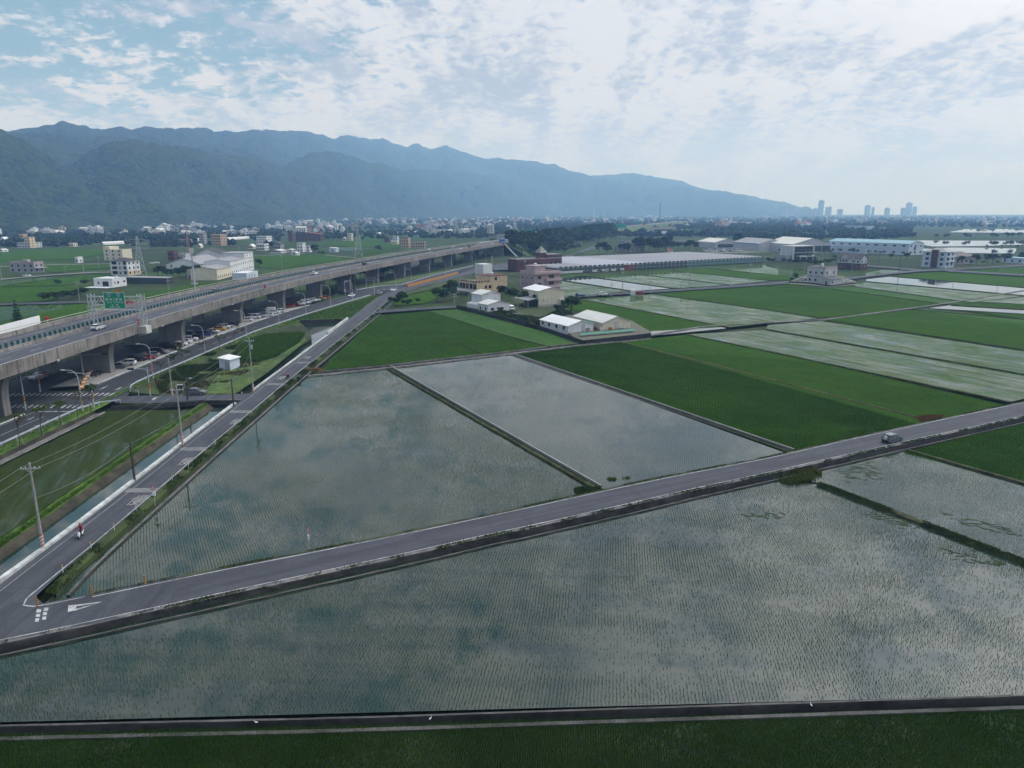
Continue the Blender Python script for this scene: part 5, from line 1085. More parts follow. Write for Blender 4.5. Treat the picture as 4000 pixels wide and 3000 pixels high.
p = GP('L', 1535, 415, 0.1); stander('person in dark clothes standing by the orange barrier under the viaduct', (p.x, p.y, 0.1), R(-60), T_dark, T_dark)
# ================================================================== poles, lamps, signals, signs
M_pole = pm('concrete_pole', (0.30, 0.29, 0.27), 0.85, 0.25, 1.5, streaks=0.4); M_wood = pm('dark_pole', (0.055, 0.048, 0.042), 0.9, 0.3, 2.0); M_lamp = pm('lamp_post_grey', (0.40, 0.42, 0.44), 0.5, 0.1, 2.0)
M_ins = pm('insulator', (0.55, 0.56, 0.57), 0.4, 0.1, 2.0); M_lens = pm('lamp_lens', (0.7, 0.7, 0.68), 0.3, 0.05, 2.0)
M_stripe_r = pm('stripe_red', (0.40, 0.10, 0.06), 0.7, 0.2, 2.0); M_stripe_w = pm('stripe_white', (0.60, 0.58, 0.54), 0.7, 0.2, 2.0)
def z_of(p, k, top):
    a, b, s = ZO[k]; v = b + top[1] / s; q = (1500 - v) / F
    return H + p.y * (-_s + q * _c) / (_c + q * _s)
def spiral_bands(r, z0, z1, n, parent, ms, nm='hazard_band', tilt=0.12):
    dz = (z1 - z0) / n
    for i in range(n):
        mb = MB(); k = 10; V_ = []
        for zz in (z0 + i * dz, z0 + (i + 1) * dz):
            for j in range(k): t_ = 2 * math.pi * j / k; V_.append((r * math.cos(t_), r * math.sin(t_), zz + tilt * math.cos(t_)))
        mb.add(V_, [(j, (j + 1) % k, k + (j + 1) % k, k + j) for j in range(k)]); mb.build(nm, ms[i % len(ms)], parent)
POLES = {}
def utility_pole(key, label, k, base, top, dark=False, arms=1, stripes=False, z0=0.0, rz=0.0, lamp=False, transformer=False, minh=None):
    p = GP(k, *base, z0); h = z_of(p, k, top) - z0
    t_ = thing('utility_pole', label, 'utility pole', (p.x, p.y, z0), rz, 'utility poles'); m = M_wood if dark else M_pole
    mb = MB(); mb.tube([(0, 0, -0.6), (0, 0, h)], [0.19, 0.11], 9); mb.build('shaft', m, t_)
    for a in range(arms):
        z = h - 0.75 - a * 0.9; mb = MB(); mb.obox((0, 0, z), 2.2, 0.11, 0.11); o = mb.build('crossarm', M_steel if not dark else M_wood, t_)
        for x in (-1.0, -0.5, 0.5, 1.0): mb = MB(); mb.tube([(x, 0, z + .05), (x, 0, z + .12), (x, 0, z + .2), (x, 0, z + .26)], [.03, .07, .04, .05], 6); mb.build('insulator', M_ins, o)
        mb = MB(); mb.tube([(-.6, .0, z), (0, .1, z - .6)], .025, 4); mb.tube([(.6, .0, z), (0, .1, z - .6)], .025, 4); mb.build('brace', M_steel, t_)
    if stripes: spiral_bands(0.205, 0.05, 2.0, 9, t_, (M_stripe_r, M_stripe_w))
    if lamp: mb = MB(); mb.tube([(0, 0, h - .4), (.5, 0, h - .2), (.9, 0, h - .25)], .035, 5); mb.build('lamp_arm', M_steel, t_); mb = MB(); mb.obox((1.05, 0, h - .27), .45, .2, .12); mb.build('lamp_head', M_lens, t_)
    if transformer: mb = MB(); mb.cyl((.42, 0), .24, h - 2.6, h - 1.7, 10); mb.build('transformer', M_lamp, t_)
    POLES[key] = (p, h + z0); return t_
utility_pole('p1', 'concrete pole with striped foot nearest the drone, on the canal parapet', 'E', (375, 1650), (225, 900), arms=1, stripes=True, rz=R(8), transformer=False)
utility_pole('p2', 'short dark pole between the two nearest striped poles', 'E', (1165, 1060), (1113, 725), dark=True, arms=0, rz=R(10))
utility_pole('p3', 'concrete pole with striped foot standing just before the small bridge', 'E', (1580, 755), (1515, 235), arms=1, stripes=True, rz=R(5))
utility_pole('p4', 'dark pole at the corner of the small canal bridge', 'E', (2020, 412), (1988, 180), dark=True, arms=0)
utility_pole('p5', 'concrete pole with striped foot and transformer beyond the small bridge', 'E', (2190, 292), (2160, -180), arms=1, stripes=True, transformer=True)
utility_pole('p6', 'striped concrete pole in the weeds left of the metal hut', 'A', (1490, 1655), (1448, 1325), arms=0, stripes=True)
utility_pole('p7', 'dark lamp pole beside the parked dark hatchback', 'E', (1622, 362), (1598, 160), dark=True, arms=0, lamp=True)
for n, (k, b, t_, lab) in enumerate((('C', (857, 782), (857, 668), 'short pole on the field road above the right of the white car'), ('C', (953, 757), (953, 570), 'tall pole on the field road beside the red and white stall'), ('C', (1190, 752), (1190, 645), 'short pole just right of the red and white stall'),
        ('C', (1465, 737), (1466, 625), 'short pole left of the tall one in the middle of the field road'), ('C', (1528, 717), (1532, 528), 'tall pole in the middle of the field road'), ('C', (1885, 702), (1886, 620), 'short pole where the field road reaches the bright green strip'),
        ('C', (2053, 682), (2058, 500), 'tall pole in front of the right end of the greenhouses'), ('D', (305, 637), (312, 490), 'pole left of the lone boxy house'), ('D', (720, 622), (726, 455), 'pole in front of the half timbered house'), ('D', (1130, 592), (1145, 435), 'thick dark pole where the field road meets the pond'),
        ('D', (1315, 567), (1322, 470), 'thin pole left of the tall white three storey house'), ('D', (1480, 562), (1487, 400), 'pole in front of the brick stair tower'), ('D', (1615, 577), (1622, 430), 'pole at the right corner of the three storey house'), ('D', (2000, 602), (2010, 440), 'pole in the green field at the right edge'),
        ('D', (2165, 612), (2170, 540), 'short pole at the far right edge of the picture'), ('M', (278, 730), (278, 530), 'white pole at the start of the black field wall'), ('M', (485, 640), (485, 350), 'tall pole in front of the beige house terrace'), ('M', (1885, 612), (1890, 455), 'pole between the cream barn and the blue truck'),
        ('N', (25, 945), (10, 720), 'pole at the left edge on the far field road'), ('N', (1010, 832), (1000, 738), 'white post on the far field road right of the grey farmhouse'), ('N', (1295, 852), (1280, 640), 'pole left of the three storey tiled villa'), ('N', (1228, 1290), (1185, 968), 'pole by the hedge left of the sign gantry'),
        ('N', (1530, 782), (1524, 590), 'pole behind and left of the tiled villa'), ('O', (395, 1180), (365, 950), 'pole in the rough grass behind the viaduct'), ('O', (2140, 782), (2130, 560), 'pole right of the long white factory'), ('O', (245, 818), (240, 690), 'pole left of the grey roofed hall'), ('O', (1480, 592), (1470, 440), 'pole far behind the half timbered villa'))):
    utility_pole('f%d' % n, lab, k, b, t_, arms=1 if n % 3 else 2, z0=-0.3, rz=R(25), dark=(n in (9,)))
# wires
M_wire = pm('overhead_cable', (0.20, 0.21, 0.20), 0.6, 0.1, 1.0)
def wire(a, b, label, sag=0.8, r=0.022):
    pts = [Vector(a).lerp(Vector(b), t_ / 14) - Vector((0, 0, sag * 4 * (t_ / 14) * (1 - t_ / 14))) for t_ in range(15)]
    mb = MB(); mb.tube(pts, r, 4); tag(mb.build('overhead_wire', M_wire), label, 'wire', 'overhead wires')
def ptop(k, dx=0, dz=0): p, h = POLES[k]; return (p.x + dx, p.y, h + dz)
p1p = ptop('p1'); off_s = (p1p[0] + 1, p1p[1] - 45, p1p[2])
for dx in (-1.0, 1.0):
    s_ = 'left' if dx < 0 else 'right'
    wire(ptop('p1', dx, -.6), ptop('p3', dx, -.6), f'{s_} high wire between the two nearest striped poles'); wire(ptop('p3', dx, -.6), ptop('p5', dx, -.6), f'{s_} high wire passing over the small bridge'); wire((off_s[0] + dx, off_s[1], off_s[2] - .6), ptop('p1', dx, -.6), f'{s_} high wire leaving the nearest pole toward the left edge')
wire(ptop('p2', 0, -.2), ptop('p4', 0, -.3), 'low cable from the short dark pole to the bridge corner pole'); wire(ptop('p1', 0, -4.5), ptop('p2', 0, -.4), 'low cable from the nearest pole to the short dark pole')
wire(ptop('p4', 0, -.3), ptop('p5', 0, -3.4), 'cable from the bridge corner pole up to the transformer pole'); wire(ptop('p6', 0, -.4), ptop('p7', 0, -.4), 'cable above the parked dark hatchback')
wire(ptop('p7', 0, -.6), ptop('p3', 0, -2.5), 'cable from the lamp pole to the striped pole before the bridge')
for a, b in (('f1', 'f4'), ('f4', 'f6'), ('f6', 'f7')): wire(ptop(a, .8, -.6), ptop(b, .8, -.6), {'f1': 'wire over the field road from the stall to the middle pole', 'f4': 'wire over the field road toward the greenhouse end', 'f6': 'wire over the field road toward the lone boxy house'}[a], 1.2, 0.03)
# ---------- street lamps with a bowed arm reaching over the road
def street_lamp(label, k, base, tip, z0=0.0, group='street lamps by the highway roads', hh=8.6):
    p = GP(k, *base, z0); tp = GP(k, *tip, hh); 
    # arm reaches west over the road, length from the survey
    t_ = thing('street_lamp', label, 'street lamp', (p.x, p.y, z0), 0, group); L_ = 2.6
    ang = math.pi
    dx, dy = math.cos(ang), math.sin(ang)
    pts = [(0, 0, -.2), (0, 0, hh * .72), (dx * .12, dy * .12, hh * .85), (dx * .55, dy * .55, hh * .95), (dx * 1.2, dy * 1.2, hh * .99), (dx * L_, dy * L_, hh * 1.0)]
    mb = MB(); mb.tube(pts, [.11, .085, .07, .06, .055, .05], 7); mb.build('post', M_lamp, t_)
    mb = MB(); mb.obox((dx * (L_ + .3), dy * (L_ + .3), hh), .8, .26, .12, 0); mb.build('lamp_head', M_lens, t_); mb = MB(); mb.cyl((0, 0), .18, -.2, .35, 8); mb.build('base', M_lamp, t_)
    return t_
for lab, k, b, t_ in (('bowed street lamp by the zebra crossing, nearest of the row', 'E', (715, 452), (560, 115)), ('bowed street lamp beside the first group of parked cars', 'A', (1325, 1500), (1210, 1215)), ('bowed street lamp in front of the second wall pier', 'A', (1775, 1297), (1675, 1050)), ('bowed street lamp carrying a blue sign', 'A', (2130, 1140), (2075, 930)),
        ('bowed street lamp before the little box truck', 'B', (200, 1037), (130, 838)), ('bowed street lamp in front of the fourth wall pier', 'B', (433, 947), (370, 768)), ('bowed street lamp before the far yellow taxi', 'B', (645, 867), (590, 710)), ('bowed street lamp beside the far white saloon', 'B', (838, 827), (775, 668)),
        ('far bowed lamp left of the orange barrier row', 'B', (1208, 727), (1165, 595)), ('far bowed lamp at the start of the orange barrier row', 'B', (1345, 690), (1310, 558)), ('far bowed lamp at the middle of the orange barrier row', 'B', (1505, 648), (1470, 535)), ('far bowed lamp at the far end of the orange barrier row', 'B', (1640, 605), (1600, 497)),
        ('far bowed lamp just left of the white advertising box', 'R', (695, 975), (650, 885)), ('far bowed lamp in front of the dark embankment', 'R', (860, 978), (820, 870)), ('lamp right of the dark embankment sign', 'R', (968, 1000), (1015, 920)), ('far bowed lamp behind the brick house tower', 'R', (1440, 895), (1395, 810)), ('far bowed lamp at the wood edge', 'R', (2000, 860), (1975, 750))):
    street_lamp(lab, k, b, t_)
# ---------- traffic signals
M_rlens = pm('signal_red', (0.5, 0.03, 0.02), 0.3, 0.05, 2.0); M_glens = pm('signal_dark_lens', (0.02, 0.06, 0.05), 0.3, 0.05, 2.0)
def signal_pole(label, k, base, h, arm, hang=True, z0=0.0, stripes=True, camera_only=False):
    p = GP(k, *base, z0); t_ = thing('traffic_signal', label, 'traffic signal', (p.x, p.y, z0), 0, 'traffic signals')
    mb = MB(); mb.tube([(0, 0, -.2), (0, 0, h)], [.15, .10], 9); mb.build('post', M_lamp, t_)
    mb = MB(); ax, ay = arm; mb.tube([(0, 0, h * .86), (ax * .2, ay * .2, h * .95), (ax, ay, h * .97)], [.07, .06, .045], 6); mb.tube([(0, 0, h * .97), (ax * .9, ay * .9, h * .97)], .03, 5); mb.build('arm', M_lamp, t_)
    ln = math.hypot(ax, ay); ux, uy = ax / ln, ay / ln
    if not camera_only:
        hz_ = MB(); hz_.obox((ax + ux * .2, ay + uy * .2, h * .97), 1.25, .32, .42, math.atan2(ay, ax)); ho = hz_.build('signal_head', M_black, t_)
        for i, m_ in enumerate((M_rlens, M_glens, M_glens)):
            o_ = -.4 + i * .4; c_ = (ax + ux * (.2 + o_), ay + uy * (.2 + o_), h * .97); mb = MB(); mb.tube([(c_[0] + uy * .17, c_[1] - ux * .17, c_[2]), (c_[0] + uy * .24, c_[1] - ux * .24, c_[2])], .14, 10); mb.build('lens', m_, ho)
    if stripes: spiral_bands(.165, 1.5, 3.0, 6, t_, (M_syel, M_black), tilt=.15)
    return t_
signal_pole('signal post on the verge corner by the wall pier at the left edge', 'L', (462, 1012), 7.2, (3.6, 2.5), z0=0.05)
signal_pole('signal post rising by the guard rail end at the near crossing', 'L', (1690, 962), 7.4, (-5.6, 1.2), z0=0.0)
signal_pole('signal post with striped band on the corner of the pavement', 'L', (725, 685), 6.6, (-1.5, 2.0), z0=0.1)
signal_pole('signal post by the orange barrier before the first wall pier', 'L', (1512, 452), 6.2, (5.2, 0.8), z0=0.1, stripes=False)
signal_pole('signal post in the weeds right of the near crossing', 'E', (1300, 328), 6.6, (-3.0, -0.8))
signal_pole('far signal post on the grass before the fifth wall pier', 'B', (955, 740), 7.0, (6.0, -1.5), stripes=False); signal_pole('far signal post right of the far white saloon', 'B', (1023, 770), 7.0, (-5.0, 2.0), stripes=False); signal_pole('far signal post behind the far white saloon', 'B', (770, 778), 7.0, (3.5, 3.0), stripes=False)
# ---------- orange water barriers and hazard plates under the viaduct
for n, (x, y) in enumerate(((1465, 640), (1500, 560), (1530, 500), (1565, 450), (1600, 405), (1640, 360))):
    p = GP('L', x, y, 0.1); t_ = thing('traffic_barrier', 'orange traffic barrier under the viaduct, %s from the crossing' % ('first', 'second', 'third', 'fourth', 'fifth', 'last')[n], 'barrier', (p.x, p.y, 0.1), R(75), 'orange barriers under the viaduct')
    mb = MB(); mb.add([(-.7, -.28, 0), (.7, -.28, 0), (.7, .28, 0), (-.7, .28, 0), (-.65, -.12, 1.0), (.65, -.12, 1.0), (.65, .12, 1.0), (-.65, .12, 1.0)], [(3, 2, 1, 0), (4, 5, 6, 7), (0, 1, 5, 4), (1, 2, 6, 5), (2, 3, 7, 6), (3, 0, 4, 7)]); mb.build('shell', M_or, t_)
    mb = MB(); mb.box(-.5, .5, -.215, -.205, .5, .7); mb.build('reflector', M_swhite, t_)
def post_sign(name, label, k, base, h, z0, build, rz=0.0, cat='sign'):
    p = GP(k, *base, z0); t_ = thing(name, label, cat, (p.x, p.y, z0), rz); mb = MB(); mb.tube([(0, 0.04, -.3), (0, 0.04, h)], .038, 7); mb.build('post', M_lamp, t_); build(t_); return t_
def b_tri(sym):
    def f(t_): triangle_sign(t_, 0, 2.35, 0, 0.50, sym); panel(t_, -.22, .22, 1.2, 1.75, -.02, M_swhite)
    return f
post_sign('warning_sign', 'red triangle warning sign on the verge of the canal lane', 'E', (1338, 1255), 2.6, -0.2, b_tri('\u6162'), R(-12))
post_sign('warning_sign', 'red triangle warning sign standing at the edge of the flooded triangle', 'F', (458, 1640), 2.6, -0.3, b_tri('!'), R(-55))
def b_tab(m, chars, mt, w_=.55):
    def f(t_):
        o = panel(t_, -w_ / 2, w_ / 2, 1.6, 1.6 + .5 * len(chars), -.03, m, mt)
        for i, c in enumerate(chars): txt(o, c, 0, 1.6 + .5 * (len(chars) - .5 - i), -.05, .42, mt)
    return f
post_sign('road_sign', 'red upright tablet sign beside the weeds right of the crossing', 'A', (1325, 1502), 3.6, 0.0, b_tab(M_sred, '\u4e00\u5f8b\u99db\u51fa', M_swhite), R(-25))
post_sign('road_sign', 'orange upright tablet sign on the lamp post by the crossing', 'L', (1488, 1032), 3.2, 0.0, b_tab(M_syel, '\u6162\u884c', M_black, .75), R(-30))
post_sign('road_sign', 'small blue square sign by the lamp in front of the third pier', 'V', (772, 345), 3.4, 0.0, lambda t_: (panel(t_, -.35, .35, 1.5, 2.2, -.03, M_sblue, M_swhite), panel(t_, -.35, .35, 2.4, 3.1, -.03, M_sblue, M_swhite)), R(-25))
post_sign('road_sign', 'white upright sign at the far junction corner', 'B', (770, 780), 4.2, 0.0, lambda t_: panel(t_, -.45, .45, 1.7, 2.9, -.03, M_swhite), R(-25))
for n, (k, x, y) in enumerate((('L', 1645, 350), ('A', 1460, 1190), ('A', 1955, 1020))):
    post_sign('hazard_plate', 'yellow and black striped plate before the %s wall pier' % ('first', 'second', 'third')[n], k, (x, y), 1.6, 0.1, lambda t_: [panel(t_, -.3, .3, .8 + i * .14, .94 + i * .14, -.03, (M_syel, M_black)[i % 2], name='stripe') for i in range(6)], R(-15))
# ---------- delineators and striped bollards along the lanes
def delineator(label, k, base, z0=0.0):
    p = GP(k, *base, z0); t_ = thing('delineator', label, 'road marker', (p.x, p.y, z0), 0, 'thin white road markers'); mb = MB(); mb.tube([(0, 0, -.3), (0, 0, .85)], .028, 6); mb.build('stake', M_swhite, t_); mb = MB(); mb.obox((0, 0, .95), .12, .05, .2); mb.build('reflector', M_syel, t_)
ordn = ('first', 'second', 'third', 'fourth', 'fifth', 'sixth', 'seventh', 'eighth')
for n, (k, x, y) in enumerate((('I', 410, 395), ('I', 592, 245), ('I', 742, 118), ('E', 1178, 1320), ('E', 1345, 1178), ('E', 1492, 1060), ('E', 1630, 945), ('E', 1860, 745))): delineator('thin road marker on the canal lane verge, %s from the junction' % ordn[n], k, (x, y))
for n, (x, y) in enumerate(((242, 612), (600, 540), (940, 470))):
    p = GP('I', x, y); t_ = thing('striped_bollard', 'yellow and black striped bollard, %s along the lane' % ('nearest the junction', 'middle one of three', 'last of three')[n], 'bollard', (p.x, p.y, -.02), 0, 'striped bollards'); mb = MB(); mb.cyl((0, 0), .075, -.3, 1.0, 8); mb.build('core', M_black, t_); spiral_bands(.082, .05, 1.0, 8, t_, (M_syel, M_black), tilt=.04); mb = MB(); mb.cyl((0, 0), .085, 1.0, 1.12, 8); mb.build('cap', M_or, t_)
p = GP('E', 2090, 308); t_ = thing('traffic_cone', 'orange traffic cone on the small bridge', 'traffic cone', (p.x, p.y, 0.02)); mb = MB(); mb.tube([(0, 0, .05), (0, 0, .72)], [.18, .04], 10); mb.build('cone', M_or, t_); mb = MB(); mb.box(-.22, .22, -.22, .22, 0, .05); mb.build('foot', M_black, t_); mb = MB(); mb.tube([(0, 0, .35), (0, 0, .5)], [.125, .095], 10); mb.build('reflective_band', M_swhite, t_)
for n, (x, y) in enumerate(((166, 340), (176, 335), (188, 328))):
    p = GP('F', x, y); mb = MB(); mb.tube([(0, 0, -.9), (0, 0, 1.9)], .06, 6); o = mb.build('stake', M_wood, loc=(p.x, p.y, -.3)); tag(o, 'thin dark stake by the ditch gate, %s of three' % ('left', 'middle', 'right')[n], 'stake', 'stakes by the ditch')
mb = MB(); p = GP('F', 370, 175); mb.obox((0, 0, .1), .9, .12, 1.3); mb.obox((0, 0, .8), 1.3, .2, .12); tag(mb.build('sluice_gate', M_concd, loc=(p.x, p.y, -.35)), 'small dark sluice gate in the ditch beside the brown straw heap', 'sluice gate')
# ---------- lattice pylons and masts
def pylon(label, k, base, top, w0, z0=-.9, red=False, arms=True, ratio=0.12, bulk=1.0):
    p = GP(k, *base, z0); h = z_of(p, k, top) - z0; t_ = thing('pylon', label, 'pylon', (p.x, p.y, z0), R(20)); m = pm('mast_red_white', (0.42, 0.22, 0.19), 0.6, 0.2, 0.2) if red else M_steel
    rr = max(.05, p.length * 0.00013) * bulk
    mb = MB(); lv = [(0, w0), (h * .35, w0 * .62), (h * .7, w0 * .30), (h, w0 * ratio)]
    W = lambda z: float(np.interp(z, [a for a, b in lv], [b for a, b in lv])) / 2
    for a, b in ((-1, -1), (1, -1), (1, 1), (-1, 1)): mb.tube([(a * W(z), b * W(z), z) for z, _ in lv], rr * 1.3, 4)
    mb.build('legs', m, t_); mb = MB(); z = 0; k_ = 0
    while z < h * .97:
        dz = max(W(z) * 2.0, 1.2); z1 = min(h, z + dz); a0, a1 = W(z), W(z1)
        for (x0, y0), (x1, y1) in (((-1, -1), (1, -1)), ((1, -1), (1, 1)), ((1, 1), (-1, 1)), ((-1, 1), (-1, -1))):
            mb.tube([(x0 * a0, y0 * a0, z), (x1 * a1, y1 * a1, z1)], rr, 3); mb.tube([(x1 * a0, y1 * a0, z), (x0 * a1, y0 * a1, z1)], rr, 3); mb.tube([(x0 * a1, y0 * a1, z1), (x1 * a1, y1 * a1, z1)], rr * .8, 3)
        z = z1; k_ += 1
    mb.build('bracing', m, t_)
    if arms:
        for f in (.72, .82, .92): mb = MB(); L_ = w0 * .75 * (1.15 - (f - .72)); mb.tube([(-L_, 0, h * f), (0, 0, h * f + .6), (L_, 0, h * f)], rr * 1.3, 4); mb.tube([(-L_, 0, h * f), (L_, 0, h * f)], rr, 4); mb.build('crossarm', m, t_)
    return t_
pylon('grey lattice pylon behind the tiled villa', 'A', (1225, 650), (1160, 270), 7.0)
pylon('tall slim red and white lattice mast behind the grey roofed hall', 'O', (710, 640), (645, 75), 3.2, red=True, arms=False, ratio=.35)
pylon('grey lattice pylon behind the middle of the viaduct', 'Q', (1110, 720), (1040, 150), 7.0)
pylon('hazy lattice pylon beyond the wood', 'R', (1310, 520), (1305, 250), 10.0); pylon('distant pylon left of the tall chimney, left of a pair', 'S', (265, 235), (265, 118), 12, bulk=.7); pylon('distant pylon left of the tall chimney, right of a pair', 'S', (402, 240), (402, 95), 12, bulk=.7); pylon('hazy pylon behind the far bridge deck', 'R', (415, 560), (400, 310), 10.0)
# camera mast on the far parapet
p = GP('O', 800, 1120, DECK); t_ = thing('camera_mast', 'grey monopole mast with two platforms rising behind the viaduct', 'mast', (p.x, p.y, -.9)); hm = z_of(p, 'O', (775, 500)) + .9
mb = MB(); mb.tube([(0, 0, 0), (0, 0, hm)], [.45, .28], 10); mb.build('shaft', M_steel, t_)
for z in (hm * .52, hm * .86):
    mb = MB(); mb.cyl((0, 0), 1.3, z, z + .12, 10)
    for j in range(8): a = j * math.pi / 4; mb.tube([(1.25 * math.cos(a), 1.25 * math.sin(a), z), (1.25 * math.cos(a), 1.25 * math.sin(a), z + 1.1)], .04, 4)
    mb.build('platform', M_steel, t_)
for j in range(5): a = j * 1.25; mb = MB(); mb.obox((.6 * math.cos(a), .6 * math.sin(a), hm - .4), .3, .3, 2.0, a); mb.build('antenna', M_ins, t_)
# chimney with lattice casing far away
p = GP('S', 1130, 245, -.9); hh = z_of(p, 'S', (1130, 45)) + .9; t_ = thing('chimney', 'tall dark striped chimney standing far off on the plain', 'chimney', (p.x, p.y, -.9)); mb = MB(); mb.tube([(0, 0, 0), (0, 0, hh)], [4.8, 4.2], 12); mb.build('stack', pm('chimney_dark', (0.10, 0.09, 0.09), 0.8, 0.3, 0.05), t_)
for i in range(8): mb = MB(); mb.cyl((0, 0), 5.0, hh * (i + .7) / 8.2, hh * (i + .7) / 8.2 + 1.6, 12); mb.build('ring', M_conc, t_)
# highway signs far off
for k, x, y, wd, hg, m_, lab in (('R', 1495, 500, 13, 7.5, M_sgreen, 'green highway sign beyond the far end of the viaduct'), ('S', 600, 345, 26, 7, M_sgreen, 'wide green highway sign far off before the interchange'), ('S', 865, 305, 12, 6, M_sgreen, 'small green highway sign right of the wide one'), ('S', 925, 318, 6, 5, M_sred, 'small red highway sign far off'), ('R', 1095, 570, 9, 5.5, M_back, 'grey back of a highway sign at the end of the viaduct')):
    d_ = GP(k, x, y, DECK + 4); 
    t_ = thing('highway_sign', lab, 'sign', (d_.x, d_.y, DECK - 1)); hz0 = z_of(d_, k, (x, y)) - DECK + 1
    panel(t_, -wd / 2, wd / 2, hz0 - hg / 2, hz0 + hg / 2, 0, m_, M_swhite if m_ is not M_back else None); mb = MB(); mb.tube([(-wd * .3, .4, -10), (-wd * .3, .4, hz0)], .3, 6); mb.tube([(wd * .3, .4, -10), (wd * .3, .4, hz0)], .3, 6); mb.build('posts', M_steel, t_)
p = GP('R', 885, 840, 6); t_ = thing('message_board', 'black electronic message board below the embankment', 'sign', (p.x, p.y, -.5)); mb = MB(); mb.box(-4, 4, -.4, .4, 5, 9); mb.build('display', M_black, t_); mb = MB(); mb.tube([(3.4, .2, -.5), (3.4, .2, 5)], .3, 8); mb.build('post', M_steel, t_)
# ================================================================== buildings
def wallm(name, c, **kw): return pm('wall_' + name, c, 0.85, 0.10, 0.6, bump=0.15, bscale=5, streaks=kw.pop('streaks', 0.45), **kw)
B_white = wallm('white', (0.62, 0.63, 0.64), streaks=.15); B_cream = wallm('cream', (0.60, 0.55, 0.42), streaks=.15); B_pink = wallm('pink', (0.36, 0.26, 0.275)); B_pinkl = wallm('pink_light', (0.44, 0.33, 0.335)); B_beige = wallm('beige', (0.58, 0.46, 0.30)); B_grey = wallm('grey', (0.30, 0.29, 0.30)); B_brick = wallm('brick', (0.105, 0.042, 0.036)); B_tan = wallm('tan', (0.42, 0.31, 0.21)); B_bluew = wallm('bluewhite', (0.48, 0.54, 0.62), streaks=.12); B_dark = wallm('dark', (0.05, 0.05, 0.055)); B_conc = wallm('concrete', (0.34, 0.32, 0.29), streaks=.5); B_lgrey = wallm('light_grey', (0.46, 0.46, 0.48)); B_blue = wallm('blue_sheet', (0.10, 0.26, 0.52), streaks=.1)
R_sheet = pm('roof_sheet_pale', (0.50, 0.50, 0.47), 0.6, 0.12, 0.5, bump=0.2, stretch=(6, .3, 1)); R_white = pm('roof_sheet_white', (0.62, 0.63, 0.63), 0.55, 0.1, 0.5, stretch=(6, .3, 1)); R_grey = pm('roof_sheet_grey', (0.24, 0.24, 0.25), 0.6, 0.12, 0.5, stretch=(6, .3, 1)); R_tile = pm('roof_tile_dark', (0.05, 0.048, 0.05), 0.7, 0.25, 1.5, bump=0.6); R_red = pm('roof_red', (0.20, 0.045, 0.035), 0.7, 0.2, 1.0); R_green = pm('roof_green', (0.03, 0.22, 0.15), 0.7, 0.15, 1.0); R_flat = pm('roof_flat', (0.20, 0.19, 0.18), 0.9, 0.3, 0.6); R_teal = pm('roof_teal', (0.18, 0.32, 0.38), 0.6, 0.1, 0.5, stretch=(6, .3, 1))
M_pane = pm('window_pane', (0.02, 0.024, 0.03), 0.1, 0.15, 0.4, spec=0.5); M_fr = pm('window_frame_white', (0.6, 0.6, 0.6), 0.6, 0.05, 2.0); M_frd = pm('window_frame_dark', (0.06, 0.055, 0.05), 0.6, 0.1, 2.0)
def face_pt(t_, f, u, z, o=0.0):
    w_, d_ = t_['_w'], t_['_d']
    return {'F': (u, -o, z), 'L': (-o, u, z), 'R': (w_ + o, u, z), 'B': (u, d_ + o, z)}[f]
def win(t_, f, u, z, w_, h_, frame=None, pane=None, name='window', divide=1):
    a = []
    for du, dz, o in ((-w_ / 2, 0, .0), (w_ / 2, 0, .0), (w_ / 2, h_, .0), (-w_ / 2, h_, .0)): a.append((du, dz))
    def boxf(u0, u1, z0, z1, o0, o1, m, nm, par):
        mb = MB(); P = [face_pt(t_, f, uu, zz, oo) for oo in (o0, o1) for uu, zz in ((u0, z0), (u1, z0), (u1, z1), (u0, z1))]
        mb.add(P, [(0, 3, 2, 1), (4, 5, 6, 7), (0, 1, 5, 4), (1, 2, 6, 5), (2, 3, 7, 6), (3, 0, 4, 7)]); return mb.build(nm, m, par)
    fo = boxf(u - w_ / 2 - .07, u + w_ / 2 + .07, z - .07, z + h_ + .07, -.05, .045, frame or M_fr, name, t_)
    step = w_ / divide
    for i in range(divide): boxf(u - w_ / 2 + i * step + .03, u - w_ / 2 + (i + 1) * step - .03, z, z + h_, .03, .06, pane or M_pane, 'pane' if name != 'door' else 'door_leaf', fo)
    return fo
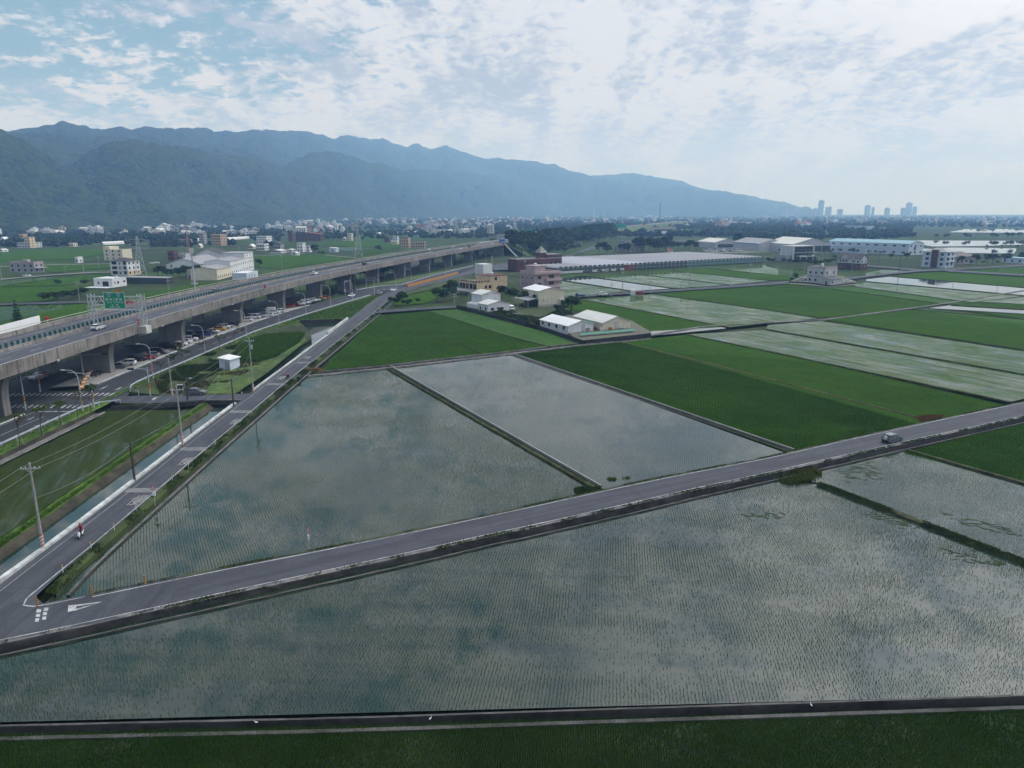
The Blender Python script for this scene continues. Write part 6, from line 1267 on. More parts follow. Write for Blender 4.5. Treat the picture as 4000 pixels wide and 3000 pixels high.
def bld(name, label, c, th, w_, d_, h, wall, roof='flat', rm=None, rh=1.5, z0=-0.3, over=0.35, cat='house', band=None, group=None, par=0.7):
    t_ = thing(name, label, cat, (c[0], c[1], z0), R(th), group); t_['_w'] = w_; t_['_d'] = d_
    mb = MB(); mb.box(0, w_, 0, d_, -0.8, h)
    if roof == 'gy': mb.add([(0, 0, h), (w_, 0, h), (w_ / 2, 0, h + rh), (0, d_, h), (w_, d_, h), (w_ / 2, d_, h + rh)], [(0, 1, 2), (5, 4, 3)])
    if roof == 'gx': mb.add([(0, 0, h), (0, d_, h), (0, d_ / 2, h + rh), (w_, 0, h), (w_, d_, h), (w_, d_ / 2, h + rh)], [(2, 1, 0), (3, 4, 5)])
    mb.build('walls', wall, t_); rm = rm or R_flat; o = over; mb = MB(); tk = .12
    if roof == 'flat':
        mb.box(.18, w_ - .18, .18, d_ - .18, h, h + .04); mb.build('roof', rm, t_)
        if par:
            mb = MB()
            for x0, x1, y0, y1 in ((-.04, w_ + .04, -.04, .18), (-.04, w_ + .04, d_ - .18, d_ + .04), (-.04, .18, .18, d_ - .18), (w_ - .18, w_ + .04, .18, d_ - .18)): mb.box(x0, x1, y0, y1, h - .003, h + par)
            mb.build('roof_parapet', band or wall, t_)
    elif roof in ('gx', 'gy'):
        def P(x, y, z): return (x, y, z) if roof == 'gy' else (y, x, z)
        W_, D_ = (w_, d_) if roof == 'gy' else (d_, w_); s_ = rh / (W_ / 2); e = -o * s_
        for sg, nm in ((0, 'roof'), (1, 'roof')):
            mb = MB(); xe, xr = (-o, W_ / 2) if sg == 0 else (W_ + o, W_ / 2)
            V_ = [P(xe, -o, h + e), P(xr, -o, h + rh), P(xr, D_ + o, h + rh), P(xe, D_ + o, h + e)]; V2 = [(x, y, z + tk) for x, y, z in V_]
            mb.add(V_ + V2, [(0, 3, 2, 1), (4, 5, 6, 7), (0, 1, 5, 4), (1, 2, 6, 5), (2, 3, 7, 6), (3, 0, 4, 7)]); mb.build(nm, rm, t_)
    elif roof == 'hip':
        q = min(w_, d_) / 2; V_ = [(-o, -o, h), (w_ + o, -o, h), (w_ + o, d_ + o, h), (-o, d_ + o, h)]
        V_ += [(q, d_ / 2, h + rh), (w_ - q, d_ / 2, h + rh)] if w_ >= d_ else [(w_ / 2, q, h + rh), (w_ / 2, d_ - q, h + rh)]
        fs = [(0, 1, 5, 4), (1, 2, 5), (2, 3, 4, 5), (3, 0, 4)] if w_ >= d_ else [(0, 1, 4), (1, 2, 5, 4), (2, 3, 5), (3, 0, 4, 5)]
        mb.add(V_, fs + [(3, 2, 1, 0)]); mb.build('roof', rm, t_)
    elif roof == 'shed':
        V_ = [(-o, -o, h), (w_ + o, -o, h), (w_ + o, d_ + o, h + rh), (-o, d_ + o, h + rh)]; mb.add(V_ + [(x, y, z + tk) for x, y, z in V_], [(0, 3, 2, 1), (4, 5, 6, 7), (0, 1, 5, 4), (1, 2, 6, 5), (2, 3, 7, 6), (3, 0, 4, 7)]); mb.build('roof', rm, t_)
        mb = MB(); mb.add([(0, 0, h), (0, d_, h), (0, d_, h + rh), (w_, 0, h), (w_, d_, h), (w_, d_, h + rh), ], [(0, 2, 1), (3, 4, 5), (1, 2, 5, 4)]); mb.build('upper_wall', wall, t_)
    return t_
def block(t_, x0, x1, y0, y1, z0, z1, m, name): mb = MB(); mb.box(x0, x1, y0, y1, z0, z1); return mb.build(name, m, t_)
def tank(t_, x, y, z, r=.7, h=1.4): mb = MB(); mb.tube([(x, y, z), (x, y, z + h * .8), (x, y, z + h)], [r, r, r * .35], 12); mb.build('water_tank', pm('steel_tank', (.62, .63, .64), .3, .05, 2.0, metal=.5), t_)
W = lambda x, y: (x * KS, y * KS)
# --- white long shed and cream shed in the walled yard
t_ = bld('white_shed', 'long white metal shed with four windows inside the black walled yard', W(15.7, 200.4), 30, 10.6, 17.8, 2.5, B_white, 'gy', R_white, 1.5, cat='shed')
for u in (2.6, 7.2, 11.8, 16.0): win(t_, 'L', u, 1.0, 1.1, 1.0, M_frd)
win(t_, 'F', 6.2, 0.3, 1.0, 2.1, M_frd, B_lgrey, 'door'); block(t_, 10.7, 13.0, 3.0, 12.0, 2.2, 2.3, R_green, 'canopy')
t_ = bld('cream_shed', 'broad cream metal shed right of the long white shed', W(26.0, 205.4), 27, 11.8, 19.0, 2.7, B_cream, 'gy', R_sheet, 1.9, cat='shed'); win(t_, 'F', 5.6, 0.3, 1.1, 2.2, M_frd, B_lgrey, 'door')
yard = (('wooden pallet stack', 'stack of weathered pallets beside the white shed door', 'C', 650, 1092, B_conc, 1.6, 1.0, 1.2), ('storage_box', 'white storage box in front of the cream shed', 'C', 770, 1088, B_white, 1.0, .8, 1.0), ('storage_box', 'orange storage tub in front of the cream shed door', 'C', 850, 1080, M_or, 1.1, .9, .9), ('crate', 'brown crate pile left of the white storage box', 'C', 710, 1085, B_brick, 1.8, 1.2, 1.2), ('crate', 'low grey crate right of the cream shed door', 'C', 940, 1076, B_grey, 1.6, .9, .6))
for nm, lab, k, x, y, m_, a, b, c_ in yard:
    p = GP(k, x, y, -.2); mb = MB()
    for i in range(4): mb.obox((0, 0, c_ * (i + .5) / 4), a * (1 - .05 * (i % 2)), b, c_ / 4 * .86, .06 * i)
    tag(mb.build(nm.replace(' ', '_'), m_, loc=(p.x, p.y, -.2)), lab, 'box')
# green net along the yard wall, black walls
tag(extrude('shade_net', GL('C 590,1122 800,1105 1060,1082', 0.4), [(-.9, .55), (-.3, .72), (.4, .66), (.9, .5)], R_green, step=1.2, jit=.07, sm=False), 'green shade net spread along the yard wall', 'net')
M_bwall = pm('black_mould_wall', (0.030, 0.029, 0.030), 0.95, 0.5, 0.7, bump=.4, coord='World', streaks=.5)
tag(extrude('yard_wall', GL('M 310,735 1510,1035 1905,1170 2150,1255'), [(-.12, -1.0), (-.12, .75), (.12, .75), (.12, -1.0)], M_bwall, step=4, sm=False), 'long blackened wall between the houses and the flooded strip', 'wall')
tag(extrude('yard_wall', GL('C 626,1193 1200,1130'), [(-.12, -1.0), (-.12, .85), (.12, .85), (.12, -1.0)], M_bwall, step=4, sm=False), 'blackened wall closing the shed yard toward the green field', 'wall')
st(extrude('field_edge', GL('C 630,1199 1200,1137'), [(0, -.55), (.5, -.55), (.55, -.8)], M_conc, step=4, sm=False))
# --- cream barn
t_ = bld('cream_barn', 'tall cream corrugated barn with a lean-to canopy on its left', W(9.5, 257.5), 28, 12.8, 14.0, 6.9, B_cream, 'gy', R_white, 1.4, cat='barn')
mb = MB(); mb.add([(-5.5, -.3, 3.1), (-.02, -.3, 3.9), (-.02, 13, 3.9), (-5.5, 13, 3.1), (-5.5, -.3, 3.22), (-.02, -.3, 4.02), (-.02, 13, 4.02), (-5.5, 13, 3.22)], [(0, 3, 2, 1), (4, 5, 6, 7), (0, 1, 5, 4), (1, 2, 6, 5), (2, 3, 7, 6), (3, 0, 4, 7)]); mb.build('lean_to_roof', R_grey, t_)
for y in (0, 4.3, 8.6, 12.8): block(t_, -5.3, -5.15, y, y + .15, 0, 3.1, M_steel, 'canopy_post')
block(t_, 0.01, .02, .4, 13.6, .3, 3.6, M_black, 'open_bay') if False else None
block(t_, -.03, -.005, .6, 12.6, 0.0, 3.3, B_dark, 'opening_shade_panel'); block(t_, 2.4, 3.2, -.4, -.003, 2.9, 3.6, M_fr, 'air_conditioner'); block(t_, 10.2, 12.6, -.9, -.003, 0, 3.0, B_lgrey, 'porch'); block(t_, 10.6, 11.7, -.93, -.903, .2, 2.6, B_dark, 'porch_door'); block(t_, -.02, 10.1, -.02, -.004, -.3, .9, B_conc, 'plinth')  # dark panel on the solid left wall: interior shade put into its colour
# --- pink house
t_ = bld('pink_house', 'pink tiled three storey house behind the cream barn', W(9.2, 296), 36, 16.0, 12.0, 10.2, B_pink, 'flat', R_flat, band=B_pinkl, par=1.2)
block(t_, 2.0, 8.5, 2.2, 10, 10.2, 13.8, B_pinkl, 'stair_tower'); block(t_, 1.7, 8.8, 1.9, 10.3, 13.8, 14.05, B_pink, 'tower_slab'); tank(t_, 5, 6, 14.05, .9, 1.1)
for z in (3.4, 6.7): block(t_, 6.5, 16.6, -1.3, -.003, z - .15, z + .95, B_pinkl, 'balcony')
block(t_, -.3, 16.8, -.9, -.002, 10.0, 11.3, B_pinkl, 'eave_band')
for z in (1.2, 4.4, 7.6):
    win(t_, 'F', 3.0, z, 2.4, 1.6, M_fr, divide=3); win(t_, 'F', 10.6, z, 3.4, 1.9, M_fr, divide=4)
    for u in (2.4, 6.2, 9.8): win(t_, 'L', u, z, 1.1, 1.1, M_fr)
win(t_, 'R', 3, 7.6, 1.2, 1.2)
# --- beige house with terrace
t_ = bld('beige_house', 'beige house with a flat terrace of stone posts and a dark glazed front', W(-14.4, 299.5), 40, 19.5, 15.0, 5.3, B_beige, 'flat', R_flat, band=B_beige, par=.25)
block(t_, 8.6, 19.54, -.04, 12.0, 5.3, 8.4, B_beige, 'upper_storey'); block(t_, 8.4, 19.75, -.25, 12.2, 8.4, 8.6, B_brick, 'upper_slab'); tank(t_, 13.5, 5, 8.6)
for u in (0.3, 2.2, 4.1, 6.0, 7.8): block(t_, u, u + .38, 0.02, .4, 5.35, 6.9, B_beige, 'terrace_post')
for u in (2, 4, 6, 8, 10, 12, 14): block(t_, 0.02, .4, u, u + .38, 5.35, 6.8, B_beige, 'terrace_post')
block(t_, .1, 8.4, .12, .25, 5.56, 6.3, B_brick, 'balustrade'); block(t_, .12, .25, .4, 14.6, 5.56, 6.3, B_brick, 'balustrade')
for u, z in ((5.6, 2.4), (8.2, 2.4), (12.0, 6.2)): win(t_, 'F', u, z, 1.5 if u > 8 else 1.1, 1.5, M_frd)
for u in (2.0, 5.0, 8.0, 11.0, 13.6): win(t_, 'L', u, 2.3, 2.2, 2.4, M_frd, divide=2)
mb = MB(); mb.add([(-4.5, -.2, 1.5), (-.02, -.2, 2.1), (-.02, 15, 2.1), (-4.5, 15, 1.5)], [(0, 1, 2, 3)]); mb.build('canopy', R_grey, t_)
for y in (0, 5, 10, 14.8): block(t_, -4.4, -4.25, y, y + .15, -.5, 1.5, M_steel, 'canopy_post')
# --- white advertising box
t_ = bld('advertising_box', 'tall blank white metal box tower above the beige house', W(-14.9, 377.5), 42, 7.4, 8.2, 8.2, B_white, 'flat', R_white, par=0.1, cat='tower', z0=-.5); win(t_, 'F', 1.6, 0.2, 1.1, 2.0, M_frd, B_lgrey, 'door')
for i in range(4): block(t_, -.012, -.004, 0, 8.2, 1.9 + i * 1.7, 1.95 + i * 1.7, B_grey, 'panel_joint')
# --- white metal house, two volumes
t_ = bld('white_house', 'white metal house with a pale gabled roof, nearest of the house group', W(-8.1, 242.6), 36, 10.8, 7.4, 3.3, B_white, 'gy', R_sheet, 1.2)
for u in (2.2, 7.0): win(t_, 'F', u, .9, 1.4, .9, M_frd)
for u in (1.6, 5.6): win(t_, 'L', u, .9, .8, 1.1, M_frd)
t_ = bld('white_house', 'two storey white metal house with a red edged roof and wall ladder', W(-10.5, 251.5), 36, 9.6, 8.0, 6.2, B_white, 'gy', R_sheet, 1.3); 
for i in range(6): block(t_, 6.6, 7.2, -.12, -.06, 2.0 + i * .5, 2.06 + i * .5, M_frd, 'ladder_rung')
block(t_, -.06, 9.66, -.42, -.37, 6.2, 6.32, R_red, 'roof_trim')
mb = MB(); mb.add([(-2.6, 0, 2.2), (0, 0, 2.8), (0, 7.9, 2.8), (-2.6, 7.9, 2.2), (-2.6, 0, -.5), (-2.6, 7.9, -.5), (0, 0, -.5)], [(0, 1, 2, 3), (0, 3, 5, 4), (0, 4, 6, 1)]); mb.build('side_lean_to', B_white, t_)
# --- brick house with pyramid tower
t_ = bld('brick_house', 'long dark red brick building with a pyramid roofed tower', W(2.8, 419), 35, 40, 11.0, 7.6, B_brick, 'flat', R_flat, band=B_conc, par=.5, cat='building')
block(t_, 22.6, 28.2, 3, 8.6, 7.6, 11.6, B_brick, 'tower'); mb = MB(); mb.add([(21.9, 2.3, 11.6), (28.9, 2.3, 11.6), (28.9, 9.3, 11.6), (21.9, 9.3, 11.6), (25.4, 5.8, 16.4)], [(0, 1, 4), (1, 2, 4), (2, 3, 4), (3, 0, 4), (3, 2, 1, 0)]); mb.build('tower_roof', pm('roof_pyramid', (.20, .20, .17), .7, .2, 1.0), t_)
block(t_, 27, 40.03, -.03, 11.03, 8.1, 10.2, B_brick, 'upper_block'); block(t_, 26.9, 40.2, -.2, 11.2, 10.2, 10.4, R_flat, 'upper_roof')
for u in (4, 9, 14, 19, 30, 34, 38): win(t_, 'F', u, 3.6, 1.2, 2.2, M_frd)
for u in (30, 34, 38): win(t_, 'F', u, 8.4, 1.0, 1.2, M_frd)
block(t_, 6.5, 7.4, -.06, -.01, 6, 6.8, B_white, 'wall_disc')
# --- greenhouses: every span is its own roof bay
M_film = pm('greenhouse_film', (0.27, 0.27, 0.29), 0.6, 0.15, 0.2); M_filmw = pm('greenhouse_film_pale', (0.36, 0.37, 0.42), 0.5, 0.12, 0.2); M_gdark = pm('greenhouse_shade', (0.03, 0.05, 0.045), 0.8, 0.4, 0.8); M_gpost = pm('greenhouse_post', (0.42, 0.44, 0.45), 0.6, 0.1, 2.0); M_gteal = pm('greenhouse_screen', (0.06, 0.15, 0.14), 0.8, 0.3, 0.7)
g0 = W(25.4, 401); gh_ = thing('greenhouse', 'huge pale multi span greenhouse stretching behind the paddies', 'greenhouse', (g0[0], g0[1], -.5), R(33.5))
nb = 50; bw_ = 211 / nb
def bay_mesh(dep, m):
    mb = MB(); w2 = bw_; P_ = [(0, 3.6), (w2 * .25, 4.45), (w2 * .5, 4.8), (w2 * .75, 4.45), (w2, 3.6)]
    mb.add([(x, 0, z) for x, z in P_] + [(x, dep, z) for x, z in P_], [(i, i + 1, 6 + i, 5 + i)[::1] for i in range(4)])
    me = bpy.data.meshes.new('roof_bay'); me.from_pydata(mb.v, [], mb.f); me.materials.append(m); me.update(); return me
me_a, me_b, me_c = bay_mesh(26, M_film), bay_mesh(86, M_filmw), bay_mesh(84, M_film)
fr = MB(); fr.box(0.03, bw_ - .03, .12, .2, 0, 3.5); fr.add([(0.1, .15, 3.5), (bw_ - .1, .15, 3.5), (bw_ / 2, .15, 4.7)], [(0, 1, 2)])
def shared(mb, nm, m): me = bpy.data.meshes.new(nm); me.from_pydata(mb.v, [], mb.f); me.materials.append(m); me.update(); return me
me_w = shared(fr, 'wall_panel', M_gdark); me_w2 = shared(fr, 'wall_panel', M_gteal)
pf = MB(); pf.box(-.1, .1, 0, .12, 0, 3.7); pf.box(bw_ * .33, bw_ * .33 + .07, .03, .12, 0, 3.6); pf.box(bw_ * .66, bw_ * .66 + .07, .03, .12, 0, 3.6); pf.box(0, bw_, .02, .12, 1.3, 1.42); pf.box(0, bw_, .02, .12, 3.45, 3.6)
me_p = shared(pf, 'wall_frame', M_gpost); pw = MB(); pw.box(.2, bw_ - .2, -.04, .02, 0, 1.5); me_pw = shared(pw, 'low_panel', M_ins)
for i in range(nb):
    x = i * bw_; me = me_a if i < 7 else (me_b if i < 19 else me_c)
    link('roof_bay', me, gh_, (x, 0, 0)); link('wall_panel', me_w2 if i > 28 else me_w, gh_, (x, 0, 0)); link('wall_frame', me_p, gh_, (x, 0, 0))
    if i < 5 or 5 < i < 14 and i % 2: link('low_panel', me_pw, gh_, (x, 0, 0))
block(gh_, 210.8, 211, 0.1, 84, 0, 3.6, M_gteal, 'end_wall'); block(gh_, 0, .2, 0.1, 26, 0, 3.6, M_gdark, 'end_wall')
t_ = bld('brick_shed', 'small red shed before the middle of the greenhouse wall', W(66, 427.5), 33, 7.5, 4.0, 3.6, R_red, 'shed', R_sheet, .5, cat='shed'); win(t_, 'F', 5.2, .6, 1.0, 1.6); win(t_, 'F', 2.0, .3, 1.0, 2.0, M_frd, B_dark, 'door')
for n, (x, y) in enumerate(((675, 575), (745, 573), (818, 570), (885, 565), (1275, 540), (1410, 530), (1495, 525), (1605, 520))):
    p = GP('C', x, y + 3, -.5); t_ = thing('fan_box', 'pale cooling fan box at the greenhouse wall, %s from the left' % ordn[n], 'fan box', (p.x, p.y, -.7), R(33), 'greenhouse fan boxes'); block(t_, -1.2, 1.2, -.6, .6, 0, 1.7, M_ins, 'casing'); block(t_, -.9, -.1, -.63, -.605, .4, 1.3, M_gdark, 'fan'); block(t_, .1, .9, -.63, -.605, .4, 1.3, M_gdark, 'fan')
p = GP('C', 1080, 778, -.2); t_ = thing('stall', 'small red and white roadside stall at the flooded field', 'stall', (p.x, p.y, -.4), R(5)); block(t_, -3.2, -1.0, -.8, .8, 0, 2.6, B_white, 'white_hut'); block(t_, -.9, 3.0, -.8, .8, .1, 1.7, R_red, 'red_counter'); block(t_, -1, 3.2, -1, 1, 2.1, 2.2, R_red, 'awning')
for x in (-.8, 3.0): block(t_, x, x + .1, -.9, -.8, 0, 2.1, M_steel, 'awning_post')
# --- lone boxy house on the right
c = GP('T', 1258, 1300, -.2); t_ = bld('white_house', 'lone boxy two storey white house among the right paddies', c, 36, 12.5, 11.0, 8.4, B_lgrey, 'flat', R_flat, band=wallm('pinkish_grey', (.38, .33, .34)), par=1.1); block(t_, -.06, 12.56, -.06, 11.06, 3.9, 4.15, B_dark, 'floor_band'); tank(t_, 7.5, 6.5, 9.6, .7, 1.3); block(t_, 6.9, 8.1, 5.9, 7.1, 8.4, 9.6, M_steel, 'tank_stand')
for u in (2.0, 5.2, 9.0):
    win(t_, 'F', u, 5.4, 1.3, 1.6, M_fr, B_white if u == 5.2 else None)
for u in (2, 5.5, 9): win(t_, 'L', u, 5.6, 1.0, 1.1, M_frd); win(t_, 'L', u, 1.4, 1.0, 1.2, M_frd)
c2 = GP('T', 1347, 1325, -.2); t_ = bld('white_annex', 'low white annex with dark red lean-to roof against the boxy house', c2, 36, 10.5, 6.0, 3.2, B_lgrey, 'shed', R_tile, 1.3, cat='shed'); win(t_, 'F', 2.4, 1.2, 1.1, 1.1, M_frd); win(t_, 'L', 2.2, .3, 1.0, 2.0, M_frd, B_dark, 'door')
tag(extrude('yard_wall', GL('T 720,1275 1040,1290 1340,1335 1740,1290'), [(-.1, -1), (-.1, .5), (.1, .5), (.1, -1)], M_bwall, step=4, sm=False), 'low dark wall round the lone boxy house', 'wall')
# --- half timbered house
t_ = bld('half_timbered_house', 'half timbered white and brick house with a black gabled roof', W(204.9, 430), 38, 9.5, 17.0, 3.9, B_brick, 'none', cat='house')
block(t_, -.03, 9.53, -.03, 17.03, 3.9, 7.2, B_white, 'upper_storey')
mb = MB()
for x0, x1 in ((-.6, 4.75), (10.1, 4.75)): mb.add([(x0, -.6, 6.9), (x1, -.6, 10.2), (x1, 17.6, 10.2), (x0, 17.6, 6.9)], [(0, 1, 2, 3)])
mb.build('roof', R_tile, t_); mb = MB(); mb.add([(-.03, -.03, 7.2), (9.53, -.03, 7.2), (4.75, -.03, 10.1), (-.03, 17.03, 7.2), (9.53, 17.03, 7.2), (4.75, 17.03, 10.1)], [(0, 1, 2), (5, 4, 3)]); mb.build('gable_wall', B_white, t_)
mb = MB(); mb.add([(-.7, 9.0, 6.6), (-.7, 16.4, 6.6), (-.7, 12.7, 9.8), (4.7, 12.7, 9.8), (4.7, 9.0, 6.6), (4.7, 16.4, 6.6)], [(0, 2, 3, 4), (2, 1, 5, 3)]); mb.build('cross_roof', R_tile, t_); mb = MB(); mb.add([(-.05, 9.4, 7.1), (-.05, 16, 7.1), (-.05, 12.7, 9.7)], [(2, 1, 0)]); mb.build('cross_gable', B_white, t_)
for y in (.2, 3.3, 6.4, 9.4, 11.5, 13.9, 16.7): block(t_, -.09, -.035, y, y + .22, 3.9, 7.2, M_frd, 'timber')
for z in (3.9, 5.4, 7.0): block(t_, -.085, -.036, 0, 17, z, z + .2, M_frd, 'timber'); block(t_, 0, 9.5, -.085, -.036, z, z + .2, M_frd, 'timber')
for x in (.2, 3, 6.2, 9.1): block(t_, x, x + .2, -.09, -.035, 3.9, 7.2, M_frd, 'timber')
for y in (2, 5, 10.5, 12.7, 15): win(t_, 'L', y, 4.6, .9, 1.6, M_frd)
for u in (2.2, 6.8): win(t_, 'F', u, 4.6, 1.0, 1.7, M_frd); win(t_, 'F', u, 1.0, 1.2, 1.7)
for y in (3, 14): win(t_, 'L', y, 1.0, 1.2, 1.7)
block(t_, -1.6, -.035, 6.5, 10.2, 2.9, 3.2, B_brick, 'porch_roof'); block(t_, -1.5, -1.2, 6.7, 7, 0, 2.9, B_brick, 'porch_post'); block(t_, -1.5, -1.2, 9.7, 10, 0, 2.9, B_brick, 'porch_post'); win(t_, 'L', 8.4, .1, 1.4, 2.3, M_frd, B_dark, 'door')
# --- modern dark glass building
t_ = bld('modern_building', 'modern dark glass villa in a pale angular concrete frame', W(192, 503), 30, 31, 13, 3.8, B_dark, 'flat', R_flat, par=.3, cat='building')
block(t_, 2.2, 26, .4, 12, 3.8, 11.6, pm('smoked_glass', (.018, .02, .024), .35, .3, .3, spec=.25), 'glass_block'); block(t_, 0, 27, -.5, 12.6, 11.6, 12.4, B_lgrey, 'frame_top'); block(t_, 0, 2.2, -.5, 12.6, 0.05, 11.6, B_lgrey, 'frame_side'); block(t_, 25.6, 27, -.5, 12.6, 7.4, 11.6, B_lgrey, 'frame_end')
for z in (6.4, 9.0): block(t_, 2.2, 26.02, .34, .398, z, z + .12, B_grey, 'mullion')
for x in (7, 12, 17, 22): block(t_, x, x + .12, .33, .397, 3.9, 11.6, B_grey, 'mullion')
block(t_, 6, 31.5, -3.2, -.02, 3.2, 4.2, B_lgrey, 'balcony_slab'); block(t_, 2, 30, -.9, -.1, 6.8, 7.1, B_lgrey, 'terrace_slab')
for x in (7, 15, 23, 31): block(t_, x, x + .4, -3, -2.6, -.3, 3.2, B_lgrey, 'column')
block(t_, -6, -.05, 1, 12, -.3, 5, B_grey, 'side_wing')
# --- hangars and factory
t_ = bld('hangar', 'big open fronted grey warehouse with a broad pale roof', W(234, 612), 14, 44, 50, 8.0, B_lgrey, 'gy', R_sheet, 6.0, cat='warehouse'); block(t_, 12, 43.6, -.1, -.01, .2, 6.2, M_gdark, 'front_shade_panel')  # dark sheet on the closed gable stands for the shaded interior
for x in (12, 22, 33, 43.2): block(t_, x, x + .5, -.25, -.11, 0, 6.4, B_lgrey, 'front_column')
t_ = bld('hangar', 'low grey warehouse with blue roof strips left of the open hangar', W(215, 640), 14, 32, 52, 7.0, B_lgrey, 'gy', R_grey, 5.0, cat='warehouse'); block(t_, -.5, -.45, 4, 44, 6.2, 7.2, B_blue, 'blue_strip')
t_ = bld('hangar', 'small pale warehouse behind the tree left of the hangars', W(190, 690), 14, 30, 40, 6.0, B_lgrey, 'gy', R_sheet, 4.0, cat='warehouse'); block(t_, 4, 26, -.08, -.01, .2, 4.0, M_gdark, 'front_shade_panel')  # closed front too, its inner shade painted as a dark sheet
t_ = bld('factory', 'long pale blue factory with two rows of windows and a teal roof', W(312.9, 579.5), 34, 27, 84, 10.2, B_bluew, 'gy', R_teal, 2.6, cat='factory', over=.5)
for i in range(9): win(t_, 'L', 5 + i * 9.2, 7.4, 3.0, 1.3, M_frd, divide=2); win(t_, 'L', 5 + i * 9.2, 1.2, 2.6, 1.5, M_frd, divide=2)
for u in (4, 12, 22): win(t_, 'F', u, 7.2, 2.6, 1.4, M_frd, divide=2); win(t_, 'F', u, 1.2, 3.0, 1.6, M_frd, divide=2)
win(t_, 'F', 11, 3.9, 3.4, 3.0, M_frd, B_dark, 'door')
t_ = bld('factory_annex', 'low pale annex along the front of the long factory', W(291.5, 601), 124, 46, 5.0, 5.0, B_bluew, 'shed', R_teal, .6, cat='annex')
for i in range(4): win(t_, 'B', 8 + i * 9, 1.6, 2.8, 1.6, M_frd, divide=2)
# --- tall three storey house with hip roof
t_ = bld('three_storey_house', 'three storey white house with brick stair tower and hipped roof', W(264.8, 447), 34, 13.0, 17.0, 11.0, B_bluew, 'hip', R_grey, 2.8, over=.7)
block(t_, -1.0, -.02, 5.8, 10.2, -.3, 12.2, B_brick, 'stair_tower'); block(t_, -1.2, 1.5, 5.6, 10.4, 12.2, 12.5, R_tile, 'tower_roof')
for z in (1.2, 4.9, 8.4):
    for u in (3.0, 13.6): win(t_, 'L', u, z, 2.2, 1.7, M_frd, divide=2)
    win(t_, 'F', 3.2, z, 3.0, 1.8, M_frd, divide=2); win(t_, 'F', 9.6, z, 2.0, 1.7, M_frd, divide=2)
for z in (3.7, 7.2): block(t_, .5, 12.5, -.9, -.01, z, z + .9, B_white, 'balcony')
block(t_, 8, 11.6, -1.6, -.01, 3.0, 3.4, B_dark, 'porch_roof')
t_ = bld('bungalow', 'grey bungalow with a wide hipped roof right of the three storey house', W(287, 474), 32, 30, 16, 5.4, B_grey, 'hip', pm('roof_tile_brown', (.11, .095, .09), .75, .2, 1.0), 3.6, over=.8)
for u in (4, 10, 17, 24): win(t_, 'F', u, 1.2, 2.2, 1.8, M_frd, divide=2)
for u in (4, 11): win(t_, 'L', u, 1.2, 2.0, 1.7, M_frd, divide=2)
# ================================================================== houses west of the viaduct
def auto_win(t_, f, ln, h, n, m=None, store=3.1, wz=1.0, ww=1.3, wh=1.4):
    st_ = max(1, int(round(h / store)))
    for s_ in range(st_):
        for i in range(n): win(t_, f, ln * (i + .5) / n, s_ * store + wz, ww, wh, m)
t_ = bld('grey_farmhouse', 'grey rendered two storey farmhouse at the far left', GP('N', 540, 842, -.5), 84, 9, 18.5, 6.4, B_grey, 'flat', R_flat, band=B_pink, par=.9, z0=-.9)
auto_win(t_, 'L', 18.5, 6.4, 4, M_frd); auto_win(t_, 'F', 9, 6.4, 2, M_frd); block(t_, 9.0 * 0 - .0, 9, -2.6, -.02, 3.0, 3.3, B_conc, 'balcony'); block(t_, 3, 6, 7, 11, 6.4, 8.6, B_grey, 'roof_room')
t_ = bld('tiled_villa', 'white three storey villa with dark hipped tiles and tan ground floor', GP('N', 1980, 888, -.5), 82, 13, 12.0, 9.4, B_white, 'hip', R_tile, 2.0, z0=-.9, over=.7)
block(t_, -.02, 13.02, -.02, -.004, -.5, 3.0, B_beige, 'tan_base'); auto_win(t_, 'F', 13, 9.4, 3, M_frd); 
for z in (1, 4.1, 7.2): win(t_, 'L', 9.2, z, 3.4, 1.9, M_frd); win(t_, 'L', 5.4, z, .8, 1.2, M_frd); win(t_, 'L', 1.8, z, 1.8, 1.9, M_frd)
for z in (3.0, 6.1): block(t_, -.9, -.01, 3.5, 11.8, z, z + .9, M_fr, 'balcony')
t_ = bld('yellow_house', 'pale yellow stepped house behind the tiled villa', GP('N', 1900, 655, -.5), 80, 12, 18, 8.5, B_cream, 'flat', R_flat, par=.8, z0=-.9); auto_win(t_, 'L', 18, 8.5, 3, M_frd); block(t_, 0, 12, 12, 18, 8.5, 11.5, B_cream, 'roof_room')
t_ = bld('white_house', 'low modern white house right behind the green gantry sign', GP('N', 1740, 1068, -.5), 80, 11.5, 11.5, 4.6, B_white, 'flat', R_white, par=.4, z0=-.9); win(t_, 'L', 4.2, .6, 3.6, 2.6, M_frd, divide=2); win(t_, 'L', 8.5, 1.8, .8, 1.2, M_frd)
for u in (2.0, 4.2, 5.0): win(t_, 'F', u, 1.8, .5, 1.2, M_frd)
win(t_, 'F', 9.6, 2.2, 1.6, .8, M_frd); tank(t_, 9, 4, 4.65, .8, .9)
block(t_, -6, -.02, -1, 13, 0.2, .4, B_white, 'terrace')
t_ = bld('grey_roofed_hall', 'white hall with a broad grey gabled roof and two wall fans', W(-184.7, 433), 92, 46, 24, 4.2, B_white, 'gx', R_grey, 4.2, cat='hall', z0=-.9, over=.6)
for u in (7, 16): mb = MB(); mb.tube([(-.02, u, 2.6), (-.4, u, 2.6)], 1.1, 14); mb.build('wall_fan', M_fr, t_)
for u in (3.6, 12, 20.5): win(t_, 'L', u, 1.8, .9, 1.8, M_frd)
for i in range(8): win(t_, 'F', 3.5 + i * 5.6, 2.2, 3.8, 1.7, M_fr, B_tan)
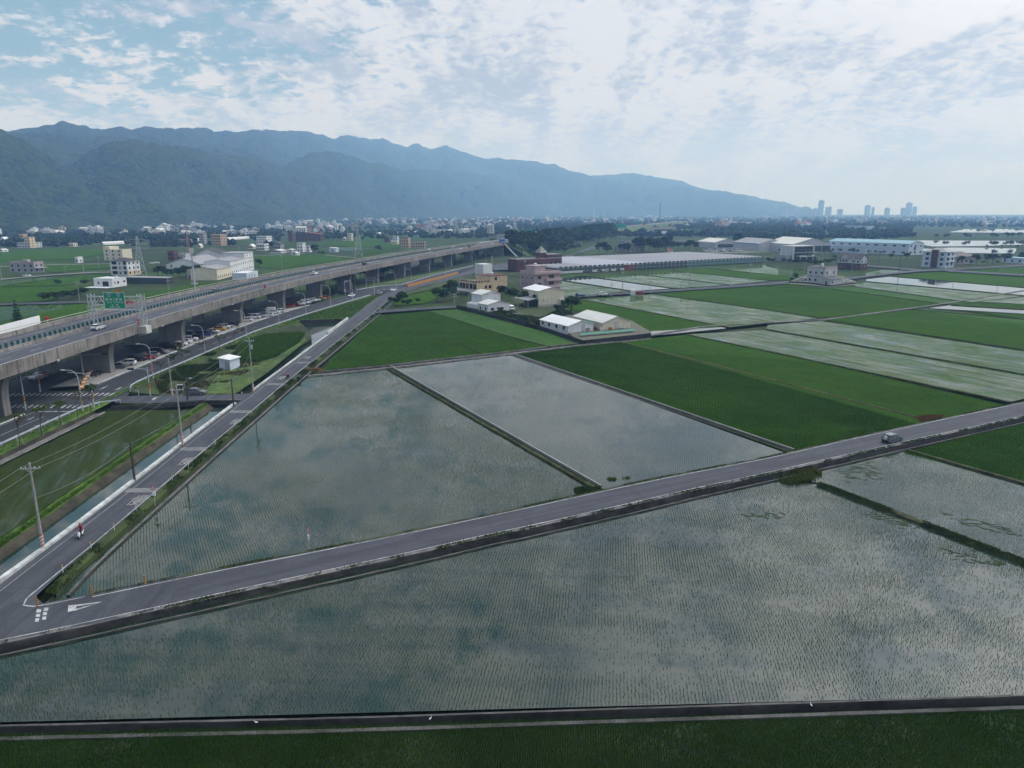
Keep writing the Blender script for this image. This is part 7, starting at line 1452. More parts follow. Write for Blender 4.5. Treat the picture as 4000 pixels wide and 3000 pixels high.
t_ = bld('half_timbered_villa', 'dark roofed black and white villa behind the grey roofed hall', GP('O', 1205, 720, -.5), 80, 14, 22, 8.5, B_white, 'gx', R_tile, 4.0, z0=-.9, over=1.0); auto_win(t_, 'F', 14, 8.5, 3, M_frd)
for u in (2, 7, 12): block(t_, u, u + .35, -.08, -.01, 0, 8.5, M_frd, 'timber')
c = W(-148.7, 367.5); t_ = bld('long_factory', 'long cream sheet metal factory with a row of small windows behind the viaduct', c, 93, 27, 16, 6.4, B_cream, 'gx', R_grey, 1.6, cat='factory', z0=-.9)
for i in range(7): win(t_, 'F', 2.4 + i * 3.7, 1.0, .9, 1.5, M_frd)
block(t_, 3, 12, 16.02, 17, 0, 3, B_conc, 'annex')
c = W(-150.2, 389.5); t_ = bld('white_factory', 'tall white sheet metal factory with three rows of small windows', c, 95, 58, 16, 9.4, B_white, 'gx', R_grey, 1.5, cat='factory', z0=-.9)
for z in (1.4, 5.6):
    for i in range(12): win(t_, 'F', 4 + i * 4.6, z, .9, 1.4, M_frd)
block(t_, 34, 58.03, -.03, 15, 9.4, 12.8, B_white, 'roof_storey'); block(t_, 33.5, 58.4, -.4, 15.4, 12.8, 13.0, R_grey, 'roof_storey_top')
for u in (37, 43, 50, 56): win(t_, 'F', u, 10.2, .9, 1.4, M_frd)
t_ = bld('white_annex', 'small flat roofed pale blue annex below the white factory', GP('O', 1600, 950, -.5), 90, 20, 9.0, 3.8, B_bluew, 'flat', R_white, par=.3, z0=-.9); 
for u in (4, 9, 14): win(t_, 'F', u, .9, 1.0, 1.6, M_frd)
t_ = bld('dark_shed', 'long low black netted shed left of the rough grass', GP('O', 360, 1010, -.5), 86, 8, 26, 3.2, B_dark, 'shed', R_grey, .4, cat='shed', z0=-.9); block(t_, -.05, -.01, 1, 25, .3, 2.8, M_gdark, 'net_wall')
t_ = bld('unfinished_shed', 'half open grey concrete shed left of the cream factory', GP('O', 1085, 940, -.5), 93, 18, 16, 5.6, B_conc, 'flat', R_flat, par=.2, cat='shed', z0=-.9); block(t_, -.06, -.01, .5, 15, .2, 2.4, B_dark, 'opening_shade_panel'); block(t_, -.06, -.01, 1, 14, 3.2, 5.0, B_dark, 'opening_shade_panel'); block(t_, -.09, -.065, 5, 9, .2, 1.6, B_blue, 'blue_sheet')  # both openings are dark panels on a solid wall, painted as shade
def mid(label, k, x0, x1, yb, yt, wall, roof='flat', rm=None, th=84, split=.62, wins=3, cat='house', name='house', extra=None, rh=2.5, par=.6, store=3.2, group=None):
    a = GP(k, x0, yb, -.9); b = GP(k, x1, yb, -.9); h = max(2.5, z_of(a, k, (x0, yt)) + .9); Wd = (b - a).length
    if roof in ('gx', 'gy', 'hip'): h = max(2.2, h - rh)
    c_ = a.lerp(b, split); d_ = Wd * split / abs(math.cos(R(th - 90)) * 1.0); w_ = max(6, Wd * (1 - split) * 2.2)
    t_ = bld(name, label, (c_.x, c_.y), th, w_, d_, h, wall, roof, rm, rh, z0=-.9, cat=cat, par=par, group=group)
    auto_win(t_, 'L', d_, h, wins, M_frd, store); auto_win(t_, 'F', w_, h, max(1, wins - 1), M_frd, store)
    return t_
mid('dark brick house with a white balcony left of the red mast', 'O', 380, 530, 660, 525, B_brick); mid('grey house with a red and yellow roof tank beside the mast', 'O', 530, 735, 650, 565, B_lgrey); mid('ornate beige mansion with a stepped roof', 'O', 1050, 1290, 435, 265, B_tan, wins=5)
mid('white five storey block with blue edge windows', 'O', 1740, 1995, 400, 295, B_white, wins=5, store=3.0); mid('white house with rows of round arches and a red roof edge', 'O', 1750, 1945, 510, 415, B_white, wins=5, rm=R_red); mid('cream house with small gables left of the arched house', 'O', 1612, 1740, 480, 410, B_cream, 'gx', R_white, wins=3)
mid('dark roofed house right of the white five storey block', 'O', 2000, 2180, 480, 375, B_grey, 'gx', R_tile, wins=4); mid('long low white shed below the dark roofed house', 'O', 1945, 2230, 550, 510, B_white, 'gx', R_sheet, wins=6, cat='shed', rh=1.2); mid('small cream chapel like house left of the ornate mansion', 'O', 835, 912, 468, 425, B_cream, 'gx', R_sheet, wins=2)
mid('long pink walled building in front of the trees', 'O', 520, 745, 420, 345, B_pink, wins=1, cat='building'); mid('low pink wall building left of the taller pink one', 'O', 370, 520, 425, 385, B_pink, wins=1, cat='building'); mid('green roofed hall behind the half timbered villa', 'O', 960, 1180, 545, 480, B_grey, 'gx', R_green, wins=3, cat='hall'); mid('dark grey row house in the trees left of the ornate mansion', 'O', 860, 985, 400, 250, B_grey, wins=3)
mid('white two storey house in the fields behind the viaduct', 'Q', 160, 305, 650, 520, B_white, wins=2); mid('low white wing left of the two storey field house', 'Q', -40, 165, 655, 610, B_white, 'gx', R_sheet, wins=2, rh=1.0); mid('small white stepped wing right of the two storey field house', 'Q', 305, 388, 655, 565, B_white, wins=1)
mid('small white shed in front of the two storey field house', 'Q', 72, 212, 705, 655, B_white, 'gx', R_sheet, wins=1, cat='shed', rh=1.2); mid('blue grey metal shed in the green field', 'Q', 655, 820, 652, 590, B_bluew, 'shed', R_sheet, wins=1, cat='shed', rh=.5); mid('long red roofed row of brick shop houses', 'Q', 130, 590, 480, 350, B_brick, 'gx', R_red, wins=9, cat='building', split=.85)
mid('tall blank brick tower house at the left end of the shop row', 'Q', 25, 128, 485, 350, B_brick, wins=1); mid('grey apartment block behind the shop row', 'Q', 640, 718, 385, 300, B_pink, wins=4); mid('cream four storey house right of the shop row', 'Q', 940, 1040, 475, 370, B_cream, wins=2); mid('small cream house with pale gables left of the cream four storey house', 'Q', 855, 940, 475, 420, B_cream, 'gx', R_sheet, wins=2, rh=1.5)
mid('brown four storey house on the far side of the viaduct', 'Q', 1765, 1945, 590, 435, B_tan, wins=3, store=3.2); mid('long tan two storey wing right of the brown house', 'Q', 1945, 2170, 590, 500, B_tan, wins=5, split=.8); mid('brick and white house left of the brown house', 'Q', 1505, 1625, 500, 435, B_brick, wins=2); mid('low cream house in front of the brick and white one', 'Q', 1610, 1760, 530, 478, B_cream, wins=3); mid('pale blue house with white roof tank behind the cream one', 'Q', 1640, 1755, 475, 410, B_bluew, wins=2)
mid('orange block on the far left below the forest', 'N', 300, 410, 385, 258, B_tan, wins=3); mid('orange and white block right of the taller orange one', 'N', 388, 525, 470, 310, B_beige, wins=2); mid('long grey white factory below the orange blocks', 'N', 258, 580, 470, 395, B_lgrey, wins=5, cat='factory'); mid('white gabled house at the left edge below the forest', 'N', 0, 115, 385, 300, B_white, 'gx', R_white, wins=2)
mid('low white shed at the left edge of the far fields', 'N', -30, 98, 535, 485, B_white, 'gx', R_sheet, wins=1, cat='shed', rh=1.2); mid('small teal roofed shed before the orange blocks', 'N', 125, 220, 450, 420, B_lgrey, 'gx', R_teal, wins=1, cat='shed', rh=1.0); mid('small cream house alone by the dark trees', 'N', 1060, 1178, 448, 402, B_cream, wins=3); mid('small white hut on stilts in the far left field', 'N', 1160, 1240, 700, 620, B_white, wins=1, cat='hut')
mid('villa with grey roofs hidden in the trees before the greenhouse', 'S', 560, 860, 685, 600, B_grey, 'gx', R_tile, th=35, wins=4); mid('grey house with a small roof cupola behind the villa', 'S', 600, 720, 610, 545, B_grey, th=35, wins=2); mid('brick house with grey hipped roof right of the big trees', 'S', 1330, 1590, 580, 545, B_brick, 'hip', R_tile, th=30, wins=4); mid('tiny shrine with a red roof by the greenhouse', 'S', 1205, 1262, 690, 650, B_cream, 'gx', R_red, th=30, wins=1, cat='shrine', rh=1.2)
mid('pink and cream house cluster block far right of the underpass', 'S', 1870, 1980, 385, 275, B_pinkl, 'gx', R_red, th=35, wins=3); mid('white gabled shed right of the underpass', 'S', 1605, 1670, 390, 365, B_white, 'gx', R_white, th=35, wins=1, cat='shed'); mid('orange roofed white house row in the right distance', 'T', 815, 890, 440, 350, B_pinkl, 'gx', R_red, th=35, wins=2); mid('white house with orange gables in the right distance', 'T', 890, 1040, 435, 340, B_white, 'gx', R_red, th=35, wins=4)
mid('white flat roofed school block in the right distance', 'T', 1330, 1460, 355, 300, B_white, th=35, wins=5, cat='building'); mid('long pale building behind the dark hill of trees', 'T', 1715, 2010, 490, 410, B_bluew, th=35, wins=3, cat='building', split=.8); mid('small grey block right of the long pale building', 'T', 2120, 2212, 490, 430, B_grey, th=35, wins=2); mid('small white gabled house before the dark trees', 'T', 1380, 1500, 525, 490, B_white, 'gx', R_sheet, th=35, wins=2)
mid('white balcony block far right of the interchange', 'T', 0, 125, 405, 345, B_white, th=35, wins=4); mid('grey white tower block far off before the city', 'T', 1840, 1920, 345, 275, B_lgrey, th=35, wins=2, cat='building'); mid('blue roofed low shed at the right edge', 'U', 2040, 2300, 985, 910, B_bluew, 'shed', R_teal, th=30, wins=3, cat='shed', rh=.6)
# --- highway underpass portal
p = GP('S', 1190, 465, -.5); t_ = thing('underpass', 'concrete underpass portal with dark opening in the far embankment', 'underpass', (p.x, p.y, -.9), R(12))
block(t_, -26, 22, 0, 8, 10, 14, B_conc, 'lintel'); block(t_, -26, -20, -2, 8, 0, 10, B_conc, 'left_wall'); block(t_, 16, 22, -2, 8, 0, 10, B_conc, 'right_wall'); block(t_, -20, 16, 4, 5, 0, 10, M_black, 'opening_shade_panel'); mb = MB(); mb.add([(22, 0, 14), (22, 0, 0), (50, -8, 0), (22, 8, 14)], [(0, 1, 2), (0, 2, 3)]); mb.build('wing_wall', B_dark, t_); mb = MB(); mb.add([(-26, 0, 14), (-26, 0, 0), (-46, -8, 0)], [(0, 2, 1)]); mb.build('wing_wall', B_conc, t_)  # black panel closes the portal, painted in place of the shade inside
for x, m_ in ((-15, M_sgreen), (-2, M_swhite), (10, M_sgreen)): block(t_, x - 5, x + 5, -3, -2.6, 3, 8, m_, 'sign_panel')
st(extrude('embankment', GL('S 880,430 1100,405 1240,395', 3), [(-14, -1), (-2, 10), (8, 10.5), (16, -1)], M_grass, step=12, jit=.2)); st(extrude('embankment', GL('S 1340,440 1500,425 1700,430', 3), [(-14, -1), (-2, 9), (8, 9), (16, -1)], M_grass, step=12, jit=.2))
# ================================================================== small metal hut and bits by the lanes
c = GP('V', 636, 626, 0); t_ = bld('metal_hut', 'small pale metal hut with a sloping sheet roof on the grass island', c, 78, 4.4, 3.1, 2.7, B_bluew, 'shed', R_white, .5, z0=-.1, cat='hut', over=.3); win(t_, 'L', .9, .1, .95, 2.0, M_frd, B_grey, 'door')
for i in range(6): block(t_, -.012, -.004, .1 + i * .52, .13 + i * .52, 0, 2.6, B_grey, 'panel_joint')
p = GP('E', 1560, 290, 0); t_ = thing('switch_box', 'dark roadside electric box left of the parked hatchback', 'electric box', (p.x, p.y, -.05), R(5)); block(t_, -.6, .6, -.4, .4, 0, 1.7, B_dark, 'cabinet'); block(t_, -.65, .65, -.45, .45, 1.7, 1.78, B_grey, 'lid')
# ================================================================== trees
LF = {'dark': leaf_mat('foliage_dark', (0.010, 0.022, 0.007), (0.032, 0.058, 0.016), .15, .7, .3), 'mid': leaf_mat('foliage_mid', (0.016, 0.036, 0.009), (0.050, 0.088, 0.022), .2, .65, .3), 'light': leaf_mat('foliage_light', (0.035, 0.065, 0.012), (0.085, 0.125, 0.03), .25, .65, .4), 'brown': leaf_mat('foliage_dry', (0.05, 0.038, 0.018), (0.12, 0.085, 0.04), .2, .8, .5)}
M_bark = pm('bark', (0.075, 0.06, 0.045), 0.95, 0.3, 2.0, bump=.6)
def crown_mesh(name, lobes, n, size, m, seed, flat=0.8):
    r_ = np.random.default_rng(seed); V_ = []; tot = sum(l[3] ** 2 for l in lobes)
    for cx, cy, cz, rr, sq in lobes:
        k = max(6, int(n * rr ** 2 / tot)); d = r_.normal(size=(k, 3)); d /= np.linalg.norm(d, axis=1)[:, None]
        d[:, 2] = np.where(d[:, 2] < -.35, -d[:, 2] * .5, d[:, 2])
        rad = rr * (r_.uniform(.55, 1.08, k) ** .6); c_ = np.stack([cx + d[:, 0] * rad, cy + d[:, 1] * rad, cz + d[:, 2] * rad * sq], 1)
        nrm = d + r_.normal(scale=.55, size=(k, 3)); nrm /= np.linalg.norm(nrm, axis=1)[:, None]
        a = np.cross(nrm, r_.normal(size=(k, 3))); a /= np.linalg.norm(a, axis=1)[:, None]; b = np.cross(nrm, a); s_ = size * r_.uniform(.6, 1.4, k)[:, None]
        V_.append(np.stack([c_ - a * s_ * .5 - b * s_ * .3, c_ + a * s_ * .5 - b * s_ * .25, c_ + a * s_ * .15 + b * s_ * .55, c_ - a * s_ * .4 + b * s_ * .35], 1))
    V_ = np.concatenate(V_).reshape(-1, 3); Fq = np.arange(len(V_)).reshape(-1, 4)
    me = bpy.data.meshes.new(name); me.vertices.add(len(V_)); me.vertices.foreach_set('co', V_.astype(np.float32).ravel()); me.loops.add(len(V_)); me.loops.foreach_set('vertex_index', np.arange(len(V_), dtype=np.int32)); me.polygons.add(len(Fq)); me.polygons.foreach_set('loop_start', np.arange(0, len(V_), 4, dtype=np.int32)); me.materials.append(m); me.update(calc_edges=True); return me
def trunk_mesh(h, r, lobes, seed):
    rr = random.Random(seed); mb = MB(); top = (rr.uniform(-.2, .2), rr.uniform(-.2, .2), h); mb.tube([(0, 0, -.5), (.05, 0, h * .5), top], [r, r * .75, r * .5], 7)
    for cx, cy, cz, lr, sq in lobes: mb.tube([(top[0] * .8, top[1] * .8, h * rr.uniform(.6, .95)), (cx * .55, cy * .55, (h + cz) / 2), (cx, cy, cz)], [r * .45, r * .3, r * .1], 5)
    return shared(mb, 'trunk', M_bark)
def make_lobes(seed, H_, W_, n): 
    r_ = random.Random(seed); L_ = [(0, 0, H_ * .72, W_ * .30, .8)]
    for i in range(n): a = i * 2.4 + r_.uniform(-.4, .4); q = W_ * r_.uniform(.15, .36); L_.append((math.cos(a) * q, math.sin(a) * q, H_ * r_.uniform(.42, .82), W_ * r_.uniform(.16, .27), r_.uniform(.65, .95)))
    return L_
TV = {}
for kind, m_, H_, W_, n, lf, sz in (('dark', 'dark', 9, 8, 7, 520, .95), ('mid', 'mid', 8.5, 8, 7, 520, .95), ('tall', 'dark', 12, 6.5, 8, 560, .95), ('light', 'light', 7, 6, 6, 420, .8), ('bush', 'mid', 3.2, 4.2, 6, 320, .5), ('bushd', 'dark', 3.0, 4.2, 6, 320, .5), ('big', 'dark', 13, 14, 10, 1100, 1.1)):
    TV[kind] = []
    for v in range(3):
        lb = make_lobes(v * 13 + hash(kind) % 1 + len(kind), H_, W_, n); TV[kind].append((crown_mesh('crown', lb, lf, sz, LF[m_], v + 5), trunk_mesh(H_ * .45, .22 if H_ > 4 else .07, lb, v)))
def tree(kind, label, p, s=1.0, cat='tree', group=None, name=None, zs=1.0):
    v = random.choice(TV[kind]); t_ = thing(name or ('shrub' if kind.startswith('bush') else 'tree'), label, cat, p, random.uniform(0, 6.28), group); t_.scale = (s, s, s * zs)
    link('crown', v[0], t_); link('trunk', v[1], t_); return t_
# wood on the highway embankment
wlab = 'broad leafed tree in the dense wood on the highway embankment'
rw = random.Random(3); nW = 0; i0, i1 = vi(YA + 6), vi(1010)
for q in range(200):
    i = int(i0 + (i1 - i0) * (rw.random() ** 1.25)); o_ = rw.uniform(2.5, 27); c_ = VC[i] + VN[i] * o_; z = max(-1.0, DECK - .4 - max(0, o_ - 1.5) * .5)
    kd = rw.choice(('dark', 'mid', 'dark', 'mid', 'light')); wl_ = '%s tree %s of the embankment wood, %s' % ({'dark': 'dark', 'mid': 'mid green', 'light': 'pale green'}[kd], 'on the crest' if o_ < 10 else ('halfway down the slope' if o_ < 18 else 'at the foot'), ('near the viaduct end', 'in its nearer half', 'in its farther half', 'at its far end')[min(3, (i - i0) * 4 // (i1 - i0))])
    tree(kd, wl_, (c_.x, c_.y, z - .5), rw.uniform(1.15, 1.7), group='trees in the embankment wood'); nW += 1
for q in range(26):
    i = rw.randint(vi(YA + 2), vi(700)); o_ = rw.uniform(24, 50); c_ = VC[i] + VN[i] * o_; kd = rw.choice(('mid', 'dark')); tree(kd, '%s tree on the flat ground before the embankment wood, %s' % ('dark' if kd == 'dark' else 'mid green', 'near its left end' if c_.x < 30 else 'toward its middle'), (c_.x, c_.y, -.9), rw.uniform(.6, .95), group='trees in the embankment wood')
for q in range(40):
    i = rw.randint(vi(YA - 40), vi(900)); o_ = -rw.uniform(26, 60); c_ = VC[i] + VN[i] * o_; kd = rw.choice(('mid', 'dark', 'bush')); tree(kd, '%s beyond the highway, %s' % ({'mid': 'mid green tree', 'dark': 'dark tree', 'bush': 'low bush'}[kd], 'where the viaduct ends' if i < vi(YA + 10) else ('behind the nearer embankment' if i < vi(720) else 'behind the farther embankment')), (c_.x, c_.y, 4 if o_ > -38 and i > vi(YA) else -.9), rw.uniform(.6, 1.0), group='trees beyond the embankment')
def at(lst, kind, lab, s=1.0, z=-.9, group=None, cat='tree', zs=1.0, jit=.15):
    """each tree at its surveyed foot; lab may hold one entry per tree"""
    NO = ordn + ('ninth', 'tenth', 'eleventh', 'twelfth', 'thirteenth', 'fourteenth'); od = sorted(range(len(lst)), key=lambda i: ZO[lst[i][0]][0] + lst[i][1] / ZO[lst[i][0]][2])
    for n, (k, x, y) in enumerate(lst):
        p = GP(k, x, y, z); tree(kind if isinstance(kind, str) else kind[n % len(kind)], lab + ', ' + NO[od.index(n)] + ' from the left' if isinstance(lab, str) else lab[n], (p.x, p.y, z), s * random.uniform(1 - jit, 1 + jit), cat, group, zs=zs)
at([('S', x, y) for x, y in ((850, 675), (920, 690), (990, 680), (1060, 690), (1130, 685), (1200, 680), (1270, 675), (1010, 640), (1120, 640), (1220, 640))], 'big', 'large dark tree in the round grove behind the greenhouse', 1.0, group='trees of the round grove')
at([('S', x, y) for x, y in ((440, 715), (400, 720), (620, 690), (330, 715), (700, 700))], ('dark', 'tall'), 'dark tree around the villa before the greenhouse', 1.15, group='trees around the villa')
at([('S', x, y) for x, y in ((1380, 650), (1450, 655), (1520, 660), (1600, 655), (1760, 610), (1830, 615), (1900, 610), (1960, 600), (2150, 590), (2190, 600))], ('dark', 'mid', 'big'), 'dark tree between the grove and the parked car lot', 1.0, group='trees left of the car lot')
at([('T', x, y) for x, y in ((215, 660), (400, 660), (460, 655), (500, 665), (600, 665), (740, 680), (790, 670), (320, 650))], ('dark', 'mid'), 'dark tree at the right end of the parked car lot', 1.05, group='trees right of the car lot')
at([('T', x, y) for x, y in ((400, 960), (470, 975), (640, 985), (720, 990), (800, 995), (880, 1000), (960, 1005), (1040, 1010), (1120, 1010), (1200, 1010), (1300, 1000), (1380, 985))], ('bushd', 'bush'), 'dark garden shrub in the hedge before the modern villa', 1.3, -.5, 'hedge shrubs by the modern villa', 'shrub')
at([('U', x, y) for x, y in ((1250, 1000), (1480, 990), (1580, 1000), (1650, 990), (1720, 985), (1800, 990), (1900, 985), (1960, 960), (2030, 930), (2150, 950), (2200, 930), (1400, 1000))], ('mid', 'dark', 'bush'), 'garden tree right of the three storey house', .85, -.5, 'garden trees at the right')
at([('U', x, y) for x, y in ((860, 600), (990, 610), (1040, 605), (1310, 605), (1360, 605), (1720, 600), (1780, 605), (1950, 600), (2020, 595), (500, 600), (1500, 520), (2140, 590))], ('mid', 'dark'), 'tree on the bank between the far ponds', 1.0, group='trees by the far ponds')
at([('U', x, y) for x, y in ((1640, 735), (1760, 735), (1870, 730), (2000, 730), (2120, 740), (2180, 740))], ('bush', 'mid'), 'low tree on the dyke between the near ponds', .9, group='trees on the pond dyke')
at([('U', 150, 920), ('U', 405, 930), ('T', 1420, 935), ('T', 1700, 840)], ('light', 'mid'), ('brownish tree left of the thick dark pole', 'small round tree in front of the factory gable', 'shrub left of the half timbered house', 'small tree behind the half timbered roof'), .8, -.5)
at([('T', 810, 1265), ('T', 760, 1270)], ('light', 'bush'), ('loose leafed tree at the left of the boxy house', 'low shrub at the corner of the boxy house yard'), .85, -.3)
at([('M', 190, 560), ('M', 110, 650), ('M', 240, 620), ('M', 960, 600), ('M', 1080, 640), ('M', 1130, 650), ('M', 1010, 570)], ('mid', 'dark'), ('bushy tree left of the beige house canopy', 'bush at the corner of the side road', 'low tree under the beige house', 'dark tree right of the white two storey house', 'dark round tree left of the barn canopy', 'dark tree against the barn canopy', 'tall shrub behind the white house'), .62, -.3)
at([('M', x, y) for x, y in ((1260, 760), (1470, 720), (1750, 790), (1960, 840), (1840, 800), (1300, 700))], ('bush', 'mid'), ('shrub in front of the barn canopy', 'leafy shrub at the barn corner post', 'shrub below the barn porch', 'small tree at the edge of the green field by the sheds', 'weedy bush right of the barn', 'low bush under the barn canopy'), .8, -.3, cat='shrub')
at([('M', x, y) for x, y in ((800, 800), (870, 800), (940, 820), (1010, 850), (1080, 880), (1150, 900), (1220, 930), (1290, 950), (1360, 980), (1430, 985), (1480, 1000), (900, 790), (1180, 940), (1320, 1000))], ('bush', 'bushd'), 'leafy vegetable bush inside the long blackened wall', .62, -.3, 'bushes behind the blackened wall', 'shrub')
at([('B', x, y) for x, y in ((1170, 850), (1215, 860), (1260, 870), (1330, 860), (1400, 850), (1560, 830), (1610, 820), (1650, 800), (1700, 780), (1290, 880), (1240, 830))], ('bush', 'bushd', 'mid'), 'bush beside the side road to the houses', .8, -.3, 'bushes by the side road', 'shrub')
at([('B', x, y) for x, y in ((640, 690), (690, 700), (720, 680), (860, 640), (900, 635), (940, 640), (1090, 630), (1130, 610), (1180, 600), (1240, 600), (330, 740), (380, 740))], ('mid', 'dark'), 'roadside tree seen through the viaduct piers', .85, -.3, 'trees behind the viaduct')
at([('O', x, y) for x, y in ((230, 915), (300, 925), (370, 935), (460, 935), (560, 930), (660, 925), (760, 915), (850, 905), (1790, 770), (1040, 860))], ('mid', 'dark', 'dark'), 'leafy tree along the dark yard before the grey roofed hall', .8, -.9, 'trees before the grey roofed hall')
at([('N', x, y) for x, y in ((690, 1285), (760, 1280), (830, 1270), (900, 1262), (970, 1255), (1040, 1250), (1110, 1245), (1180, 1230), (1250, 1215), (1320, 1200))], 'bushd', 'dark hedge bush along the track left of the gantry', 1.25, -.6, 'hedge left of the gantry', 'shrub')
at([('N', 895, 1045), ('N', 1300, 1045), ('Q', 1420, 665), ('Q', 430, 680), ('Q', 500, 690), ('Q', 560, 690)], ('bush', 'bushd', 'mid', 'dark', 'bush', 'bush'), ('lone bush in the bright green left field', 'bush left of the modern white house', 'round tree against the far parapet of the viaduct', 'dark round tree right of the white field house', 'dark bush right of the round tree', 'low bush at the end of the garden'), 1.0, -.7)
p = GP('A', 160, 1030, 0); t_ = thing('conifer', 'single dark conifer left behind the viaduct', 'tree', (p.x, p.y, -.9)); lb = [(0, 0, 1.2 + i * 1.15, 2.1 - i * .26, .55) for i in range(8)]; link('crown', crown_mesh('crown', lb, 520, .55, LF['dark'], 9), t_); link('trunk', trunk_mesh(9, .14, [], 1), t_)
# saplings beside the guard rail: thin trunk on stakes, thin flat crown
for n, (k, x, y, sx_, kind) in enumerate((('L', 360, 1625, 1.0, 'brown'), ('L', 755, 1435, 1.0, 'light'), ('L', 1090, 1270, .9, 'light'), ('L', 1400, 1128, .9, 'brown'), ('L', 1635, 1020, 1.0, 'light'), ('V', 245, 575, .8, 'mid'), ('V', 405, 505, .8, 'brown'), ('V', 548, 450, .9, 'light'), ('V', 672, 392, .7, 'brown'), ('V', 735, 360, .7, 'brown'), ('V', 60, 665, .7, 'brown'), ('V', 150, 610, .7, 'mid'))):
    p = GP(k, x, y, 0); t_ = thing('sapling', 'staked young tree on the guard rail verge, %s from the left edge' % (ordn + ('ninth', 'tenth', 'eleventh', 'last'))[n], 'tree', (p.x, p.y, -.05), random.uniform(0, 6), 'saplings along the guard rail'); rr = random.Random(n)
    lb = [(rr.uniform(-1.3, 1.3), rr.uniform(-1.3, 1.3), 4.2 * sx_ + rr.uniform(-.5, .8), rr.uniform(.5, .95) * sx_, .5) for _ in range(6)]
    link('crown', crown_mesh('crown', lb, 60 if kind == 'brown' else 240, .32, LF[kind], n), t_); link('trunk', trunk_mesh(3.4 * sx_, .07, lb, n), t_)
    mb = MB(); mb.tube([(.6, 0, -.3), (.05, 0, 1.9)], .04, 4); mb.tube([(-.4, .5, -.3), (-.03, .04, 1.9)], .04, 4); mb.build('stake', M_pole, t_)
# palms by the modern villa and the half timbered house
def palm(label, k, x, y, h):
    p = GP(k, x, y, -.6); t_ = thing('palm_tree', label, 'palm', (p.x, p.y, -.6), random.uniform(0, 6), 'garden palms'); mb = MB(); mb.tube([(0, 0, -.3), (.1, 0, h * .6), (0, .1, h)], [.2, .15, .13], 7); mb.build('trunk', M_bark, t_); mb = MB()
    for i in range(14):
        a = i * 2.4; q = [Vector((math.cos(a) * r_, math.sin(a) * r_, h + .5 * math.sin(r_ * 1.3) - r_ * r_ * .16)) for r_ in (0, .8, 1.6, 2.4, 2.9)]; n_ = Vector((-math.sin(a), math.cos(a), 0))
        for u, v, w0, w1 in zip(q, q[1:], (.1, .35, .35, .2), (.35, .35, .2, .02)): mb.quad(u - n_ * w0, u + n_ * w0, v + n_ * w1, v - n_ * w1)
    mb.build('fronds', LF['mid'], t_)
for n, (x, y, h) in enumerate(((573, 925, 9), (1265, 945, 8.5), (1355, 930, 8), (1490, 900, 8), (1015, 985, 7), (1150, 985, 7), (1940, 930, 8), (2105, 970, 9))): palm('palm near the modern villa, %s from the left' % ordn[n], 'T', x, y, h)
# ================================================================== far wood and hedges (one mass, cannot be counted)
def far_trees(name, label, n, sampler, m, lo, hi, seed):
    r_ = np.random.default_rng(seed); bm = bmesh.new(); bmesh.ops.create_icosphere(bm, subdivisions=1, radius=1.0); bv = np.array([v.co[:] for v in bm.verts]); bf = np.array([[v.index for v in f.verts] for f in bm.faces]); bm.free()
    P = sampler(r_, n); n = len(P); s_ = r_.uniform(lo, hi, n); V_ = np.repeat(bv[None], n, 0) * r_.uniform(.7, 1.25, (n, len(bv), 1)); V_[:, :, 2] *= r_.uniform(.7, 1.2, (n, 1)); V_ = V_ * s_[:, None, None] + P[:, None, :]; V_[:, :, 2] += (s_ * .75)[:, None]
    Fq = (bf[None] + (np.arange(n) * len(bv))[:, None, None]).reshape(-1, 3); o = np_mesh(name, V_.reshape(-1, 3), Fq, m); return tag(o, label, 'trees', kind='stuff')
M_farleaf = hill_mat('far_foliage', (0.012, 0.024, 0.008), (0.036, 0.058, 0.020), 0.25)
def px_sampler(regs, clump=60.0, thr=.5, seed=1):
    """regs: (u0,u1,v0,v1,weight) survey windows; denser where the noise says wood"""
    def f(r_, n):
        out = []; tw = sum(q[4] for q in regs)
        for u0, u1, v0, v1, w_ in regs:
            k = int(n * w_ / tw * 2.4); u = r_.uniform(u0, u1, k); v = v0 + (v1 - v0) * r_.random(k) ** 1.0; p = (u - 2000) / F; q = (1500 - v) / F; dz = -_s + q * _c; t_ = (-.9 - H) / dz; x = p * t_; y = (_c + q * _s) * t_
            nn = fbm(x / clump, y / (clump * .6), seed, 3); keep = (nn + r_.uniform(-.12, .12, k) > thr) & (y < 6500); out.append(np.stack([x[keep], y[keep], np.full(keep.sum(), -.9)], 1))
        return np.concatenate(out)
    return f
far_trees('distant_trees', 'hazy tree belts and hedges between the far houses below the mountains', 2600, px_sampler([(-100, 2000, 862, 935, 1.0), (0, 1100, 905, 965, .35)], 70, .54, 4), M_farleaf, 2.2, 5.0, 3)
far_trees('distant_trees', 'hazy tree belts across the far plain on the right', 4200, px_sampler([(1900, 3500, 838, 905, .8), (3500, 4100, 838, 888, .2), (2900, 3560, 880, 935, .25), (2300, 3000, 880, 925, .3)], 110, .50, 9), M_farleaf, 3.0, 6.5, 6)
far_trees('distant_trees', 'thin dark tree line along the horizon at the right', 900, px_sampler([(2900, 4200, 833, 838, 1.0)], 300, .30, 12), M_farleaf, 5.0, 9.0, 8)
far_trees('distant_trees', 'dark wooded strip at the foot of the mountains', 1500, px_sampler([(-900, 1000, 890, 902, 1.0), (1000, 2000, 858, 872, .8)], 150, .42, 15), M_farleaf, 3.0, 6.0, 10)
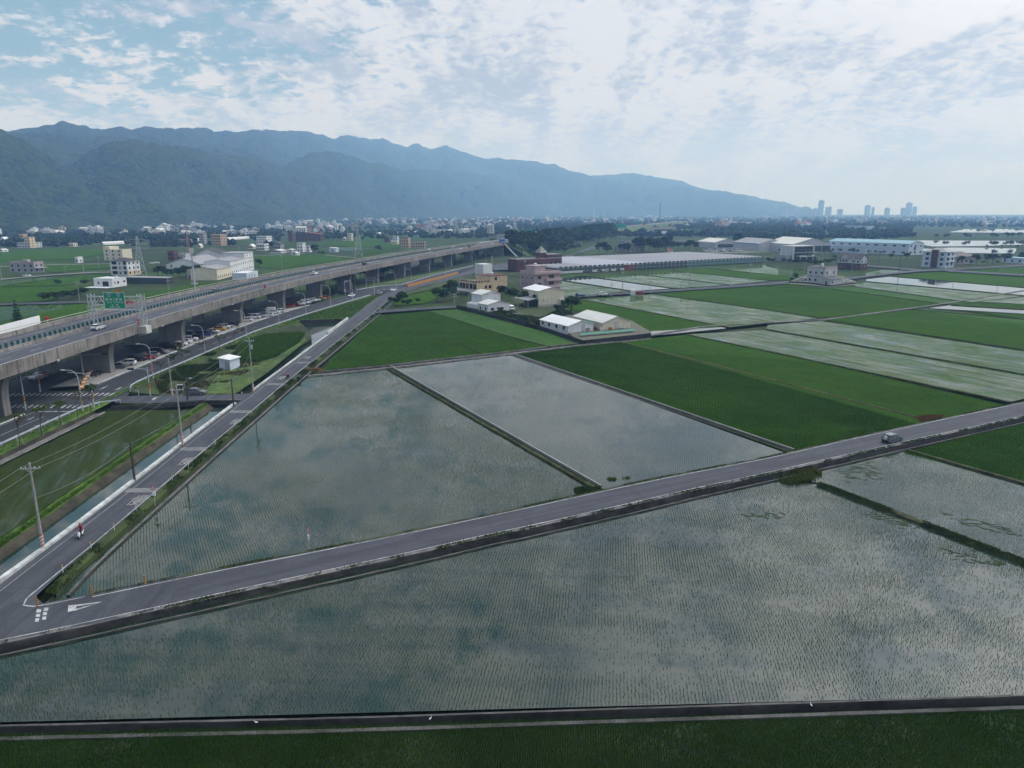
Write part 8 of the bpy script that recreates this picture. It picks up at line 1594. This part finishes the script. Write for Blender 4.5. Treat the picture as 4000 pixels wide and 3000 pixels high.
# ================================================================== far town
TOWN_M = {'white': wallm('town_white', (.60, .61, .62)), 'grey': wallm('town_grey', (.36, .36, .37)), 'cream': wallm('town_cream', (.52, .46, .36)), 'pink': wallm('town_pink', (.42, .28, .26)), 'blue': wallm('town_blue', (.16, .36, .62)), 'dark': wallm('town_dark', (.14, .13, .13))}
def town_mesh(kind, roof, w_, d_, h):
    mb = MB(); mb.cur = 0; mb.box(-w_ / 2, w_ / 2, -d_ / 2, d_ / 2, -1, h); mb.cur = 1
    if roof == 'flat': mb.box(-w_ / 2 - .3, w_ / 2 + .3, -d_ / 2 - .3, d_ / 2 + .3, h, h + .5); mb.box(-w_ * .15, w_ * .25, -d_ * .2, d_ * .2, h + .5, h + 2.8)
    else: mb.add([(-w_ / 2 - .5, -d_ / 2 - .5, h), (w_ / 2 + .5, -d_ / 2 - .5, h), (w_ / 2 + .5, d_ / 2 + .5, h), (-w_ / 2 - .5, d_ / 2 + .5, h), (-w_ / 2 - .5, 0, h + 2.4), (w_ / 2 + .5, 0, h + 2.4)], [(0, 1, 5, 4), (2, 3, 4, 5), (1, 2, 5), (3, 0, 4)])
    mb.cur = 2; n = max(2, int(w_ / 3.2)); ns = max(1, int(h / 3.2))
    for s_ in range(ns):
        for i in range(n): x = -w_ / 2 + w_ * (i + .5) / n; mb.box(x - .75, x + .75, -d_ / 2 - .06, -d_ / 2 - .01, s_ * 3.2 + .9, s_ * 3.2 + 2.5)
        for i in range(max(1, n - 1)): y = -d_ / 2 + d_ * (i + .5) / max(1, n - 1); mb.box(w_ / 2 + .01, w_ / 2 + .06, y - .7, y + .7, s_ * 3.2 + .9, s_ * 3.2 + 2.5)
    rm_ = {'blue': B_blue, 'pink': R_red}.get(kind, R_sheet if kind in ('white', 'cream') else R_grey) if roof != 'flat' else TOWN_M['white' if kind in ('white', 'blue') else 'grey']
    me = bpy.data.meshes.new('distant_house'); me.from_pydata(mb.v, [], mb.f); [me.materials.append(q) for q in (TOWN_M[kind if kind != 'blue' else 'white'], rm_, M_pane)]; me.polygons.foreach_set('material_index', mb.mi); me.update(); return me
TM = {(k, r_): [town_mesh(k, r_, *q) for q in ((9, 10, 6.6), (13, 10, 9.8), (18, 11, 6.6), (8, 9, 13))] for k in TOWN_M for r_ in ('flat', 'gable')}
rt = random.Random(21); cnt = 0
ZN = [('below the forested mountains', -20, 1000, 891, 925, 105), ('in the town behind the viaduct', 1000, 2050, 862, 915, 110), ('on the hazy plain left of the chimney', 2000, 2600, 850, 880, 35), ('on the hazy plain at the right', 2600, 4000, 848, 892, 45)]
for where, u0, u1, v0, v1, n in ZN:
    k = 0; tries = 0
    while k < n and tries < 4000:
        tries += 1; u = rt.uniform(u0, u1); v = v0 + (v1 - v0) * rt.random() ** 1.35
        p = GP('0', u, v, -.9)
        cl = float(fbm(np.array([u / 90]), np.array([v / 14]), 5, 2)[0])
        if cl < .47 or p.y > 4600: continue
        kind = rt.choices(('white', 'grey', 'cream', 'pink', 'blue', 'dark'), (5, 3, 2, 1.2, .5, .8))[0]; roof = rt.choice(('flat', 'flat', 'gable'))
        q_ = rt.randrange(4); o = link('distant_house', TM[(kind, roof)][q_], None, (p.x, p.y, -.9)); o.rotation_euler = (0, 0, R(rt.choice((-6, 84, 20, 110)) + rt.uniform(-8, 8))); o.scale = (rt.uniform(.9, 1.5), rt.uniform(.8, 1.2), rt.uniform(.8, 1.2))
        nm = {'white': 'white', 'grey': 'grey', 'cream': 'cream', 'pink': 'reddish', 'blue': 'white and blue', 'dark': 'dark'}[kind]
        tag(o, f'tiny {("small", "broad", "long", "tall")[q_]} {nm} {"flat roofed" if roof == "flat" else "gabled"} house {where}', 'house', 'distant houses ' + where); k += 1
def town_mass(label, n, regs, seed):
    r_ = np.random.default_rng(seed); mb = MB(); k = 0
    for u0, u1, v0, v1, w_ in regs:
        for _ in range(int(n * w_)):
            u = r_.uniform(u0, u1); v = r_.uniform(v0, v1); p = GP('0', u, v, -.9)
            if float(fbm(np.array([u / 70]), np.array([v / 9]), 8, 2)[0]) < .45: continue
            mb.cur = int(r_.choice(4, p=(.5, .25, .15, .1))); a = R(r_.uniform(0, 90)); wd = r_.uniform(8, 26); h = r_.uniform(5, 12); mb.obox((p.x, p.y, h / 2 - 1), wd, r_.uniform(8, 12), h, a); mb.obox((p.x, p.y, h), wd * .4, 4, 3.5, a)
    return tag(mb.build('distant_town', [TOWN_M[q] for q in ('white', 'grey', 'cream', 'pink')]), label, 'town', kind='stuff')
town_mass('mass of tiny pale roofs of the far town below the mountains', 420, [(0, 1000, 889, 899, .4), (900, 2100, 852, 875, .6)], 3)
town_mass('mass of tiny pale roofs scattered over the hazy right plain', 260, [(2000, 4000, 838, 866, 1.0)], 6)
# long pale greenhouses (thin white lines) in the far fields
for n, (k, x0, x1, y0, y1) in enumerate((('O', 1290, 1710, 345, 322), ('Q', 1400, 1700, 378, 362), ('Q', 1700, 2060, 368, 348), ('R', 120, 330, 495, 485), ('R', 460, 620, 480, 472), ('R', 700, 1080, 472, 464), ('N', 1570, 1960, 420, 402), ('O', 760, 860, 362, 355))):
    a, b = GP(k, x0, y0, -.9), GP(k, x1, y1, -.9); tag(extrude('tunnel_greenhouse', [a, b], [(-3, -.9), (-2.6, 1.6), (0, 2.8), (2.6, 1.6), (3, -.9)], R_white, step=12, sm=False), 'long thin white tunnel greenhouse in the far fields, %s of its kind from the left' % ('fourth', 'sixth', 'seventh', 'eighth', 'ninth', 'tenth', 'first', 'second')[n] if n != 7 else 'short white tunnel greenhouse beside the pink walled building', 'greenhouse')
# ---------- city towers on the horizon
M_city = wallm('city', (.30, .31, .33))
for n, (k, x0, x1, yt, lab) in enumerate((('T', 582, 640, 105, 'left block of the twin hazy city slabs'), ('T', 650, 705, 110, 'middle block of the hazy city slabs'), ('T', 712, 785, 110, 'right block of the hazy city slabs'), ('T', 1160, 1240, 15, 'tallest hazy city tower on the horizon'), ('T', 1270, 1320, 118, 'low hazy city block right of the tallest tower'), ('T', 1322, 1365, 110, 'second low hazy block right of the tallest tower'), ('T', 1090, 1150, 135, 'low hazy block left of the tallest tower'), ('T', 1880, 1960, 90, 'broad hazy city tower right of centre'), ('T', 1985, 2025, 120, 'slim hazy block beside the broad tower'), ('U', 55, 130, 130, 'stepped hazy block left of the right hand towers'), ('U', 305, 370, 130, 'left shoulder block of the right hand towers'), ('U', 378, 465, 55, 'tall double crowned hazy tower at the right'), ('U', 485, 545, 110, 'right shoulder block of the right hand towers'), ('T', 960, 1010, 155, 'small hazy block between slabs and tallest tower'), ('T', 1460, 1540, 150, 'wide low hazy block left of the broad tower'))):
    D_ = 6600 + 30 * n; a_, b_, s_ = ZO[k]; u0, u1 = a_ + x0 / s_, a_ + x1 / s_; vt = b_ + yt / s_; dep = D_ * _c + H * _s; X0, X1 = (u0 - 2000) / F * dep, (u1 - 2000) / F * dep; q = (1500 - vt) / F; ht = H + D_ * (-_s + q * _c) / (_c + q * _s)
    t_ = thing('city_tower', lab, 'tower', ((X0 + X1) / 2, D_, -.9), R(15)); wd = (X1 - X0) * .8; block(t_, -wd / 2, wd / 2, -wd * .4, wd * .4, 0, ht, M_city, 'tower_block'); block(t_, -wd * .3, wd * .2, -wd * .2, wd * .2, ht, ht * 1.05 + 2, M_city, 'crown')
    ns = max(3, int(ht / 9))
    for i in range(ns): block(t_, -wd / 2 - .4, wd / 2 + .4, -wd * .4 - .4, wd * .4 + .4, ht * (i + .4) / ns, ht * (i + .4) / ns + 2.2, M_pane, 'window_band')
# ---------- lot full of parked cars, and vans: each one its own
LOTM = []
for kind, paint in (('sedan', 'white'), ('suv', 'silver'), ('hatch', 'bluewhite'), ('van', 'white'), ('suv', 'grey'), ('sedan', 'silver')):
    o = car(kind, paint, 'x', (0, 0, -50), 0); LOTM.append(o)
def lot_copy(src, loc, rz):
    c_ = copy_tree(src); c_.location = loc; c_.rotation_euler = (0, 0, rz); return c_
rl = random.Random(5); PN = ('white saloon', 'silver four wheel drive', 'pale blue hatchback', 'white van', 'grey four wheel drive', 'silver saloon')
for (k, x0, x1, y0, y1, n) in (('S', 1700, 2212, 688, 650, 60), ('T', 30, 560, 790, 720, 34), ('T', 60, 700, 720, 685, 30)):
    for q in range(n):
        x = x0 + (x1 - x0) * (q + rl.random() * .7) / n; y = y0 + (y1 - y0) * rl.random(); p = GP(k, x, y, -.9); j = rl.randrange(6)
        c_ = lot_copy(LOTM[j], (p.x, p.y, -.85), R(rl.choice((30, 120)) + rl.uniform(-5, 5))); c_.name = 'parked_car'; tag(c_, f'{PN[j]} in the %s of the crowded far car lot' % ('left end' if k == 'S' and q < 20 else ('left half' if k == 'S' and q < 40 else ('middle' if k == 'S' else ('front row' if y1 == 720 else 'back rows')))), 'car', 'cars in the far lot')
for o in LOTM:
    for ch in list(o.children):
        for g in list(ch.children): bpy.data.objects.remove(g)
        bpy.data.objects.remove(ch)
    bpy.data.objects.remove(o)
st(poly('yard', GL('S 1640,700 2212,640 T 20,700 700,670 700,790 0,830 S 2212,700', -.88), -.88, M_yard))
# ================================================================== tufts, weeds, straw
def tufts(name, label, pts, hgt, bw, m, blades=5, seed=2, z=None):
    r_ = np.random.default_rng(seed); P = np.array(pts); n = len(P); V_ = np.zeros((n, blades, 3, 3)); 
    for q in range(blades):
        th = r_.uniform(0, 6.283, n); hh = hgt * r_.uniform(.4, 1.2, n); ln = hh * r_.uniform(.1, .6, n); ox, oy = r_.normal(scale=.12, size=(2, n)); wx, wy = -np.sin(th) * bw, np.cos(th) * bw; x, y, zz = P[:, 0] + ox, P[:, 1] + oy, P[:, 2]
        V_[:, q, 0] = np.stack([x + wx, y + wy, zz - .05], 1); V_[:, q, 1] = np.stack([x - wx, y - wy, zz - .05], 1); V_[:, q, 2] = np.stack([x + np.cos(th) * ln, y + np.sin(th) * ln, zz + hh], 1)
    return tag(np_mesh(name, V_.reshape(-1, 3), np.arange(n * blades * 3).reshape(-1, 3), m), label, 'plants', kind='stuff')
def along(path, o0, o1, n, z0, z1, dens=None, seed=0):
    r_ = random.Random(seed); p = resample(path, 200); nn = normals(p); out = []
    while len(out) < n:
        i = r_.random() * 198; k = int(i); f = r_.random(); q = p[k].lerp(p[k + 1], i - k) + nn[k] * (o0 + (o1 - o0) * f)
        if dens and float(fbm(np.array([q.x / dens]), np.array([q.y / dens]), seed + 3, 2)[0]) < r_.uniform(.42, .62): continue
        out.append((q.x, q.y, z0 + (z1 - z0) * f))
    return out
def in_poly(s, n, z, seed, dens=None, lo=.4, hi=.6):
    P = GL(s, z); xs = [p.x for p in P]; ys = [p.y for p in P]; r_ = np.random.default_rng(seed); out = []
    while len(out) < n:
        x = r_.uniform(min(xs), max(xs), 4 * n); y = r_.uniform(min(ys), max(ys), 4 * n); k = inside(P, x, y)
        if dens: k &= fbm(x / dens, y / dens, seed, 3) > r_.uniform(lo, hi, 4 * n)
        out += [(a, b, z) for a, b in zip(x[k], y[k])]
        if not k.any(): break
    return out[:n]
W_g = leaf_mat('weed_green', (0.022, 0.045, 0.010), (0.065, 0.10, 0.022), .25, .7, .4); W_b = leaf_mat('weed_bright', (0.045, 0.10, 0.010), (0.085, 0.16, 0.02), .3, .6, .3); W_d = leaf_mat('weed_dry', (0.06, 0.05, 0.018), (0.13, 0.10, 0.04), .2, .8, .3)
tufts('weeds', 'ragged weeds along the ditch side of the canal lane', along(E_, .1, 1.0, 3200, 0, -.3, 3.0, 1), .35, .05, W_g, 6)
tufts('weeds', 'ragged weeds on the upper verge of the paddy lane', along(LU[1:], -.5, -1.15, 2600, 0, -.35, 3.0, 2), .26, .05, W_g, 6)
tufts('weeds', 'weeds hanging over the wall on the lower side of the paddy lane', along(LDx, .3, .85, 2200, 0, -.1, 2.5, 3), .25, .05, W_g, 6)
tufts('weeds', 'bright grass on the canal bank', along(cL, -1.1, -2.7, 7000, -.2, -.3, None, 4), .22, .05, W_b, 5)
tufts('weeds', 'bright grass on the guard rail verge', along(gr, 0.0, 1.8, 6000, 0, -.15, None, 5), .2, .06, W_b, 4)
tufts('weeds', 'grass along the bund between the two middle flooded fields', along(GL('X 838,796 1284,1053', -.45), -.45, .2, 900, -.4, -.4, None, 6), .16, .04, W_g, 4)
tufts('weeds', 'grass along the bund on the right flooded fields', along(GL('X 1770,1044 2212,1213 2400,1285', -.45), -.5, .5, 2000, -.4, -.4, 3.0, 7), .24, .05, W_g, 5)
tufts('reeds', 'tall green reeds filling the grass island behind the hut', in_poly('V 700,420 900,350 1150,330 1250,330 1200,400 1010,520 860,560 700,560', 5200, -.05, 8), 1.3, .09, W_b, 6)
tufts('weeds', 'rough brownish grass on the island round the hut', in_poly('V 0,700 200,600 500,470 700,420 720,560 540,640 300,760 60,820', 5200, -.05, 9, 6, .38, .6), .65, .07, W_g, 6)
tufts('weeds', 'dry grass patches on the island round the hut', in_poly('V 0,700 250,600 560,560 900,560 700,700 420,810 60,820', 2200, -.05, 10, 5, .45, .6), .4, .06, W_d, 5)
tufts('weeds', 'low bright grass on the triangle beside the lane', in_poly('B 195,1055 400,965 1065,777 805,982 390,994', 6000, 0.0, 11), .3, .09, W_b, 4)
tufts('weeds', 'overgrown green yard behind the blackened wall', in_poly('M 320,720 760,800 1100,800 1500,900 1900,720 1990,850 1880,870 1500,1020', 3000, -.22, 12, 6, .38, .55), .7, .12, W_g, 5)
tufts('reeds', 'clump of long yellow green reeds by the culvert below the lane', in_poly('H 60,1060 180,990 400,950 470,1010 430,1050 200,1090', 330, -.65, 13, 2.0, .3, .62), .65, .045, leaf_mat('reed_yellow', (0.035, 0.06, 0.010), (0.085, 0.10, 0.02), .3, .6, .4), 9)
tufts('weeds', 'grass clump where the middle bund meets the lane', in_poly('G 530,1130 640,1110 770,1125 690,1160 580,1165', 320, -.55, 14), .4, .05, W_g, 7)
tufts('straw', 'scattered brown straw at the end of the dry bund by the lane', in_poly('H 1270,510 1380,490 1520,490 1460,530 1330,545', 520, -.45, 15), .25, .06, leaf_mat('straw_leaf', (0.12, 0.06, 0.02), (0.22, 0.13, 0.05), .1, .9, .5), 9)
p = GP('F', 500, 105, -.3); mb = MB(); rr = random.Random(4)
for i in range(60): a = rr.uniform(0, 6.28); q = rr.random() ** .5; mb.tube([(math.cos(a) * q * 2.2, math.sin(a) * q * 1.0, .8 * (1 - q) - .1), (math.cos(a) * q * 2.2 + rr.uniform(-.5, .5), math.sin(a) * q + rr.uniform(-.5, .5), .85 * (1 - q) + rr.uniform(0, .2))], .11, 4)
tag(mb.build('straw_heap', M_straw, loc=(p.x, p.y, -.35)), 'reddish brown heap of dead straw at the field corner by the lane', 'straw heap')
for n, (k, x, y) in enumerate((('G', 865, 1047), ('G', 985, 1035))):
    tufts('rice_bundle', ('bright bundle of spare seedlings', 'small bundle of spare seedlings')[n] + ' standing in the flooded field by the lane', [(GP(k, x, y, FZ) + Vector((rr.uniform(-.5, .5), rr.uniform(-.35, .35), 0)))[:] for _ in range(60 if n == 0 else 14)], .35, .05, W_b, 7, n)
# birds on the channel and bare mud streaks
for n, (k, x, y) in enumerate((('J', 578, 1350), ('I', 1660, 1375), ('K', 832, 1262))):
    p = GP(k, x, y, -.45); t_ = thing('egret', 'small white egret on the dark channel wall, %s' % ('at the middle', 'left of the middle', 'at the right')[n], 'bird', (p.x, p.y, -.46), random.uniform(0, 6)); t_.scale = (.7, .7, .7); mb = MB(); mb.tube([(-.22, 0, .22), (-.1, 0, .28), (.06, 0, .3), (.13, 0, .36), (.12, 0, .46), (.16, 0, .52), (.2, 0, .52)], [.02, .07, .07, .03, .02, .03, .01], 7); mb.build('body', M_swhite, t_, smooth=True); mb = MB(); mb.tube([(.2, 0, .52), (.3, 0, .51)], [.01, .003], 4); mb.build('beak', M_syel, t_); mb = MB(); mb.tube([(0, .03, .24), (.01, .03, 0)], .008, 4); mb.tube([(0, -.03, .24), (.01, -.03, 0)], .008, 4); mb.build('legs', M_black, t_)

# algae mats drifting on the flooded fields
def mats(label, regs, seed):
    r_ = random.Random(seed); mb = MB()
    for s_, n in regs:
        for x, y, z in in_poly(s_, n, FZ, seed):
            a = r_.uniform(.25, 1.2); b = r_.uniform(.06, .22); th = R(-28) + r_.uniform(-.5, .5); m_ = 7; V_ = []
            for j in range(m_): t_ = 6.283 * j / m_; q = r_.uniform(.5, 1.1); u, v = a * q * math.cos(t_), b * q * math.sin(t_); V_.append((x + u * math.cos(th) - v * math.sin(th), y + u * math.sin(th) + v * math.cos(th), FZ + .03 + r_.uniform(0, .02)))
            mb.add(V_, [tuple(range(m_))])
    return tag(mb.build('algae_mats', pm('algae', (0.035, 0.055, 0.026), .9, .4, 2.0, coord='World')), label, 'algae', kind='stuff')
mats('dark algae mats drifting near the grassy bund on the right flooded fields', [('H 520,960 880,880 1010,1050 700,1080', 60), ('H 830,1340 1000,1330 1350,1460 1250,1500 1000,1440', 46), ('K 1700,230 2100,270 2130,350 1720,330', 30), ('H 1500,1320 2200,1500 2200,1560 1560,1400', 34), ('K 380,10 650,0 660,40 420,45', 26)], 3)
